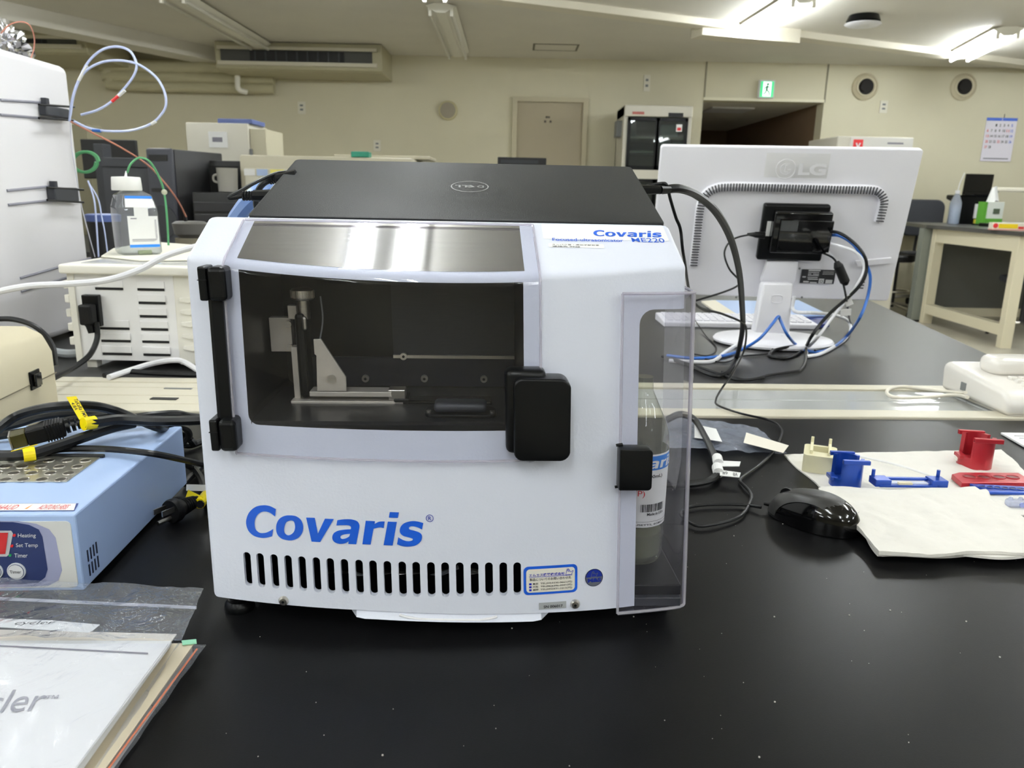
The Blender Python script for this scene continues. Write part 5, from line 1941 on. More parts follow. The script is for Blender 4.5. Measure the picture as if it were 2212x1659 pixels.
v = [bm.verts.new(p) for p in ((-.028, -.0372, .1), (.032, -.0372, .1), (.027, -.031, .122), (-.026, -.031, .122))]
bm.faces.new(v)
lb2 = obj('label_shoulder', bm, MC['label_white'], bt)
bm = new()
v = [bm.verts.new(p) for p in ((-.0262, -.0325, .118), (.028, -.0325, .118), (.0268, -.0312, .1235), (-.0258, -.0312, .1235))]
bm.faces.new(v)
obj('blue_stripe', bm, mat('label_blue2', (40, 130, 225), .4), lb2)
obj('blue_stripe', bxm(-.026, .034, -.0381, -.0378, .0165, .0225), MC['label_blue2'], lb)
bm = new()
for k in range(18):
    box(bm, .027, .031, -.0382, -.0378, .036 + k * .0022, .0368 + k * .0022)
for (x0, x1, z0, z1) in ((-.02, -.008, .076, .078), (-.02, .03, .033, .034), (-.02, .028, .031, .0317), (-.02, .024, .029, .0296)):
    box(bm, x0, x1, -.0382, -.0378, z0, z1)
obj('label_print', bm, GREYI, lb)
bm = new()
cyl(bm, (-.006, -.02, .003), (.02, -.02, .004), .006, seg=10)
obj('green_residue', bm, mat('pale_green', (180, 195, 130), .5), bt)
cable('cable', 'thick white cable sagging across in front of the white vented box', [P(-20, 633, Y=1.30), P(60, 618, Y=1.32), P(150, 613, Y=1.34), P(230, 605, Y=1.36), P(300, 583, Y=1.38), P(360, 552, Y=1.4), P(430, 531, Y=1.42), P(500, 520, Y=1.45)], .0055, WCABLE, group='leads across the left')
cable('cable', 'white cable bent over in front of the vented box, near the black instrument hinge', wp((235, 815, .01), (280, 800, .012), (330, 785, .02), (375, 778, .03), (400, 783, .025), (440, 808, .008)), .0055, WCABLE, group='leads across the left')
cable('cable', 'black cable lying along the duct edge below the vented box', wp((225, 812, .008), (260, 802, .01), (330, 806, .008), (400, 809, .006), (450, 809, .006)), .0055, CABLE, group='leads across the left')
cable('cable', 'short pale grey cable behind the beige box', wp((120, 760, .01), (150, 764, .01), (190, 760, .01)), .009, mat('pale_grey_cable', (180, 186, 190), .4), group='leads across the left')

# beige box at the frame edge
t = thing('beige_box', 'beige equipment box with a black switch at the frame edge', 'equipment', (-.727, 1.19, BZ), R(6))
BEI = mat('beige_plastic', (205, 196, 168), .45, bump=.08, bscale=500)
bm = new()
prism(bm, [(-.40, .002), (0, .002), (0, .102), (-.012, .130), (-.035, .142), (-.40, .146)], lambda u, v: (u, 0, v), lambda u, v: (u, -.26, v), .006, 3)
obj('case', bm, BEI, t, smooth=True)
bm = new()
box(bm, .0, .0012, -.26, 0, .066, .0675)
obj('seam', bm, mat('beige_seam', (120, 112, 92), .6), t)
sw = obj('rocker_switch', bxm(.0, .003, -.083, -.055, .058, .086, bev=.0008), BLACK, t)
obj('rocker', bxm(.003, .008, -.078, -.06, .062, .082, bev=.0015), BLACKG, sw)
cable('cable', 'black lead arching over the back of the beige box', [P(-30, 690, Y=1.25), P(30, 690, Y=1.25), P(80, 708, Y=1.25), P(112, 745, Y=1.25), P(120, 790, Y=1.24)], .0045, CABLE, group='mains leads on the left')


# ================================================================== BLUE DRY-BATH HEATER
ht = thing('block_heater', 'pale blue laboratory block heater with perforated metal top and navy control panel', 'heater', (-.377, .618, BZ), R(3.5))
HM = mw(ht)
HB = mat('heater_blue', (165, 188, 226), .4, bump=.03, bscale=500)
HBS = HB
HH, HD, HWD = .081, .26, .34
bm = new()
box(bm, -HWD, 0, 0, HD, .008, HH, bev=.0018)
hc = obj('case', bm, HB, ht)


def hloc(px, py, plane, val):
    iv = HM.inverted()
    a_ = iv @ CAM
    b_ = (iv @ (CAM + ray(px, py))) - a_
    i_ = 'xyz'.index(plane)
    return a_ + b_ * ((val - a_[i_]) / b_[i_])


for (x_, y_) in ((-.02, .03), (-.02, .23), (-.3, .03), (-.3, .23)):
    obj('foot', cym((x_, y_, 0), (x_, y_, .0085), .008, seg=12), RUBBER, ht)
# opening + perforated plate
k1, k2 = hloc(222, 984, 'z', HH), hloc(146, 1042, 'z', HH)
px1_ = (k1.x + k2.x) / 2
py0_, py1_ = k2.y, k1.y
pl_ = obj('metal_block', bxm(px1_ - .2, px1_, py0_, py1_ + .002, HH - .0, HH + .0012, bev=.0003), mat('block_metal', (186, 184, 172), .3, metal=.85, noise_=.12, nscale=30), ht)
holes = [(30, 995), (67, 995), (106, 995), (145, 995), (184, 995), (12, 1008), (48, 1008), (88, 1008), (128, 1008), (167, 1008), (30, 1022), (69, 1022), (109, 1022), (149, 1022), (-8, 1022), (12, 1036), (50, 1036), (91, 1036), (131, 1036), (-25, 1036), (-25, 1008)]
WELL = mat('well_dark', (72, 68, 60), .5, metal=.5)
for (hx, hy, rr) in [(a_, b_, .0052) for a_, b_ in holes] + [(58, 1014.5, .0026), (99, 1015, .0026)]:
    q = hloc(hx, hy, 'z', HH + .0012)
    ringp = [(q.x + rr * math.cos(k * PI / 10), q.y + rr * math.sin(k * PI / 10), HH + .0013) for k in range(20)]
    bmh = new()
    bmh.faces.new([bmh.verts.new(p) for p in ringp])
    obj('tube_well', bmh, WELL, pl_)
    bmr = new()
    tube(bmr, ringp + [ringp[0]], .0006, 5, 1)
    obj('well_rim', bmr, STEEL, pl_, smooth=True)
# warning strip
wa, wb_ = hloc(2, 1105, 'z', HH), hloc(170, 1088, 'z', HH)
wx_r, wy0_, wy1_ = hloc(160, 1105, 'z', HH).x, wa.y, wb_.y
top = lambda off: (lambda u, v: Vector((u, v, HH + off)))
bm = new()
bm.faces.new([bm.verts.new(p) for p in ((-.2, wy0_, HH + .0004), (wx_r, wy0_, HH + .0004), (wb_.x, wy1_, HH + .0004), (-.2, wy1_, HH + .0004))])
ws = obj('warning_strip', bm, mat('strip_navy', (36, 60, 130), .4), ht)
bm = new()
e_ = .0009
bm.faces.new([bm.verts.new(p) for p in ((-.2, wy0_ + e_, HH + .0006), (wx_r - .0008, wy0_ + e_, HH + .0006), (wb_.x - .0018, wy1_ - e_, HH + .0006), (-.2, wy1_ - e_, HH + .0006))])
obj('strip_field', bm, PAPER, ws)
c1_, c2_ = hloc(79, 1102, 'z', HH), hloc(159, 1092, 'z', HH)
c3_, c4_ = hloc(-110, 1102, 'z', HH), hloc(51, 1092, 'z', HH)
c5_, c6_ = hloc(53, 1101, 'z', HH), hloc(72, 1091, 'z', HH)
lettering([('ACHTUNG HEISS', c1_.x, c2_.x - .002, c1_.y, c2_.y), ('ATTENTION CHAUD', c3_.x, c4_.x - .002, c1_.y, c2_.y)], top(.0008), REDI, ws)
bm = new()
bm.faces.new([bm.verts.new(p) for p in ((c5_.x, c5_.y, HH + .0008), (c6_.x, c5_.y, HH + .0008), ((c5_.x + c6_.x) / 2 + .001, c6_.y, HH + .0008))])
obj('warning_triangle', bm, mat('amber', (235, 150, 30), .4), ws)
# control panel
fr_ = lambda off: (lambda u, v: Vector((u, -off, v)))
g1 = hloc(158, 1130, 'y', 0); g0 = hloc(134, 1282, 'y', 0)
bm = new()
prism(bm, rrect(-.3, g1.x - .002, .012, g1.z + .002, .004, 4), lambda u, v: (u, 0, v), lambda u, v: (u, -.0012, v))
pn = obj('control_panel', bm, mat('panel_light', (214, 214, 210), .4), ht)


def fpoly(pix, off, m, nm, par):
    bm = new()
    pts_ = [hloc(a_, b_, 'y', 0) for a_, b_ in pix]
    bm.faces.new([bm.verts.new((p.x, -off, p.z)) for p in pts_])
    return obj(nm, bm, m, par)


fpoly([(-80, 1124), (40, 1124), (80, 1130), (108, 1142), (122, 1160), (136, 1230), (128, 1252), (108, 1263), (60, 1266), (-80, 1268)], .0014, mat('panel_grey_blue', (156, 160, 190), .4), 'panel_shade', pn)  # grey-blue field around the navy panel face
fpoly([(-80, 1125), (30, 1126), (65, 1132), (86, 1142), (94, 1158), (105, 1228), (100, 1245), (86, 1256), (50, 1260), (-80, 1262)], .0017, mat('panel_navy', (44, 56, 100), .35), 'panel_face', pn)
fpoly([(-60, 1144), (27, 1144), (31, 1150), (22, 1196), (17, 1200), (-60, 1200)], .0021, mat('display_frame', (190, 192, 195), .35), 'display_frame', pn)
fpoly([(-60, 1149), (21, 1148), (15, 1194), (-60, 1196)], .0025, mat('display_red', (190, 52, 56), .2), 'display', pn)
L = []
for s_, x0, x1, y0, y1 in (('Heating', 42, 80, 1161, 1150), ('Set Temp', 38, 84, 1182, 1171), ('Timer', 35, 62, 1202, 1193)):
    p, q = hloc(x0, y0, 'y', 0), hloc(x1, y1, 'y', 0)
    L.append((s_, p.x, q.x, p.z, q.z))
lettering(L, fr_(.0022), PAPER, pn, shear=.15)
for (px, py, m_) in ((34, 1154, REDI), (29, 1177, REDI), (25, 1197, mat('led_green', (40, 150, 90), .4))):
    q = hloc(px, py, 'y', 0)
    obj('indicator_light', cym((q.x, -.0015, q.z), (q.x, -.0028, q.z), .0012, seg=10), m_, pn)
for px in (39, -10):
    q = hloc(px, 1231, 'y', 0)
    b_ = obj('button', cym((q.x, -.0015, q.z), (q.x, -.003, q.z), .0078, seg=24), mat('button_ring', (215, 218, 222), .35), pn)
    obj('button_rim', cym((q.x, -.003, q.z), (q.x, -.0033, q.z), .0068, seg=24), MC['panel_navy'], b_)
    obj('button_face', cym((q.x, -.0033, q.z), (q.x, -.0038, q.z), .0064, seg=24), mat('button_face', (225, 226, 228), .3), b_)
    lettering([('Timer' if px > 0 else 'Start', q.x - .0048, q.x + .0048, q.z - .0014, q.z + .0016)], fr_(.0041), INK, b_)
bm = new()
for (x0, z0) in ((.03, .030), (.03, .016)):
    for k in range(4):
        box(bm, 0, .0006, .012 + k * .0055, .0135 + k * .0055, z0 - .0 + .0, z0 + .011)
obj('side_vents', bm, mat('vent_navy', (20, 26, 50), .6), ht)

# ------------------------------------------------------------------ mains leads heaped on the heater
GM = 'black mains leads heaped on the blue heater'
Z1 = HH + .012


def wz(pts, z=Z1):
    return [P(p[0], p[1], z=BZ + (p[2] if len(p) > 2 else z)) for p in pts]


cable('cable', 'thickest black lead arching over the back of the blue heater, ending in the ribbed connector', wz([(182, 914, .112), (210, 912, .110), (260, 906, .107), (330, 909, .103), (380, 909, .101), (450, 906, .1), (500, 900, .1)]), .0058, CABLE, group=GM)
cable('cable', 'black lead rising highest behind the yellow tag', wz([(-20, 940, .1), (30, 902, .11), (80, 885, .12), (140, 877, .125), (200, 877, .122), (250, 888, .11), (300, 908, .098), (345, 925, .088), (400, 940, .03), (420, 960, .01)]), .0052, CABLE, group=GM)
cable('cable', 'black lead bending under the highest lead on the heater', wz([(-20, 930, .09), (40, 915, .095), (90, 900, .1), (150, 893, .103), (220, 896, .1), (280, 902, .095), (330, 897, .095), (380, 894, .09), (410, 900, .08), (460, 905, .07)]), .0048, CABLE, group=GM)
cable('cable', 'black lead running from the rear cluster into the flat grey cable', wz([(-20, 944, .088), (50, 933, .09), (110, 921, .093), (150, 908, .098), (200, 902, .1), (250, 897, .1), (290, 903, .095)]), .0048, CABLE, group=GM)
cable('cable', 'dark lead with the lower yellow tag crossing the heater diagonally', wz([(-25, 984, .09), (30, 984, .091), (70, 980, .092), (120, 965, .094), (180, 945, .096), (240, 925, .096), (290, 914, .096)]), .0058, CABLE, group=GM)
cable('cable', 'thin glossy black lead crossing the heater top and dropping beside the instrument', wz([(60, 986, .086), (100, 976, .087), (140, 970, .087), (200, 969, .087), (260, 972, .088), (330, 980, .088), (390, 992, .07), (450, 1006, .045)]), .0036, CABLE, group=GM)
cable('cable', 'thin black lead lying along the back edge of the metal block', wz([(90, 982, .083), (150, 984, .083), (225, 985, .083)]), .002, CABLE, group=GM)
cable('cable', 'black lead looping off the back corner of the blue heater', wz([(330, 920, .086), (380, 918, .08), (402, 925, .06), (408, 940, .04), (398, 952, .02), (390, 958, .008), (410, 962, .006), (440, 952, .006), (480, 940, .006)]), .0048, CABLE, group=GM)
cable('cable', 'black lead curving down between the heater and the instrument to the three-pin plug', wz([(395, 1000, .03), (415, 1010, .012), (432, 1030, .008), (442, 1055, .008), (445, 1075, .01), (432, 1090, .012)]), .0046, CABLE, group=GM)
cable('cable', 'black lead lying flat behind the three-pin plug', wz([(398, 1045, .006), (412, 1030, .006), (425, 1018, .006), (440, 1005, .006), (470, 1000, .006)]), .004, CABLE, group=GM)

cn = thing('mains_connector', 'black ribbed mains connector lying on the blue heater', 'plug', P(100, 930, z=BZ + .1))
a_, b_ = P(58, 943, z=BZ + .098), P(140, 922, z=BZ + .104)
d = (b_ - a_)
rot = d.to_track_quat('X', 'Z').to_matrix().to_4x4()
obj('connector_body', bxm(0, d.length, -.0105, .0105, -.0085, .0085, bev=.002, m=Matrix.Translation(a_) @ rot), RUBBER, cn, world=True)
for k in range(6):
    x_ = d.length * (.5 + .075 * k)
    obj('grip_rib', bxm(x_, x_ + .0013, -.0113, .0113, -.0093, .0093, m=Matrix.Translation(a_) @ rot), BLACK, cn, world=True)
obj('connector_mouth', bxm(-.014, .0, -.010, .010, -.0075, .0075, bev=.001, m=Matrix.Translation(a_) @ rot), mat('mouth_olive', (66, 62, 24), .35), cn, world=True)
obj('mouth_rim', bxm(-.0155, -.0135, -.0106, .0106, -.008, .008, bev=.0005, m=Matrix.Translation(a_) @ rot), STEEL, cn, world=True)
for k in range(5):
    p = b_ + d.normalized() * (.001 + k * .0055)
    obj('strain_ring', cym(p, p + d.normalized() * .0035, .0078 - k * .0006, seg=14), BLACK, cn, world=True, smooth=True)


def tagstrip(name, label, pts_w, wv, m, text=None, tcol=None, cat='cable tag', group=None, th=.0006):
    """paper strip through the world points pts_w (centre line), half width vector wv"""
    bm = new()
    wv = Vector(wv)
    n_ = None
    A = []
    for p in pts_w:
        A.append((p - wv, p + wv))
    nn = ((pts_w[1] - pts_w[0]).cross(wv)).normalized() * th
    V = [[bm.verts.new(a_), bm.verts.new(b_), bm.verts.new(b_ + nn), bm.verts.new(a_ + nn)] for a_, b_ in A]
    for v0, v1 in zip(V, V[1:]):
        for k in range(4):
            bm.faces.new((v0[k], v0[(k + 1) % 4], v1[(k + 1) % 4], v1[k]))
    bm.faces.new(V[0][::-1]); bm.faces.new(V[-1])
    o = tag(obj(name, bm, m), label, cat, group)
    if text:
        s_ = 1
        u = (pts_w[1] - pts_w[0]).normalized()
        w_ = wv.normalized()
        n2 = u.cross(w_).normalized()
        if n2.dot(CAM - pts_w[0]) < 0:
            n2 = -n2
        L_ = (pts_w[1] - pts_w[0]).length
        H_ = wv.length
        if tcol == 2:
            for k, tx_ in enumerate(text):
                q0, q1 = (.1, .9) if k == 0 else (-.8, -.1)
                c0_ = pts_w[0]
                lettering([(tx_, .12 * L_ * (1 + 1.2 * k), (.95 if k == 0 else .6) * L_, H_ * q0, H_ * q1)], lambda a_, b_: c0_ + u * a_ + w_ * b_ + n2 * (th + .0004), INK, o, bold=.01)
    return o


wv = (P(165, 855, z=BZ + .15) - P(142, 857, z=BZ + .15)) / 2
tagstrip('cable_tag', 'bright yellow paper flag standing up from the mains connector lead', [P(154, 857, Y=.80), P(182, 906, Y=.79)], wv, YEL, text=('TaKaRa FMV', '4.8A'), tcol=2, group='yellow cable flags')
o = tag(obj('cable_tag', cym(P(180, 916, z=BZ + .111), P(205, 912, z=BZ + .11), .0072, seg=14), YEL), 'yellow collar wrapped round the connector lead on the heater', 'cable tag', 'yellow cable flags')
o = tag(obj('cable_tag', cym(P(50, 983, z=BZ + .092), P(76, 979, z=BZ + .092), .0072, seg=14), YEL), 'lower yellow collar on the diagonal dark lead beside the metal block', 'cable tag', 'yellow cable flags')
tagstrip('cable_tag', 'folded yellow flap beside the lower yellow collar at the connector mouth', [P(36, 973, z=BZ + .102), P(70, 963, z=BZ + .104)], (.003, .004, 0), YEL, group='yellow cable flags')
# three pin plug on the bench
pg = thing('mains_plug', 'black three-pin mains plug lying on the bench between heater and instrument', 'plug', P(395, 1100, z=BZ))
a_, b_ = P(372, 1104, z=BZ + .014), P(425, 1082, z=BZ + .012)
d = b_ - a_
rot = d.to_track_quat('X', 'Z').to_matrix().to_4x4()
TM = Matrix.Translation(a_) @ rot
bm = new()
prof_ = [(-.003, .0125), (.0, .0135), (.006, .013), (.012, .0095), (.03, .007), (.038, .0055)]
lathe(bm, [(r_, x_) for x_, r_ in prof_], 20, TM @ Matrix.Rotation(R(90), 4, 'Y'))
obj('plug_body', bm, RUBBER, pg, world=True, smooth=True)
for k in range(6):
    x_ = .014 + k * .0034
    obj('grip_rib', cym(TM @ Vector((x_, 0, 0)), TM @ Vector((x_ + .0015, 0, 0)), .0098 - k * .0005, seg=16), BLACK, pg, world=True)
for (y_, z_, r_) in ((.006, .004, 0), (-.006, .004, 0)):
    obj('blade_pin', bxm(-.02, -.002, y_ - .0007, y_ + .0007, z_ - .003, z_ + .003, m=TM), STEEL, pg, world=True)
obj('ground_pin', cym(TM @ Vector((-.021, 0, -.007)), TM @ Vector((-.002, 0, -.007)), .0023, seg=12), STEEL, pg, world=True, smooth=True)
tagstrip('cable_tag', 'white paper flag on the three-pin plug lead beside the instrument', [P(403, 1053, z=BZ + .018), P(448, 1054, z=BZ + .02)], (0, .001, .0035), PAPER, group='flags on the plug lead')
tagstrip('cable_tag', 'yellow paper flag hanging under the white flag on the plug lead', [P(404, 1068, z=BZ + .014), P(436, 1084, z=BZ + .014)], (.001, .003, .0045), YEL, group='flags on the plug lead')
o = tag(obj('cable_tag', cym(P(431, 1088, z=BZ + .012), P(446, 1070, z=BZ + .012), .0062, seg=14), YEL), 'yellow collar on the three-pin plug lead by the instrument side', 'cable tag', 'flags on the plug lead')


# ================================================================== BAGGED MANUALS, LOWER LEFT
def quad_slab(name, m, pix, z0, z1, parent=None, bev=.0003):
    pts_ = [P(a_, b_, z=BZ + z1) for a_, b_ in pix]
    bm = new()
    prism(bm, [(p.x, p.y) for p in pts_], lambda u, v: (u, v, BZ + z0), lambda u, v: (u, v, BZ + z1), bev)
    return obj(name, bm, m, parent, world=parent is not None)


PGM = mat('page_edges', (205, 200, 192), .6, noise_=.12, nscale=900, aniso=(1, 1, 30))
lo = thing('manual', 'lower bagged manual with cream cover and orange edge under the white manual', 'manual', P(200, 1500, z=BZ))
quad_slab('pages', PGM, [(-60, 1396), (415, 1393), (225, 1659), (150, 1760), (-200, 1760)], .001, .010, lo)
quad_slab('cover', mat('manual_cream', (214, 202, 176), .5), [(-60, 1392), (420, 1389), (228, 1659), (150, 1762), (-200, 1762)], .0102, .0112, lo)
quad_slab('orange_edge', mat('orange_edge', (190, 110, 80), .5), [(424, 1400), (428, 1401), (228, 1672), (222, 1672)], .0095, .0100, lo)
up = thing('manual', 'upper white manual with grey rule and italic grey title, lying in the clear zip bag', 'manual', P(100, 1500, z=BZ + .012))
quad_slab('back_cover', mat('manual_backing', (216, 208, 194), .5), [(-60, 1358), (382, 1369), (170, 1659), (120, 1740), (-260, 1740)], .0125, .0135, up)
for k in range(4):
    quad_slab('page_block', PAPER, [(-60, 1392 - 3 * k), (366 + k * 1.5, 1393 - 3 * k), (150 + k * 3.5, 1680), (90 + k * 3, 1760), (-260, 1760)], .0137 + (3 - k) * .0028, .0162 + (3 - k) * .0028, up)
ZB = .0162 + 3 * .0028 + .0006
quad_slab('front_cover', mat('cover_white', (226, 226, 228), .3), [(-60, 1389), (364, 1390), (150, 1676), (88, 1758), (-260, 1758)], ZB - .0006, ZB, up)
r0, r1 = P(-20, 1393.5, z=BZ + ZB), P(320, 1411, z=BZ + ZB)
r0b, r1b = P(-20, 1396.5, z=BZ + ZB), P(320, 1414, z=BZ + ZB)
bm = new()
up_ = Vector((0, 0, .0005))
bm.faces.new([bm.verts.new(p + up_) for p in (r0b, r1b, r1, r0)])
obj('title_rule', bm, GREYI, up, world=True)
t0, t1 = P(-42, 1542, z=BZ + ZB + .0005), P(86, 1535, z=BZ + ZB + .0005)
tv = P(-10, 1492, z=BZ + ZB + .0005) - P(-42, 1542, z=BZ + ZB + .0005)
ud = (t1 - t0)
bm = new()
put_text(bm, 'cler', lambda u, v: t0 + ud * u + tv * v, 0, 1, 0, 1)
a1_ = P(97, 1510, z=BZ + ZB + .0005)
put_text(bm, '™', lambda u, v: a1_ + ud * u + tv * v, 0, .22, 0, .16)
obj('title_lettering', bm, mat('title_grey', (150, 150, 160), .45), up, world=True)
# handwriting label
hl = quad_slab('paper_slip', PAPER, [(-40, 1334), (112, 1340), (216, 1349), (200, 1362), (190, 1366), (-40, 1352)], .0285, .0288)
tag(hl, 'white slip with black handwriting above the white manual', 'label')
bm = new()
q0, q1 = P(30, 1352, z=BZ + .0292), P(118, 1350, z=BZ + .0292)
qv = P(34, 1342, z=BZ + .0292) - P(30, 1352, z=BZ + .0292)
put_text(bm, 'cycler', lambda u, v: q0 + (q1 - q0) * u + qv * v, 0, 1, 0, 1, shear=.3)
obj('handwriting', bm, INK, hl)
FILM = clear('bag_film', (240, 242, 246), .10, .12, bump=1.0, bscale=22, hazec=(225, 230, 240))


def film(name, label, pix, zf, nx, ny, cat='plastic bag', m=None, amp=.002):
    """a crumpled sheet of film spanned between four pixel corners (tl, tr, br, bl) with height zf(u, v)"""
    bm = new()
    V = {}
    for i in range(nx + 1):
        for j in range(ny + 1):
            u, v = i / nx, j / ny
            px_ = (pix[0][0] * (1 - u) + pix[1][0] * u) * (1 - v) + (pix[3][0] * (1 - u) + pix[2][0] * u) * v
            py_ = (pix[0][1] * (1 - u) + pix[1][1] * u) * (1 - v) + (pix[3][1] * (1 - u) + pix[2][1] * u) * v
            z_ = zf(u, v)
            p = P(px_, py_, z=BZ + z_)
            p.z += amp * noise.noise(p * 45) + amp * .5 * noise.noise(p * 110)
            V[i, j] = bm.verts.new(p)
    for i in range(nx):
        for j in range(ny):
            bm.faces.new((V[i, j], V[i + 1, j], V[i + 1, j + 1], V[i, j + 1]))
    o = obj(name, bm, m or FILM, smooth=True, auto=180)
    return tag(o, label, cat)


fb = film('zip_bag', 'large clear zip bag holding the white manual', [(-60, 1246), (440, 1270), (392, 1382), (-60, 1372)], lambda u, v: .016 + .018 * (1 - v) * (1 - u * .6) + .016 * v, 46, 16)
for k, (ya, yb) in enumerate(((1290, 1311), (1293, 1314))):
    bm = new()
    tube(bm, [P(-40 + i * 58, ya + (yb - ya) * i / 8, z=BZ + .026 - .0008 * i) for i in range(9)], .0009, 5, 2)
    obj('zip_seal', bm, clear('seal_plastic', (235, 238, 245), .1, .5), fb, smooth=True)
film('bag_film_over', 'clear film of the zip bag lying over the white manual cover', [(-60, 1376), (376, 1384), (176, 1672), (-60, 1672)], lambda u, v: ZB + .0035, 24, 24, amp=.0015, m=clear('bag_film_thin', (248, 249, 251), .22, .02, bump=.5, bscale=18))
film('zip_bag_lower', 'second clear bag whose edge sticks out beside the lower manual', [(385, 1386), (446, 1392), (196, 1740), (150, 1740)], lambda u, v: .0125 - .009 * u, 6, 40, amp=.0015)
o = tag(quad_slab('green_tab', mat('mint_tab', (150, 215, 180), .45), [(392, 1383), (424, 1380), (425, 1389), (394, 1392)], .0116, .0126), 'mint green paper tab sticking out of the lower bagged manual', 'paper')

# ================================================================== RIGHT SIDE OF THE NEAR BENCH
CLO = mat('tissue_cloth', (226, 223, 215), .8, bump=1.0, bscale=110)


def cloth(name, label, pix, z0, th, nx, ny, seed, amp=.0035, wig=.006):
    bm = new()
    V = {}
    W_ = {}
    c = [P(a_, b_, z=BZ + z0) for a_, b_ in pix]
    for i in range(nx + 1):
        for j in range(ny + 1):
            u, v = i / nx, j / ny
            p = (c[0] * (1 - u) + c[1] * u) * (1 - v) + (c[3] * (1 - u) + c[2] * u) * v
            e = min(u, 1 - u, v, 1 - v)
            k_ = max(0, 1 - e * 10)
            q = p * 14 + Vector((seed, 0, 0))
            p = p + Vector((noise.noise(q) * wig * k_, noise.noise(q + Vector((5, 5, 5))) * wig * k_, 0))
            hgt_ = abs(noise.noise(p * 22 + Vector((seed, 1, 2)))) * amp * 1.5 + abs(noise.noise(p * 55)) * amp * .6 + abs(noise.noise(p * 120)) * amp * .2
            V[i, j] = bm.verts.new((p.x, p.y, BZ + z0 + th + hgt_ * (1 - .7 * k_)))
            W_[i, j] = bm.verts.new((p.x, p.y, BZ + z0))
    for i in range(nx):
        for j in range(ny):
            bm.faces.new((V[i, j], V[i, j + 1], V[i + 1, j + 1], V[i + 1, j]))
            bm.faces.new((W_[i, j], W_[i + 1, j], W_[i + 1, j + 1], W_[i, j + 1]))
    for i in range(nx):
        for j in (0, ny):
            f = (V[i, j], V[i + 1, j], W_[i + 1, j], W_[i, j])
            bm.faces.new(f if j == 0 else f[::-1])
    for j in range(ny):
        for i in (0, nx):
            f = (V[i, j], V[i, j + 1], W_[i, j + 1], W_[i, j])
            bm.faces.new(f[::-1] if i == 0 else f)
    bmesh.ops.recalc_face_normals(bm, faces=bm.faces)
    return bm


ct = thing('cloth', 'white tissue cloth lying under the coloured holders', 'cloth', P(1950, 1030, z=BZ))
obj('sheet', cloth('', '', [(1692, 984), (2165, 974), (2300, 1108), (1800, 1085)], .0005, .0015, 70, 40, 1, amp=.0042), CLO, ct, world=True, smooth=True, auto=60)
o = tag(quad_slab('cloth', CLO, [(2080, 1062), (2230, 1060), (2260, 1112), (2160, 1112)], .003, .005), 'small corner of a further white cloth behind the folded cloth, at the frame edge', 'cloth')
cf = thing('folded_cloth', 'thick folded white tissue cloth next to the black mouse', 'cloth', P(2000, 1130, z=BZ))
for k in range(3):
    e = (2 - k) * 3
    obj('fold_layer', cloth('', '', [(1782 + e, 1062), (2112, 1058), (2310, 1204), (1900 + e * 1.5 - 6 * (k == 1), 1204 - k * 2)], .0042 + k * .0034, .0026, 60, 36, 10 + k * 7, amp=.0065 if k == 2 else .0008, wig=.013), CLO, cf, world=True, smooth=True, auto=60)

# mouse
ma, mb_ = P(1655, 1112, z=BZ), P(1843, 1158, z=BZ)
mc_ = (ma + mb_) / 2 + Vector((.006, .004, 0))
md = mb_ - ma
mouse = thing('computer_mouse', 'black computer mouse with matte back and glossy flanks beside the folded cloth', 'mouse', (mc_.x, mc_.y, BZ), math.atan2(md.y, md.x) - R(6))
ML_ = md.length / 2 + .004


def mshape(bm, zlo, sc, grow=0.0, zc=0.0):
    NU, NV = 40, 14
    rings = []
    for j in range(NV + 1):
        t_ = j / NV
        ring = []
        for i in range(NU):
            an = 2 * PI * i / NU
            cx__, sy__ = math.cos(an), math.sin(an)
            r_ = math.cos(t_ * PI / 2) ** .55 if t_ < 1 else 0
            tap = 1 - .10 * cx__ * -1 - .06 * cx__ * cx__
            x_ = (ML_ + grow) * cx__ * r_ + .004 * t_
            y_ = (.0285 + grow) * sy__ * r_ * tap
            z_ = zlo + (.0375 - zlo + grow) * math.sin(t_ * PI / 2) ** .9 * (1 - .17 * (x_ / ML_ - .15) ** 2)
            ring.append(bm.verts.new((x_, y_, z_)))
        rings.append(ring)
    for a_, b_ in zip(rings, rings[1:]):
        for i in range(NU):
            bm.faces.new((a_[i], a_[(i + 1) % NU], b_[(i + 1) % NU], b_[i]))
    bm.faces.new(rings[0][::-1])
    bmesh.ops.remove_doubles(bm, verts=bm.verts, dist=1e-5)


bm = new()
mshape(bm, .001, 1)
obj('body', bm, BLACKG, mouse, smooth=True, auto=60)
bm = new()


def mheight(x_, y_):
    cx__ = x_ / ML_
    tap = 1 + .10 * cx__ - .06 * cx__ * cx__
    r_ = min(.999, math.sqrt(cx__ ** 2 + (y_ / (.0285 * tap)) ** 2))
    t_ = math.acos(r_ ** (1 / .55))
    return .001 + .0365 * math.sin(t_) ** .9 * (1 - .17 * (cx__ - .15) ** 2)


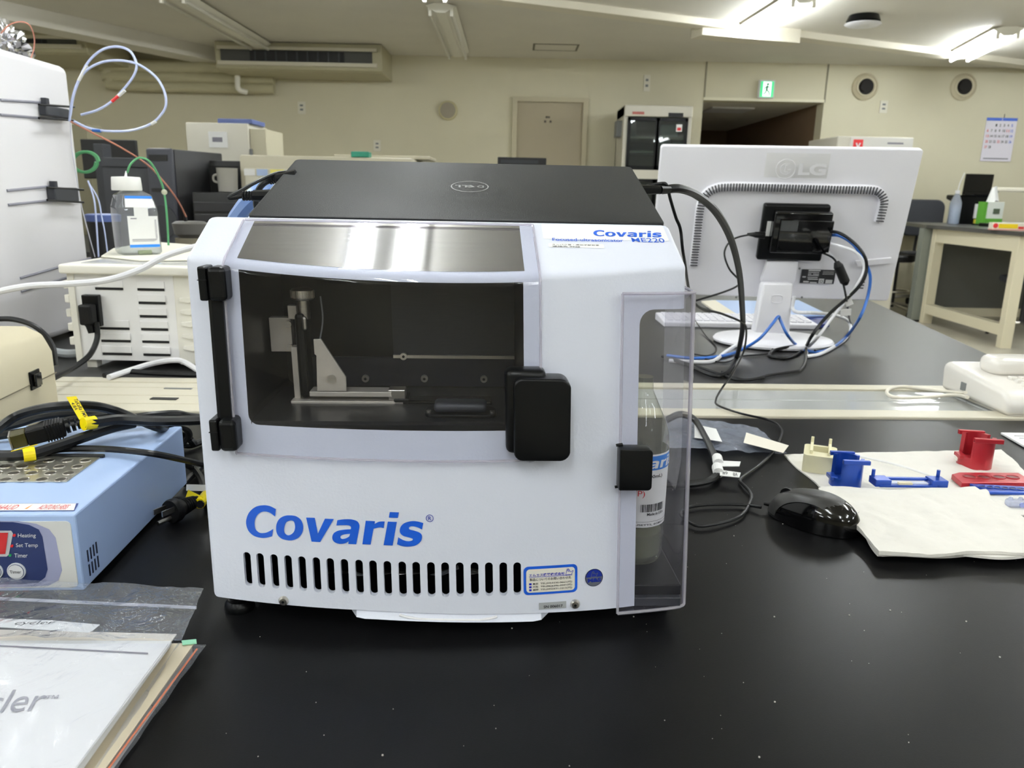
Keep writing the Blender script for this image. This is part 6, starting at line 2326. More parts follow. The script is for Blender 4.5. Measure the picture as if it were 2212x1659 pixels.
G = []
for i in range(49):
    u = -1 + 2 * i / 48
    x_ = u * ML_ * .975
    wd = .0105 + .0115 * math.sqrt(max(0, 1 - ((u - .25) / 1.25) ** 2)) if u > -1 else .0105
    lim = .0285 * math.sqrt(max(0.0004, 1 - (x_ / ML_) ** 2)) * .93
    wd = min(wd, lim)
    G.append([bm.verts.new((x_, wd * (-1 + k / 6), mheight(x_, wd * (-1 + k / 6)) + .0009)) for k in range(13)])
for a_, b_ in zip(G, G[1:]):
    for k in range(12):
        bm.faces.new((a_[k], b_[k], b_[k + 1], a_[k + 1]))
obj('top_shell', bm, mat('mouse_matte', (40, 40, 40), .42, bump=.1, bscale=900), mouse, smooth=True, auto=80)
obj('scroll_wheel', cym((-ML_ * .62, -.0025, .0275), (-ML_ * .62, .0025, .0275), .0075, seg=20), RUBBER, mouse, smooth=True)
obj('cable_boot', cym((-ML_ - .006, 0, .008), (-ML_ + .004, 0, .009), .0018, .003, 10), RUBBER, mouse)
# (faint maker's mark on the tail)
lettering([('ELECOM', -.009, .009, 0, .003)], lambda u, v: Vector((ML_ * .86 + v * .4, u, .0215 + v * 1.2 + .0012)), GREYI, mouse)

# zip bag, labels and thick lead behind the instrument
film('zip_bag_small', 'flat clear zip bag behind the clear side cover, left of the cream holder', [(1440, 896), (1636, 922), (1702, 978), (1430, 968)], lambda u, v: .006 + .003 * math.sin(u * 6) * v, 30, 20, amp=.003, m=clear('bag_film_blue', (215, 222, 236), .18, .3, bump=.8, bscale=30, hazec=(190, 200, 220)))
o = tag(quad_slab('paper_label', PAPER, [(1500, 916), (1547, 926), (1560, 954), (1500, 945)], .0112, .0116), 'white label inside the small zip bag', 'label')
o = tag(quad_slab('card', mat('card_cream', (228, 222, 208), .6), [(1612, 934), (1704, 962), (1692, 978), (1606, 956)], .0118, .0124), 'curled cream card on the small zip bag beside the cream holder', 'card')
GK = 'thick black lead pair behind the clear side cover'
for k in range(2):
    cable('cable', ('outer', 'inner')[k] + ' strand of the thick black lead looping with white tags, behind the side cover', wz([(1440, 905 + k * 4, .02), (1470, 893 + k * 4, .03), (1500, 905 + k * 3, .022), (1525, 945 + k * 3, .015), (1547 - k * 4, 990, .01), (1556 - k * 6, 1015, .008), (1540 - k * 5, 1036, .007), (1500, 1046 - k * 3, .006), (1450, 1048 - k * 3, .006), (1400, 1046 - k * 2, .006)]), .0042, CABLE, group=GK)
for (py, lab, dy) in ((994, 'upper white tag on the thick looping black lead, blank', 0), (1014, 'lower white tag on the thick looping black lead, with small print', 4)):
    tt = thing('cable_tag', lab, 'cable tag', P(1552, py, z=BZ + .006), group='white tags on the thick lead')
    obj('collar', cym(P(1549, py - 5, z=BZ + .011), P(1552, py + 8, z=BZ + .011), .007, seg=14), PAPER, tt, world=True)
    c1_, c2_, c3_, c4_ = (P(a_, b_, z=BZ + .012) for a_, b_ in ((1555, py + 2), (1600, py + 4 + dy), (1597, py + 14 + dy), (1555, py + 14)))
    bm = new()
    A = [bm.verts.new(p) for p in (c4_, c3_, c2_, c1_)]
    B = [bm.verts.new(p + Vector((0, 0, .0008))) for p in (c4_, c3_, c2_, c1_)]
    bm.faces.new(A[::-1]); bm.faces.new(B)
    for k in range(4):
        bm.faces.new((A[k], A[(k + 1) % 4], B[(k + 1) % 4], B[k]))
    fl = obj('flag', bm, PAPER, tt, world=True, recalc=True)
    if dy:
        uu = (c2_ - c1_); vv_ = c1_ - c4_
        lettering([('#9', .12, .36, .2, .8), ('8A', .62, .84, .2, .8)], lambda u, v: c4_ + uu * u + vv_ * v + Vector((0, -.0002, .0012)), INK, fl, world=True)


# sample holders
def holder(name, label, px, py, rz, mcol, sc=1.0, zb=.0035):
    c = P(px, py, z=BZ + zb)
    t = thing(name, label, 'holder', c, rz)
    ro, ri, h = .0215 * sc, .0165 * sc, .043 * sc
    low = .015 * sc

    def arc(bm, a0, a1, z0, z1, ro_=ro, ri_=ri, n=16):
        O, I = [], []
        for k in range(n + 1):
            an = R(a0 + (a1 - a0) * k / n)
            O.append((ro_ * math.cos(an), ro_ * math.sin(an)))
            I.append((ri_ * math.cos(an), ri_ * math.sin(an)))
        poly = O + I[::-1]
        a_ = [[bm.verts.new((u, v, z)) for u, v in poly] for z in (z0, z1)]
        m_ = len(poly)
        for k in range(m_):
            bm.faces.new((a_[0][k], a_[0][(k + 1) % m_], a_[1][(k + 1) % m_], a_[1][k]))
        for k in range(n):
            bm.faces.new((a_[1][k], a_[1][k + 1], a_[1][m_ - 2 - k], a_[1][m_ - 1 - k]))
            bm.faces.new((a_[0][k + 1], a_[0][k], a_[0][m_ - 1 - k], a_[0][m_ - 2 - k]))
    bm = new(); arc(bm, 0, 359.9, 0, low, n=40)
    base = obj('base_ring', bm, mcol, t, smooth=True)
    bm = new(); arc(bm, 232, 345, low - .0005, h); obj('front_wall', bm, mcol, t, smooth=True)
    bm = new(); arc(bm, 25, 135, low - .0005, h); obj('rear_wall', bm, mcol, t, smooth=True)
    obj('floor_plate', cym((0, 0, .001), (0, 0, low * .75), ri, seg=32), mcol, t)
    obj('front_flange', bxm(-.0135 * sc, .0235 * sc, -.0222 * sc, -.0165 * sc, h - .004 * sc, h + .002 * sc, bev=.0008), mcol, t)
    obj('rear_flange', bxm(-.0185 * sc, .0155 * sc, .0165 * sc, .0222 * sc, h - .004 * sc, h + .002 * sc, bev=.0008), mcol, t)
    obj('side_ledge', bxm(-.024 * sc, -.014 * sc, -.010 * sc, .010 * sc, low - .004, low + .001, bev=.0008), mcol, t)
    return t


BLUA = mat('blue_anodised', (22, 66, 160), .3, metal=.35, coat=.2)
REDA = mat('red_anodised', (168, 36, 48), .34, metal=.35, coat=.2)
holder('sample_holder', 'blue anodised round sample holder standing in front of the cream holder', 1824, 1049, R(-4), BLUA, sc=.9)
hr = holder('sample_holder', 'red anodised round sample holder standing on the white cloth', 2103, 1005, R(-8), REDA)
q = P(2069, 994, Y=1.03)
obj('id_plate', bxm(-.0255, -.0245, -.006, .003, .007, .011), mat('id_white', (220, 215, 205), .4), hr)
# cream holder: open frame
c = P(1768, 1012, z=BZ + .003)
t = thing('sample_holder', 'cream plastic sample holder with two pegs behind the blue holder', 'holder', c, R(-22))
CRM = mat('cream_resin', (232, 226, 190), .45)
bm = new()
outer = rrect(-.021, .021, -.022, .030, .006, 4)
inner = rrect(-.012, .012, -.002, .024, .004, 4)
for (z0, z1) in ((.0, .024),):
    A = [[bm.verts.new((u, v, z)) for u, v in outer] for z in (z0, z1)]
    B = [[bm.verts.new((u, v, z)) for u, v in inner] for z in (z0, z1)]
    m_ = len(outer)
    for k in range(m_):
        bm.faces.new((A[0][k], A[0][(k + 1) % m_], A[1][(k + 1) % m_], A[1][k]))
        bm.faces.new((B[0][(k + 1) % m_], B[0][k], B[1][k], B[1][(k + 1) % m_]))
        bm.faces.new((A[1][k], A[1][(k + 1) % m_], B[1][(k + 1) % m_], B[1][k]))
        bm.faces.new((A[0][(k + 1) % m_], A[0][k], B[0][k], B[0][(k + 1) % m_]))
obj('frame', bm, CRM, t, smooth=True)
for s in (-1, 1):
    obj('rail', bxm(s * .0115 - .002, s * .0115 + .002, -.014, .026, .0242, .029, bev=.0006), CRM, t)
    obj('peg', bxm(s * .0115 - .002, s * .0115 + .002, .0262, .0295, .0242, .036, bev=.0008), CRM, t)
# blue bracket
a_, b_ = P(1893, 1054, z=BZ + .012), P(2043, 1056, z=BZ + .012)
t = thing('sample_bracket', 'flat blue anodised bracket with two upright pins behind the folded cloth', 'bracket', (a_.x, a_.y, BZ + .0135), math.atan2(b_.y - a_.y, b_.x - a_.x))
Lb = (b_ - a_).length
obj('top_bar', bxm(.0, Lb, .012, .017, .004, .0075, bev=.0006), BLUA, t)
obj('lower_bar', bxm(.003, Lb - .012, -.002, .003, .0, .003, bev=.0006), BLUA, t)
for x0 in (-.002, Lb - .018):
    e_ = obj('end_block', bxm(x0, x0 + .02, -.001, .018, .0, .009, bev=.001), BLUA, t)
    obj('pin', cym((x0 + (.003 if x0 < 0 else .014), .014, .009), (x0 + (.003 if x0 < 0 else .014), .014, .018), .0022, seg=10), BLUA, e_)
obj('white_insert', bxm(.012, Lb - .02, .004, .011, .001, .004, bev=.0005), mat('insert_white', (215, 220, 235), .35), t)
obj('brass_tag', bxm(.028, .045, .0, .005, .003, .0055), mat('brass_pale', (215, 205, 170), .4), t)


def holeplate(name, label, pix, z0, z1, holes_, r, m, dark, rx_=1.0):
    pts_ = [P(a_, b_, z=BZ + z1) for a_, b_ in pix]
    o = thing(name, label, 'sample rack', pts_[0])
    bm = new()
    prism(bm, [(p.x, p.y) for p in pts_], lambda u, v: (u, v, BZ + z0), lambda u, v: (u, v, BZ + z1), .0008)
    pl = obj('plate', bm, m, o, world=True)
    for (hx, hy) in holes_:
        q = P(hx, hy, z=BZ + z1)
        bm = new()
        ringp = [(q.x + r * rx_ * math.cos(k * PI / 10), q.y + r * math.sin(k * PI / 10), BZ + z1 + .0004) for k in range(20)]
        bm.faces.new([bm.verts.new(p) for p in ringp])
        obj('well', bm, dark, o, world=True)
        bm = new()
        tube(bm, ringp + [ringp[0]], .0007, 5, 1)
        obj('well_rim', bm, m, o, world=True, smooth=True)
    return o


holeplate('sample_rack', 'flat red anodised strip with four round wells beside the red holder', [(2056, 1024), (2072, 1020), (2200, 1021), (2235, 1042), (2078, 1043)], .004, .011, [(2095, 1030), (2125, 1031), (2157, 1031), (2187, 1031)], .0065, REDA, mat('red_well', (95, 14, 22), .4), 1.25)
holeplate('sample_rack', 'flat blue anodised strip with a row of small wells in front of the red strip', [(2094, 1044), (2130, 1046), (2240, 1052), (2240, 1064), (2128, 1062), (2118, 1054)], .006, .010, [(2122, 1052), (2138, 1053), (2154, 1054), (2170, 1055), (2187, 1056), (2204, 1057)], .0036, BLUA, mat('blue_well', (8, 24, 70), .4), 1.4)
o = tag(obj('swab', tbm([P(1850, 984, z=BZ + .009), P(1940, 1005, z=BZ + .009), P(2030, 1034, z=BZ + .009)], .0016, 8, 4), PAPER, smooth=True), 'thin white swab stick lying on the white cloth behind the blue bracket', 'swab')
c = P(2198, 1096, z=BZ + .004)
t = thing('clear_clip', 'small clear plastic clip at the frame edge on the cloth corner', 'clip', c)
CLP = clear('clip_plastic', (225, 230, 245), .05, .3)
obj('clip_body', bxm(-.014, .03, -.006, .006, .001, .010, bev=.003, seg=3), CLP, t, smooth=True)
obj('clip_eye', cym((.0, -.0065, .006), (.0, -.008, .006), .003, seg=14), mat('lilac_dot', (150, 160, 215), .4), t)
for k in range(3):
    obj('clip_tooth', cym((-.01 + k * .012, 0, .010), (-.01 + k * .012, 0, .013), .003, .002, 8), CLP, t)
o = tag(quad_slab('paper_sheets', PAPER, [(2162, 934), (2280, 936), (2330, 990), (2215, 964)], .001, .004), 'printed white sheets at the frame edge in front of the telephone', 'paper')
obj('print_lines', mb(lambda b: [box(b, P(2196, 944, z=BZ + .004).x, P(2250, 944, z=BZ + .004).x, P(2200, y_, z=BZ + .004).y, P(2200, y_, z=BZ + .004).y + .0012, BZ + .0041, BZ + .0044) for y_ in (942, 947)]), GREYI, o)

# telephone
tc = P(2172, 905, z=BZ)
t = thing('telephone', 'white desk telephone with handset standing across the cable duct', 'telephone', (tc.x, tc.y - .002, BZ), R(3))
TM_ = mat('phone_white', (232, 228, 220), .22, coat=.3)
bm = new()
prism(bm, [(0, .005), (-.002, .03), (-.02, .046), (-.19, .062), (-.2, .05), (-.195, .005)], lambda u, v: (-.0, -u * 1.0, v), lambda u, v: (.21, -u * 1.0, v), .010, 4)
ph = obj('base', bm, TM_, t, smooth=True)
bm = new()
prism(bm, [(.006, .001), (.006, .006), (.186, .006), (.186, .001)], lambda u, v: (.008, u, v), lambda u, v: (.2, u, v), .001)
obj('underside', bm, mat('phone_base', (205, 200, 190), .4), t)
obj('line_socket', bxm(-.001, .003, .118, .134, .018, .034, bev=.001), GREYP, t)
bm = new()
prism(bm, rrect(.03, .21, .095, .15, .022, 5), lambda u, v: (u, v, .05 + .03 * v), lambda u, v: (u, v, .082 + .03 * v), .012, 4)
obj('handset', bm, TM_, t, smooth=True)
for r_ in range(4):
    for k in range(3):
        obj('key', bxm(.05 + k * .02, .063 + k * .02, .02 + r_ * .018, .03 + r_ * .018, .040 + r_ * .002, .0545 + r_ * .001, bev=.002), TM_, t)
cable('cable', 'white telephone cord lying in a long loop on the cable duct', wz([(2090, 858, .026), (2060, 853, .012), (2000, 858, .007), (1940, 859, .007), (1917, 851, .007), (1921, 840, .007), (1950, 835, .007), (2000, 840, .008), (2050, 846, .012), (2086, 848, .026)]), .0032, mat('cord_ivory', (226, 220, 205), .4), group='telephone leads')

# ================================================================== BACKGROUND, LEFT
t = thing('background_bench', 'laboratory bench behind, carrying dark computers and the beige analyser', 'bench', (-1.6, 4.2, 0))
obj('worktop', bxm(-2.2, 2.6, 0, 1.6, .77, .80, bev=.003), BENCHF, t)
for k in range(5):
    obj('base_cabinet', bxm(-2.15 + k * .95, -1.22 + k * .95, .05, 1.55, .03, .77), CREAM, t)


def bgbox(name, label, cat, px0, py0, px1, Y, dep, m, bot=BZ, rz=0.0, bev=.006, child=None, h=None):
    a_, b_ = P(px0, py0, Y=Y), P(px1, py0, Y=Y)
    t = thing(name, label, cat, (a_.x, Y, bot), rz)
    w_, hh = b_.x - a_.x, a_.z - bot
    obj('case', bxm(0, w_, 0, dep, 0, hh, bev=bev), m, t, smooth=True)
    return t, w_, hh


BG1 = mat('matte_black', (22, 22, 24), .55)
BG2 = mat('matte_dark_grey', (58, 60, 66), .6)
t, w_, h_ = bgbox('white_cabinet', 'white cabinet with a paper notice on its front, blue folder on top', 'cabinet', 400, 264, 535, 5.3, .4, FRM, bot=BZ)
obj('side_bay', bxm(w_ + .002, w_ + .11, .02, .4, 0, h_ - .03, bev=.004), mat('aged_enamel', (196, 190, 165), .5), t)
obj('notice', bxm(w_ * .36, w_ * .66, -.004, 0, h_ - .155, h_ - .055), PAPER, t)
obj('notice_print', bxm(w_ * .42, w_ * .58, -.005, -.004, h_ - .12, h_ - .09), GREYI, t)
obj('latch', bxm(w_ + .004, w_ + .016, -.006, .019, h_ - .26, h_ - .16), GREYP, t)
cp = t.location
o = tag(obj('folder', bxm(cp.x + w_ * .5, cp.x + w_ * 1.05, 5.32, 5.6, BZ + h_ + .001, BZ + h_ + .03, bev=.004), mat('dusty_blue', (86, 100, 150), .5)), 'flat dusty blue folder on top of the white cabinet', 'folder')
# beige analyser
t, w_, h_ = bgbox('analyser', 'wide beige laboratory analyser with labels and a green latch behind the laptop', 'analyser', 516, 334, 890, 4.4, .6, mat('analyser_beige', (196, 190, 168), .5), bot=BZ, bev=.012)
obj('front_door', bxm(.03, w_ * .6, -.02, 0, .03, h_ - .07, bev=.006), mat('analyser_pale', (206, 202, 184), .5), t)
for (x0, x1, m_) in ((.03, .09, PAPER), (.1, .16, mat('label_pale_blue', (170, 190, 225), .5)), (.175, .25, mat('label_pale_yellow', (228, 218, 120), .5))):
    obj('label', bxm(x0, x1, -.024, -.0205, h_ - .11, h_ - .075), m_, t)
obj('door_plate', bxm(.07, .17, -.024, -.0205, h_ - .23, h_ - .2), GREYP, t)
obj('rear_hood', bxm(w_ * .5, w_ * 1.08, .2, .55, h_ + .002, h_ + .02, bev=.004), MC['analyser_beige'], t)
gx_ = P(762, 340, Y=4.45).x - t.location.x
obj('green_latch', bxm(gx_, gx_ + .10, .0, .08, h_ + .0, h_ + .03, bev=.005), mat('teal_latch', (40, 140, 115), .4), t)
gx_ = P(878, 340, Y=4.6).x
o = tag(obj('small_carton', bxm(gx_, gx_ + .06, 5.15, 5.21, BZ, P(890, 340, Y=5.18).z, bev=.003), FRM), 'small pale upright box behind the beige analyser, left of the black screen', 'box')
# black machine with a cup
t, w_, h_ = bgbox('black_device', 'black open device with teal clips and a grey cup beside the analyser', 'device', 428, 346, 522, 4.5, .4, BG1, bot=BZ)
obj('recess', bxm(.02, w_ - .02, -.004, 0, h_ - .22, h_ - .03), mat('deep_black', (8, 8, 9), .7), t)
obj('teal_clip', bxm(.01, .06, -.012, -.005, h_ - .07, h_ - .05), MC['teal_latch'], t)
obj('teal_clip', bxm(.01, .03, -.012, -.005, h_ - .11, h_ - .09), MC['teal_latch'], t)
c = P(492, 415, Y=4.35)
t2 = thing('cup', 'light grey beaker standing before the black device', 'cup', (c.x, 4.36, c.z))
obj('beaker', mb(lambda b: lathe(b, [(.045, 0), (.05, .002), (.056, .125), (.058, .128)], 20)), mat('beaker_grey', (165, 163, 155), .5), t2, smooth=True)
obj('handle', tbm([(-.05, 0, .095), (-.075, 0, .085), (-.075, 0, .06), (-.052, 0, .05)], .006, 8), MC['beaker_grey'], t2, smooth=True)
t3, w_, h_ = bgbox('drawer_unit', 'black stacked tray unit in front of the black device, below the grey cup', 'drawer unit', 414, 415, 517, 4.22, .26, BG1, bot=BZ)
for k in range(4):
    zz = h_ - .05 - k * .062
    obj('drawer', bxm(.01, w_ - .01, -.014, 0, zz - .05, zz, bev=.003), mat('drawer_black', (34, 34, 38), .4), t3)
# tower
t4, w_, h_ = bgbox('computer_tower', 'black desktop computer tower with rounded grey front behind the bottle', 'computer', 322, 322, 384, 4.25, .42, mat('tower_black', (34, 34, 36), .5), bot=BZ, rz=R(-14))
obj('front_bezel', bxm(-.002, w_ + .002, -.03, -.0005, .005, h_ + .004, bev=.012, seg=3), mat('tower_bezel', (54, 56, 66), .45), t4, smooth=True)
obj('drive_bay', bxm(.02, w_ - .02, -.034, -.03, h_ - .06, h_ - .03), BG1, t4)
obj('drive_bay', bxm(.02, w_ - .02, -.034, -.03, h_ - .22, h_ - .2), BG1, t4)
bm = new()
cyl(bm, (w_ / 2, -.036, .17), (w_ / 2, -.03, .17), .085, seg=28)
obj('round_grille', bm, mat('grille_grey', (44, 46, 52), .6), t4)
t5, w_, h_ = bgbox('equipment_case', 'dark grey equipment case left of the computer tower', 'equipment', 218, 340, 330, 4.5, .4, BG2, bot=BZ)
obj('front_lip', bxm(0, w_, -.01, 0, h_ - .05, h_, bev=.003), BG2, t5)
# black monitor
t6 = thing('computer_screen', 'black flat screen on a stand behind the white instrument edge', 'monitor', (P(240, 330, Y=5.0).x, 5.0, BZ))
q0, q1 = P(172, 300, Y=5.0), P(296, 345, Y=5.0)
tx = t6.location.x
obj('panel', bxm(q0.x - tx, q1.x - tx, 0, .03, q1.z - BZ - .12, q0.z - BZ, bev=.006), BG1, t6)
obj('stand', bxm(-.05, .05, .032, .06, .0, q0.z - BZ - .1, bev=.004), BG1, t6)
obj('stand_foot', bxm(-.12, .12, -.05, .12, 0, .015, bev=.004), BG1, t6)
q0, q1 = P(200, 310, Y=4.7), P(224, 345, Y=4.7)
o = tag(obj('small_box', bxm(q0.x, q1.x, 4.7, 4.8, BZ, q0.z, bev=.004), BG2), 'narrow dark grey upright box before the black flat screen', 'box')
q0, q1 = P(176, 270, Y=5.6), P(198, 300, Y=5.6)
o = tag(obj('olive_carton', bxm(q0.x - .1, q1.x, 5.55, 5.75, BZ, q0.z, bev=.004), mat('olive_card', (120, 115, 92), .6)), 'tall dull olive carton peeping out behind the white instrument', 'box')
# second black screen behind the laptop
q0, q1 = P(1075, 339, Y=5.0), P(1180, 360, Y=5.0)
t7 = thing('computer_screen', 'black screen top edge showing behind the laptop, before the door', 'monitor', ((q0.x + q1.x) / 2 - .12, 5.0, BZ))
tx = t7.location.x
obj('panel', bxm(q0.x - tx, q1.x - tx, 0, .04, .12, q0.z - BZ, bev=.005), BG1, t7)
obj('vent_strip', bxm(q0.x - tx + .02, q1.x - tx - .05, -.003, 0, q0.z - BZ - .035, q0.z - BZ - .015), DGREY, t7)
obj('stand', bxm(.05, .15, .0, .05, .01, .13), BG1, t7)
obj('stand_foot', bxm(.0, .2, -.05, .12, 0, .012), BG1, t7)
# jar with grey lid on the far bench
c = P(412, 500, Y=2.3)
t8 = thing('reservoir_jar', 'squat clear jar with wide grey lid behind the vented box', 'jar', (c.x, 2.3, BZ))
jz = P(412, 514, Y=2.3).z - BZ
obj('jar', mb(lambda b: lathe(b, [(.04, 0), (.045, .01), (.045, jz), (.043, jz + .001)], 24)), clear('jar_plastic', (215, 210, 190), .1, .4, hazec=(190, 182, 160)), t8, smooth=True)
obj('lid', mb(lambda b: lathe(b, [(.03, jz + .001), (.045, jz + .012), (.05, jz + .042), (.04, jz + .048)], 28)), mat('lid_grey', (92, 90, 86), .5), t8, smooth=True)
obj('tube_fitting', cym((-.012, 0, jz + .048), (-.014, 0, jz + .075), .005, .004, 10), BLACK, t8)
c = P(200, 450, Y=2.2)
t9 = thing('blue_bin', 'dark container with blue rim behind the hanging tubes', 'container', (c.x + .0, 2.25, BZ))
obj('body', mb(lambda b: lathe(b, [(.04, 0), (.045, P(200, 480, Y=2.2).z - BZ)], 20)), BG1, t9, smooth=True)
obj('rim', mb(lambda b: lathe(b, [(.046, P(200, 480, Y=2.2).z - BZ + .001), (.048, P(200, 465, Y=2.2).z - BZ), (.04, P(200, 463, Y=2.2).z - BZ)], 20)), mat('rim_blue', (86, 104, 160), .4), t9, smooth=True)

# ================================================================== BACKGROUND, RIGHT: BENCH, CHAIRS, SMALL THINGS
DZ = P(2020, 486, Y=7.45).z
d0_, d1_ = P(2012, 486, Y=7.45), P(2178, 503, Y=6.15)
t = thing('side_bench', 'cream-framed laboratory bench with dark top and grey panels by the calendar wall', 'bench', (4.05, 6.2, 0))
TX, TY = t.location.x, t.location.y
DT = DZ
bm = new()
prism(bm, [(-.08, -.05), (2.6, -.05), (2.6, 2.12), (.05, 2.12), (-.13, 1.30)], lambda u, v: (u, v, DT - .035), lambda u, v: (u, v, DT), .002)
obj('worktop', bm, mat('bench_dark_top', (70, 70, 68), .35), t)
FR_ = mat('frame_cream', (222, 214, 188), .45)
obj('leg', bxm(-.06, .03, 0.0, .07, 0, DT - .036, bev=.004), FR_, t)
obj('leg', bxm(-.06, .03, 1.24, 1.31, 0, DT - .036, bev=.004), FR_, t)
obj('leg', bxm(2.4, 2.47, 0.0, .07, 0, DT - .036, bev=.004), FR_, t)
obj('apron', bxm(-.055, .025, .07, 1.24, DT - .16, DT - .036), FR_, t)
obj('apron', bxm(.03, 2.4, 0, .06, DT - .16, DT - .036), FR_, t)
obj('stretcher', bxm(-.055, .025, .07, 1.24, .10, .19), FR_, t)
GP = mat('panel_grey', (98, 98, 92), .55)
obj('modesty_panel', bxm(.03, 2.5, 1.43, 1.45, .10, DT - .036), GP, t)
obj('low_rail', bxm(.035, 2.5, 1.39, 1.425, .06, .14), FR_, t)
ep = obj('end_panel', bxm(-.13, .03, 1.33, 1.42, .02, DT - .036, bev=.002), mat('end_panel_grey', (128, 132, 124), .5), t)
obj('panel_foot', bxm(-.14, .04, 1.325, 1.425, 0, .02), BG1, t)
obj('rear_frame', bxm(-.20, -.14, 1.9, 2.2, 0.02, DT - .036), FR_, t)


def office_chair(label, loc, rz, group=None):
    t = thing('office_chair', label, 'chair', loc, rz, group)
    SEATM = mat('seat_fabric', (58, 60, 66), .8)
    LEGM = mat('chair_leg', (40, 40, 42), .4)
    bm = new(); prism(bm, rrect(-.21, .21, -.2, .22, .08, 5), lambda u, v: (u, v, .46), lambda u, v: (u, v, .52), .02, 3)
    obj('seat', bm, SEATM, t, smooth=True)
    bm = new(); prism(bm, rrect(-.2, .2, .66, 1.0, .08, 5), lambda u, v: (u, .2, v), lambda u, v: (u, .26, v), .02, 3)
    obj('backrest', bm, SEATM, t, smooth=True)
    obj('back_bar', tbm([(0, .1, .455), (0, .29, .47), (0, .29, .7)], .015, 8), LEGM, t, smooth=True)
    obj('column', cym((0, 0, .1), (0, 0, .46), .025), LEGM, t)
    for k in range(5):
        an = 2 * PI * k / 5 + .3
        lg = obj('leg', tbm([(0, 0, .11), (.15 * math.cos(an), .15 * math.sin(an), .10), (.29 * math.cos(an), .29 * math.sin(an), .075)], .016, 8), STEEL, t, smooth=True)
        obj('caster', cym((.29 * math.cos(an) - .012, .29 * math.sin(an), .03), (.29 * math.cos(an) + .012, .29 * math.sin(an), .03), .03, seg=14), RUBBER, lg)
    return t


def stool(label, loc, group=None):
    t = thing('stool', label, 'stool', loc, 0, group)
    obj('seat', mb(lambda b: lathe(b, [(.14, .55), (.16, .56), (.165, .6), (.15, .62)], 28)), BG1, t, smooth=True)
    obj('column', cym((0, 0, .08), (0, 0, .55), .02), BG1, t)
    bm = new(); tube(bm, [(.15 * math.cos(k * PI / 12), .15 * math.sin(k * PI / 12), .25) for k in range(25)], .01, 8, 1)
    obj('foot_ring', bm, STEEL, t, smooth=True)
    for k in range(5):
        an = 2 * PI * k / 5
        lg = obj('leg', tbm([(0, 0, .12), (.24 * math.cos(an), .24 * math.sin(an), .07)], .014, 8), STEEL, t, smooth=True)
        obj('caster', cym((.24 * math.cos(an) - .012, .24 * math.sin(an), .028), (.24 * math.cos(an) + .012, .24 * math.sin(an), .028), .028, seg=14), RUBBER, lg)
    return t


c = P(1998, 431, Y=8.83)
ch = office_chair('charcoal office chair whose back shows beyond the cream-framed bench', (c.x, 8.6, c.z - 1.0), 0)
ch.location.z = 0
sc_ = c.z / 1.0
ch.scale = (1.15, 1.0, sc_)
c = P(1938, 600, Y=8.0)
stool('black stool with chrome ring, half hidden behind the grey end panel', (c.x - .02, 8.0, 0))
c = P(2195, 735, z=0)
office_chair('office chair half out of the frame beside the cream-framed bench', (c.x + .22, c.y + .3, 0), R(160))


# small things on the side bench
def on(px, py, Y):
    p = P(px, py, Y=Y)
    return p


YB2 = 7.9
c = on(2062, 458, YB2)
t = thing('wash_bottle', 'clear wash bottle with pale blue liquid beside the black terminal', 'bottle', (c.x, YB2, DZ))
hh = P(2062, 418, Y=YB2).z - DZ
obj('bottle_body', mb(lambda b: lathe(b, [(.05, 0), (.055, .01), (.055, hh * .7), (.03, hh * .92), (.02, hh)], 20)), clear('wash_plastic', (225, 230, 238), .1, .3, hazec=(215, 222, 232)), t, smooth=True)
obj('liquid', mb(lambda b: lathe(b, [(.05, .004), (.052, hh * .62), (.001, hh * .62)], 20)), mat('pale_blue_liquid', (208, 218, 234), .2), t, smooth=True)
obj('cap', cym((0, 0, hh), (0, 0, hh + .03), .022), WHITE, t)
obj('spout', tbm([(0, 0, hh + .03), (.01, 0, hh + .1), (.04, 0, hh + .2)], .004, 6), WHITE, t, smooth=True)
c = on(2105, 460, YB2)
t = thing('terminal', 'black touch terminal with tilted screen on the side bench', 'terminal', (c.x, YB2, DZ))
hh = P(2105, 375, Y=YB2).z - DZ
w2 = .14
bm = new(); prism(bm, [(-.16, 0), (.16, 0), (.15, hh * .45), (.2, hh * .52), (.2, hh * .58), (-.2, hh * .58), (-.2, hh * .5), (-.14, hh * .44)], lambda u, v: (u, .05, v), lambda u, v: (u, .2, v), .01)
obj('body', bm, BLACK, t)
obj('hinge', cym((-.12, .04, hh * .6), (.14, .04, hh * .6), .025), BLACKG, t)
bm = new(); prism(bm, [(-.13, hh * .6), (.15, hh * .6), (.19, hh), (-.09, hh)], lambda u, v: (u, .03 + (v - hh * .6) * .3, v), lambda u, v: (u, .05 + (v - hh * .6) * .3, v), .004)
obj('screen', bm, BLACKG, t)
obj('sticker', bxm(.02, .08, .035, .049, .06, .2), PAPER, t)
obj('yellow_sticker', bxm(.03, .09, .036, .048, .01, .05), mat('sticker_yellow', (220, 205, 70), .5), t)
c = on(2130, 458, 7.7)
t = thing('pen_holder', 'grey pen cup with black base next to the green tissue box', 'container', (c.x, 7.7, DZ))
obj('cup', mb(lambda b: lathe(b, [(.035, .012), (.038, .15)], 16)), GREYP, t, smooth=True)
obj('base', bxm(-.09, .09, -.06, .06, 0, .012), BLACK, t)
a_, b_ = on(2136, 436, 7.6), on(2172, 436, 7.6)
t = thing('tissue_box', 'white and green tissue box with a tissue pulled up', 'tissue box', ((a_.x + b_.x) / 2, 7.6, DZ), R(4))
w2 = (b_.x - a_.x) / 2
hh = a_.z - DZ
obj('box', bxm(-w2, w2, 0, .12, 0, hh, bev=.003), mat('tissue_box_white', (225, 230, 222), .5), t)
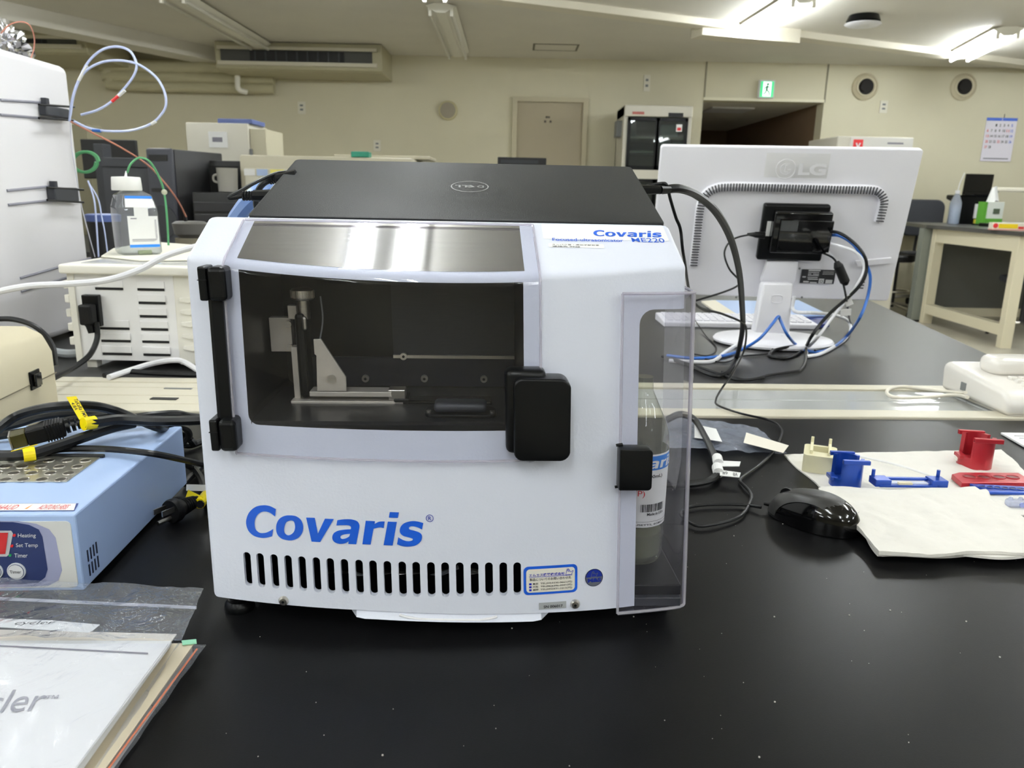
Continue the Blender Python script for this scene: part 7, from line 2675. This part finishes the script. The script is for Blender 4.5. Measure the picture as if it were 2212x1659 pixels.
obj('green_band', bxm(-w2 - .001, w2 + .001, -.002, .121, 0.001, hh * .3), mat('leaf_green', (90, 160, 50), .5), t)
obj('green_side', bxm(-w2 - .03, -w2 - .0015, 0.01, .11, 0, hh, bev=.002), MC['leaf_green'], t)
obj('box_print', bxm(-w2 * .3, w2 * .5, -.004, 0, hh * .5, hh * .72), mat('print_olive', (80, 95, 75), .5), t)
bm = new()
bmesh.ops.create_cone(bm, segments=16, radius1=.05, radius2=.018, depth=.14, matrix=Matrix.Translation((0, .06, hh + .075)))
for v in bm.verts:
    v.co += noise.noise_vector(v.co * 25) * .02
obj('tissue', bm, PAPER, t, smooth=True)
for (px0, px1, py, Y_, m_, nm, lab, h2) in ((2146, 2176, 463, 7.2, BLACK, 'tray', 'small black tray on the side bench in front of the tissue box', .03), (2176, 2212, 464, 7.1, PAPER, 'paper_stack', 'white papers on the side bench beside the black tray', .015),
                                            (2172, 2260, 452, 7.6, mat('magazine_blue', (170, 190, 225), .4), 'magazine', 'pale blue magazine on the side bench at the frame edge', .03)):
    a_, b_ = on(px0, py, Y_), on(px1, py, Y_)
    o = obj(nm, bxm(a_.x, b_.x, Y_, Y_ + .2, DZ, DZ + h2, bev=.002), m_)
    tag(o, lab, nm.replace('_', ' '))
a_, b_ = on(2144, 486, 6.45), on(2260, 492, 6.45)
t = thing('film_box', 'long yellow and red wrap carton lying on the side bench corner', 'carton', (a_.x, 6.45, DZ), R(-4))
obj('carton', bxm(0, b_.x - a_.x, 0, .06, 0, .06, bev=.002), mat('carton_white', (228, 222, 205), .5), t)
obj('yellow_panel', bxm(.05, .2, -.002, 0, .015, .05), mat('carton_yellow', (238, 205, 20), .5), t)
obj('yellow_panel', bxm(.27, .42, -.002, 0, .015, .05), MC['carton_yellow'], t)
obj('red_mark', cym((.025, -.002, .034), (.025, 0, .034), .02, seg=16), REDI, t)
obj('red_mark', bxm(.205, .25, -.002, 0, .012, .03), REDI, t)
obj('pink_base', bxm(-.001, b_.x - a_.x, -.001, .061, .0, .008), mat('carton_pink', (215, 150, 140), .5), t)
# desk lamp
q0, q1 = P(2150, 409, Y=8.0), P(2300, 407, Y=8.0)
t = thing('desk_lamp', 'long cream lamp bar on a bent arm above the tissue box', 'lamp', (P(2128, 456, Y=8.0).x, 8.0, DZ))
tx = t.location.x
obj('lamp_head', bxm(q0.x - tx, q1.x - tx, -.04, .04, q0.z - DZ - .02, q0.z - DZ + .02, bev=.01), mat('lamp_cream', (238, 232, 212), .35), t)
obj('arm', tbm([(0, 0, 0), (.02, 0, .12), (.06, 0, (q0.z - DZ) * .8), (q0.x - tx + .05, 0, q0.z - DZ)], .01, 8), GREYP, t, smooth=True)
obj('base', cym((0, 0, 0), (0, 0, .015), .07, seg=20), GREYP, t)

# ------------------------------------------------------------------ dust and lint on the black worktop
bm = new()
rnd = random.Random(11)
for k in range(260):
    x_, y_ = rnd.uniform(-.35, .75), rnd.uniform(.3, 1.1)
    r_ = rnd.choice((.00025, .0003, .0004, .0007))
    cyl(bm, (x_, y_, BZ), (x_, y_, BZ + r_), r_, seg=5)
o = obj('dust', bm, mat('dust_grey', (175, 172, 165), .9))
tag(o, 'pale dust specks scattered over the black worktop', 'dust')
o['kind'] = 'stuff'
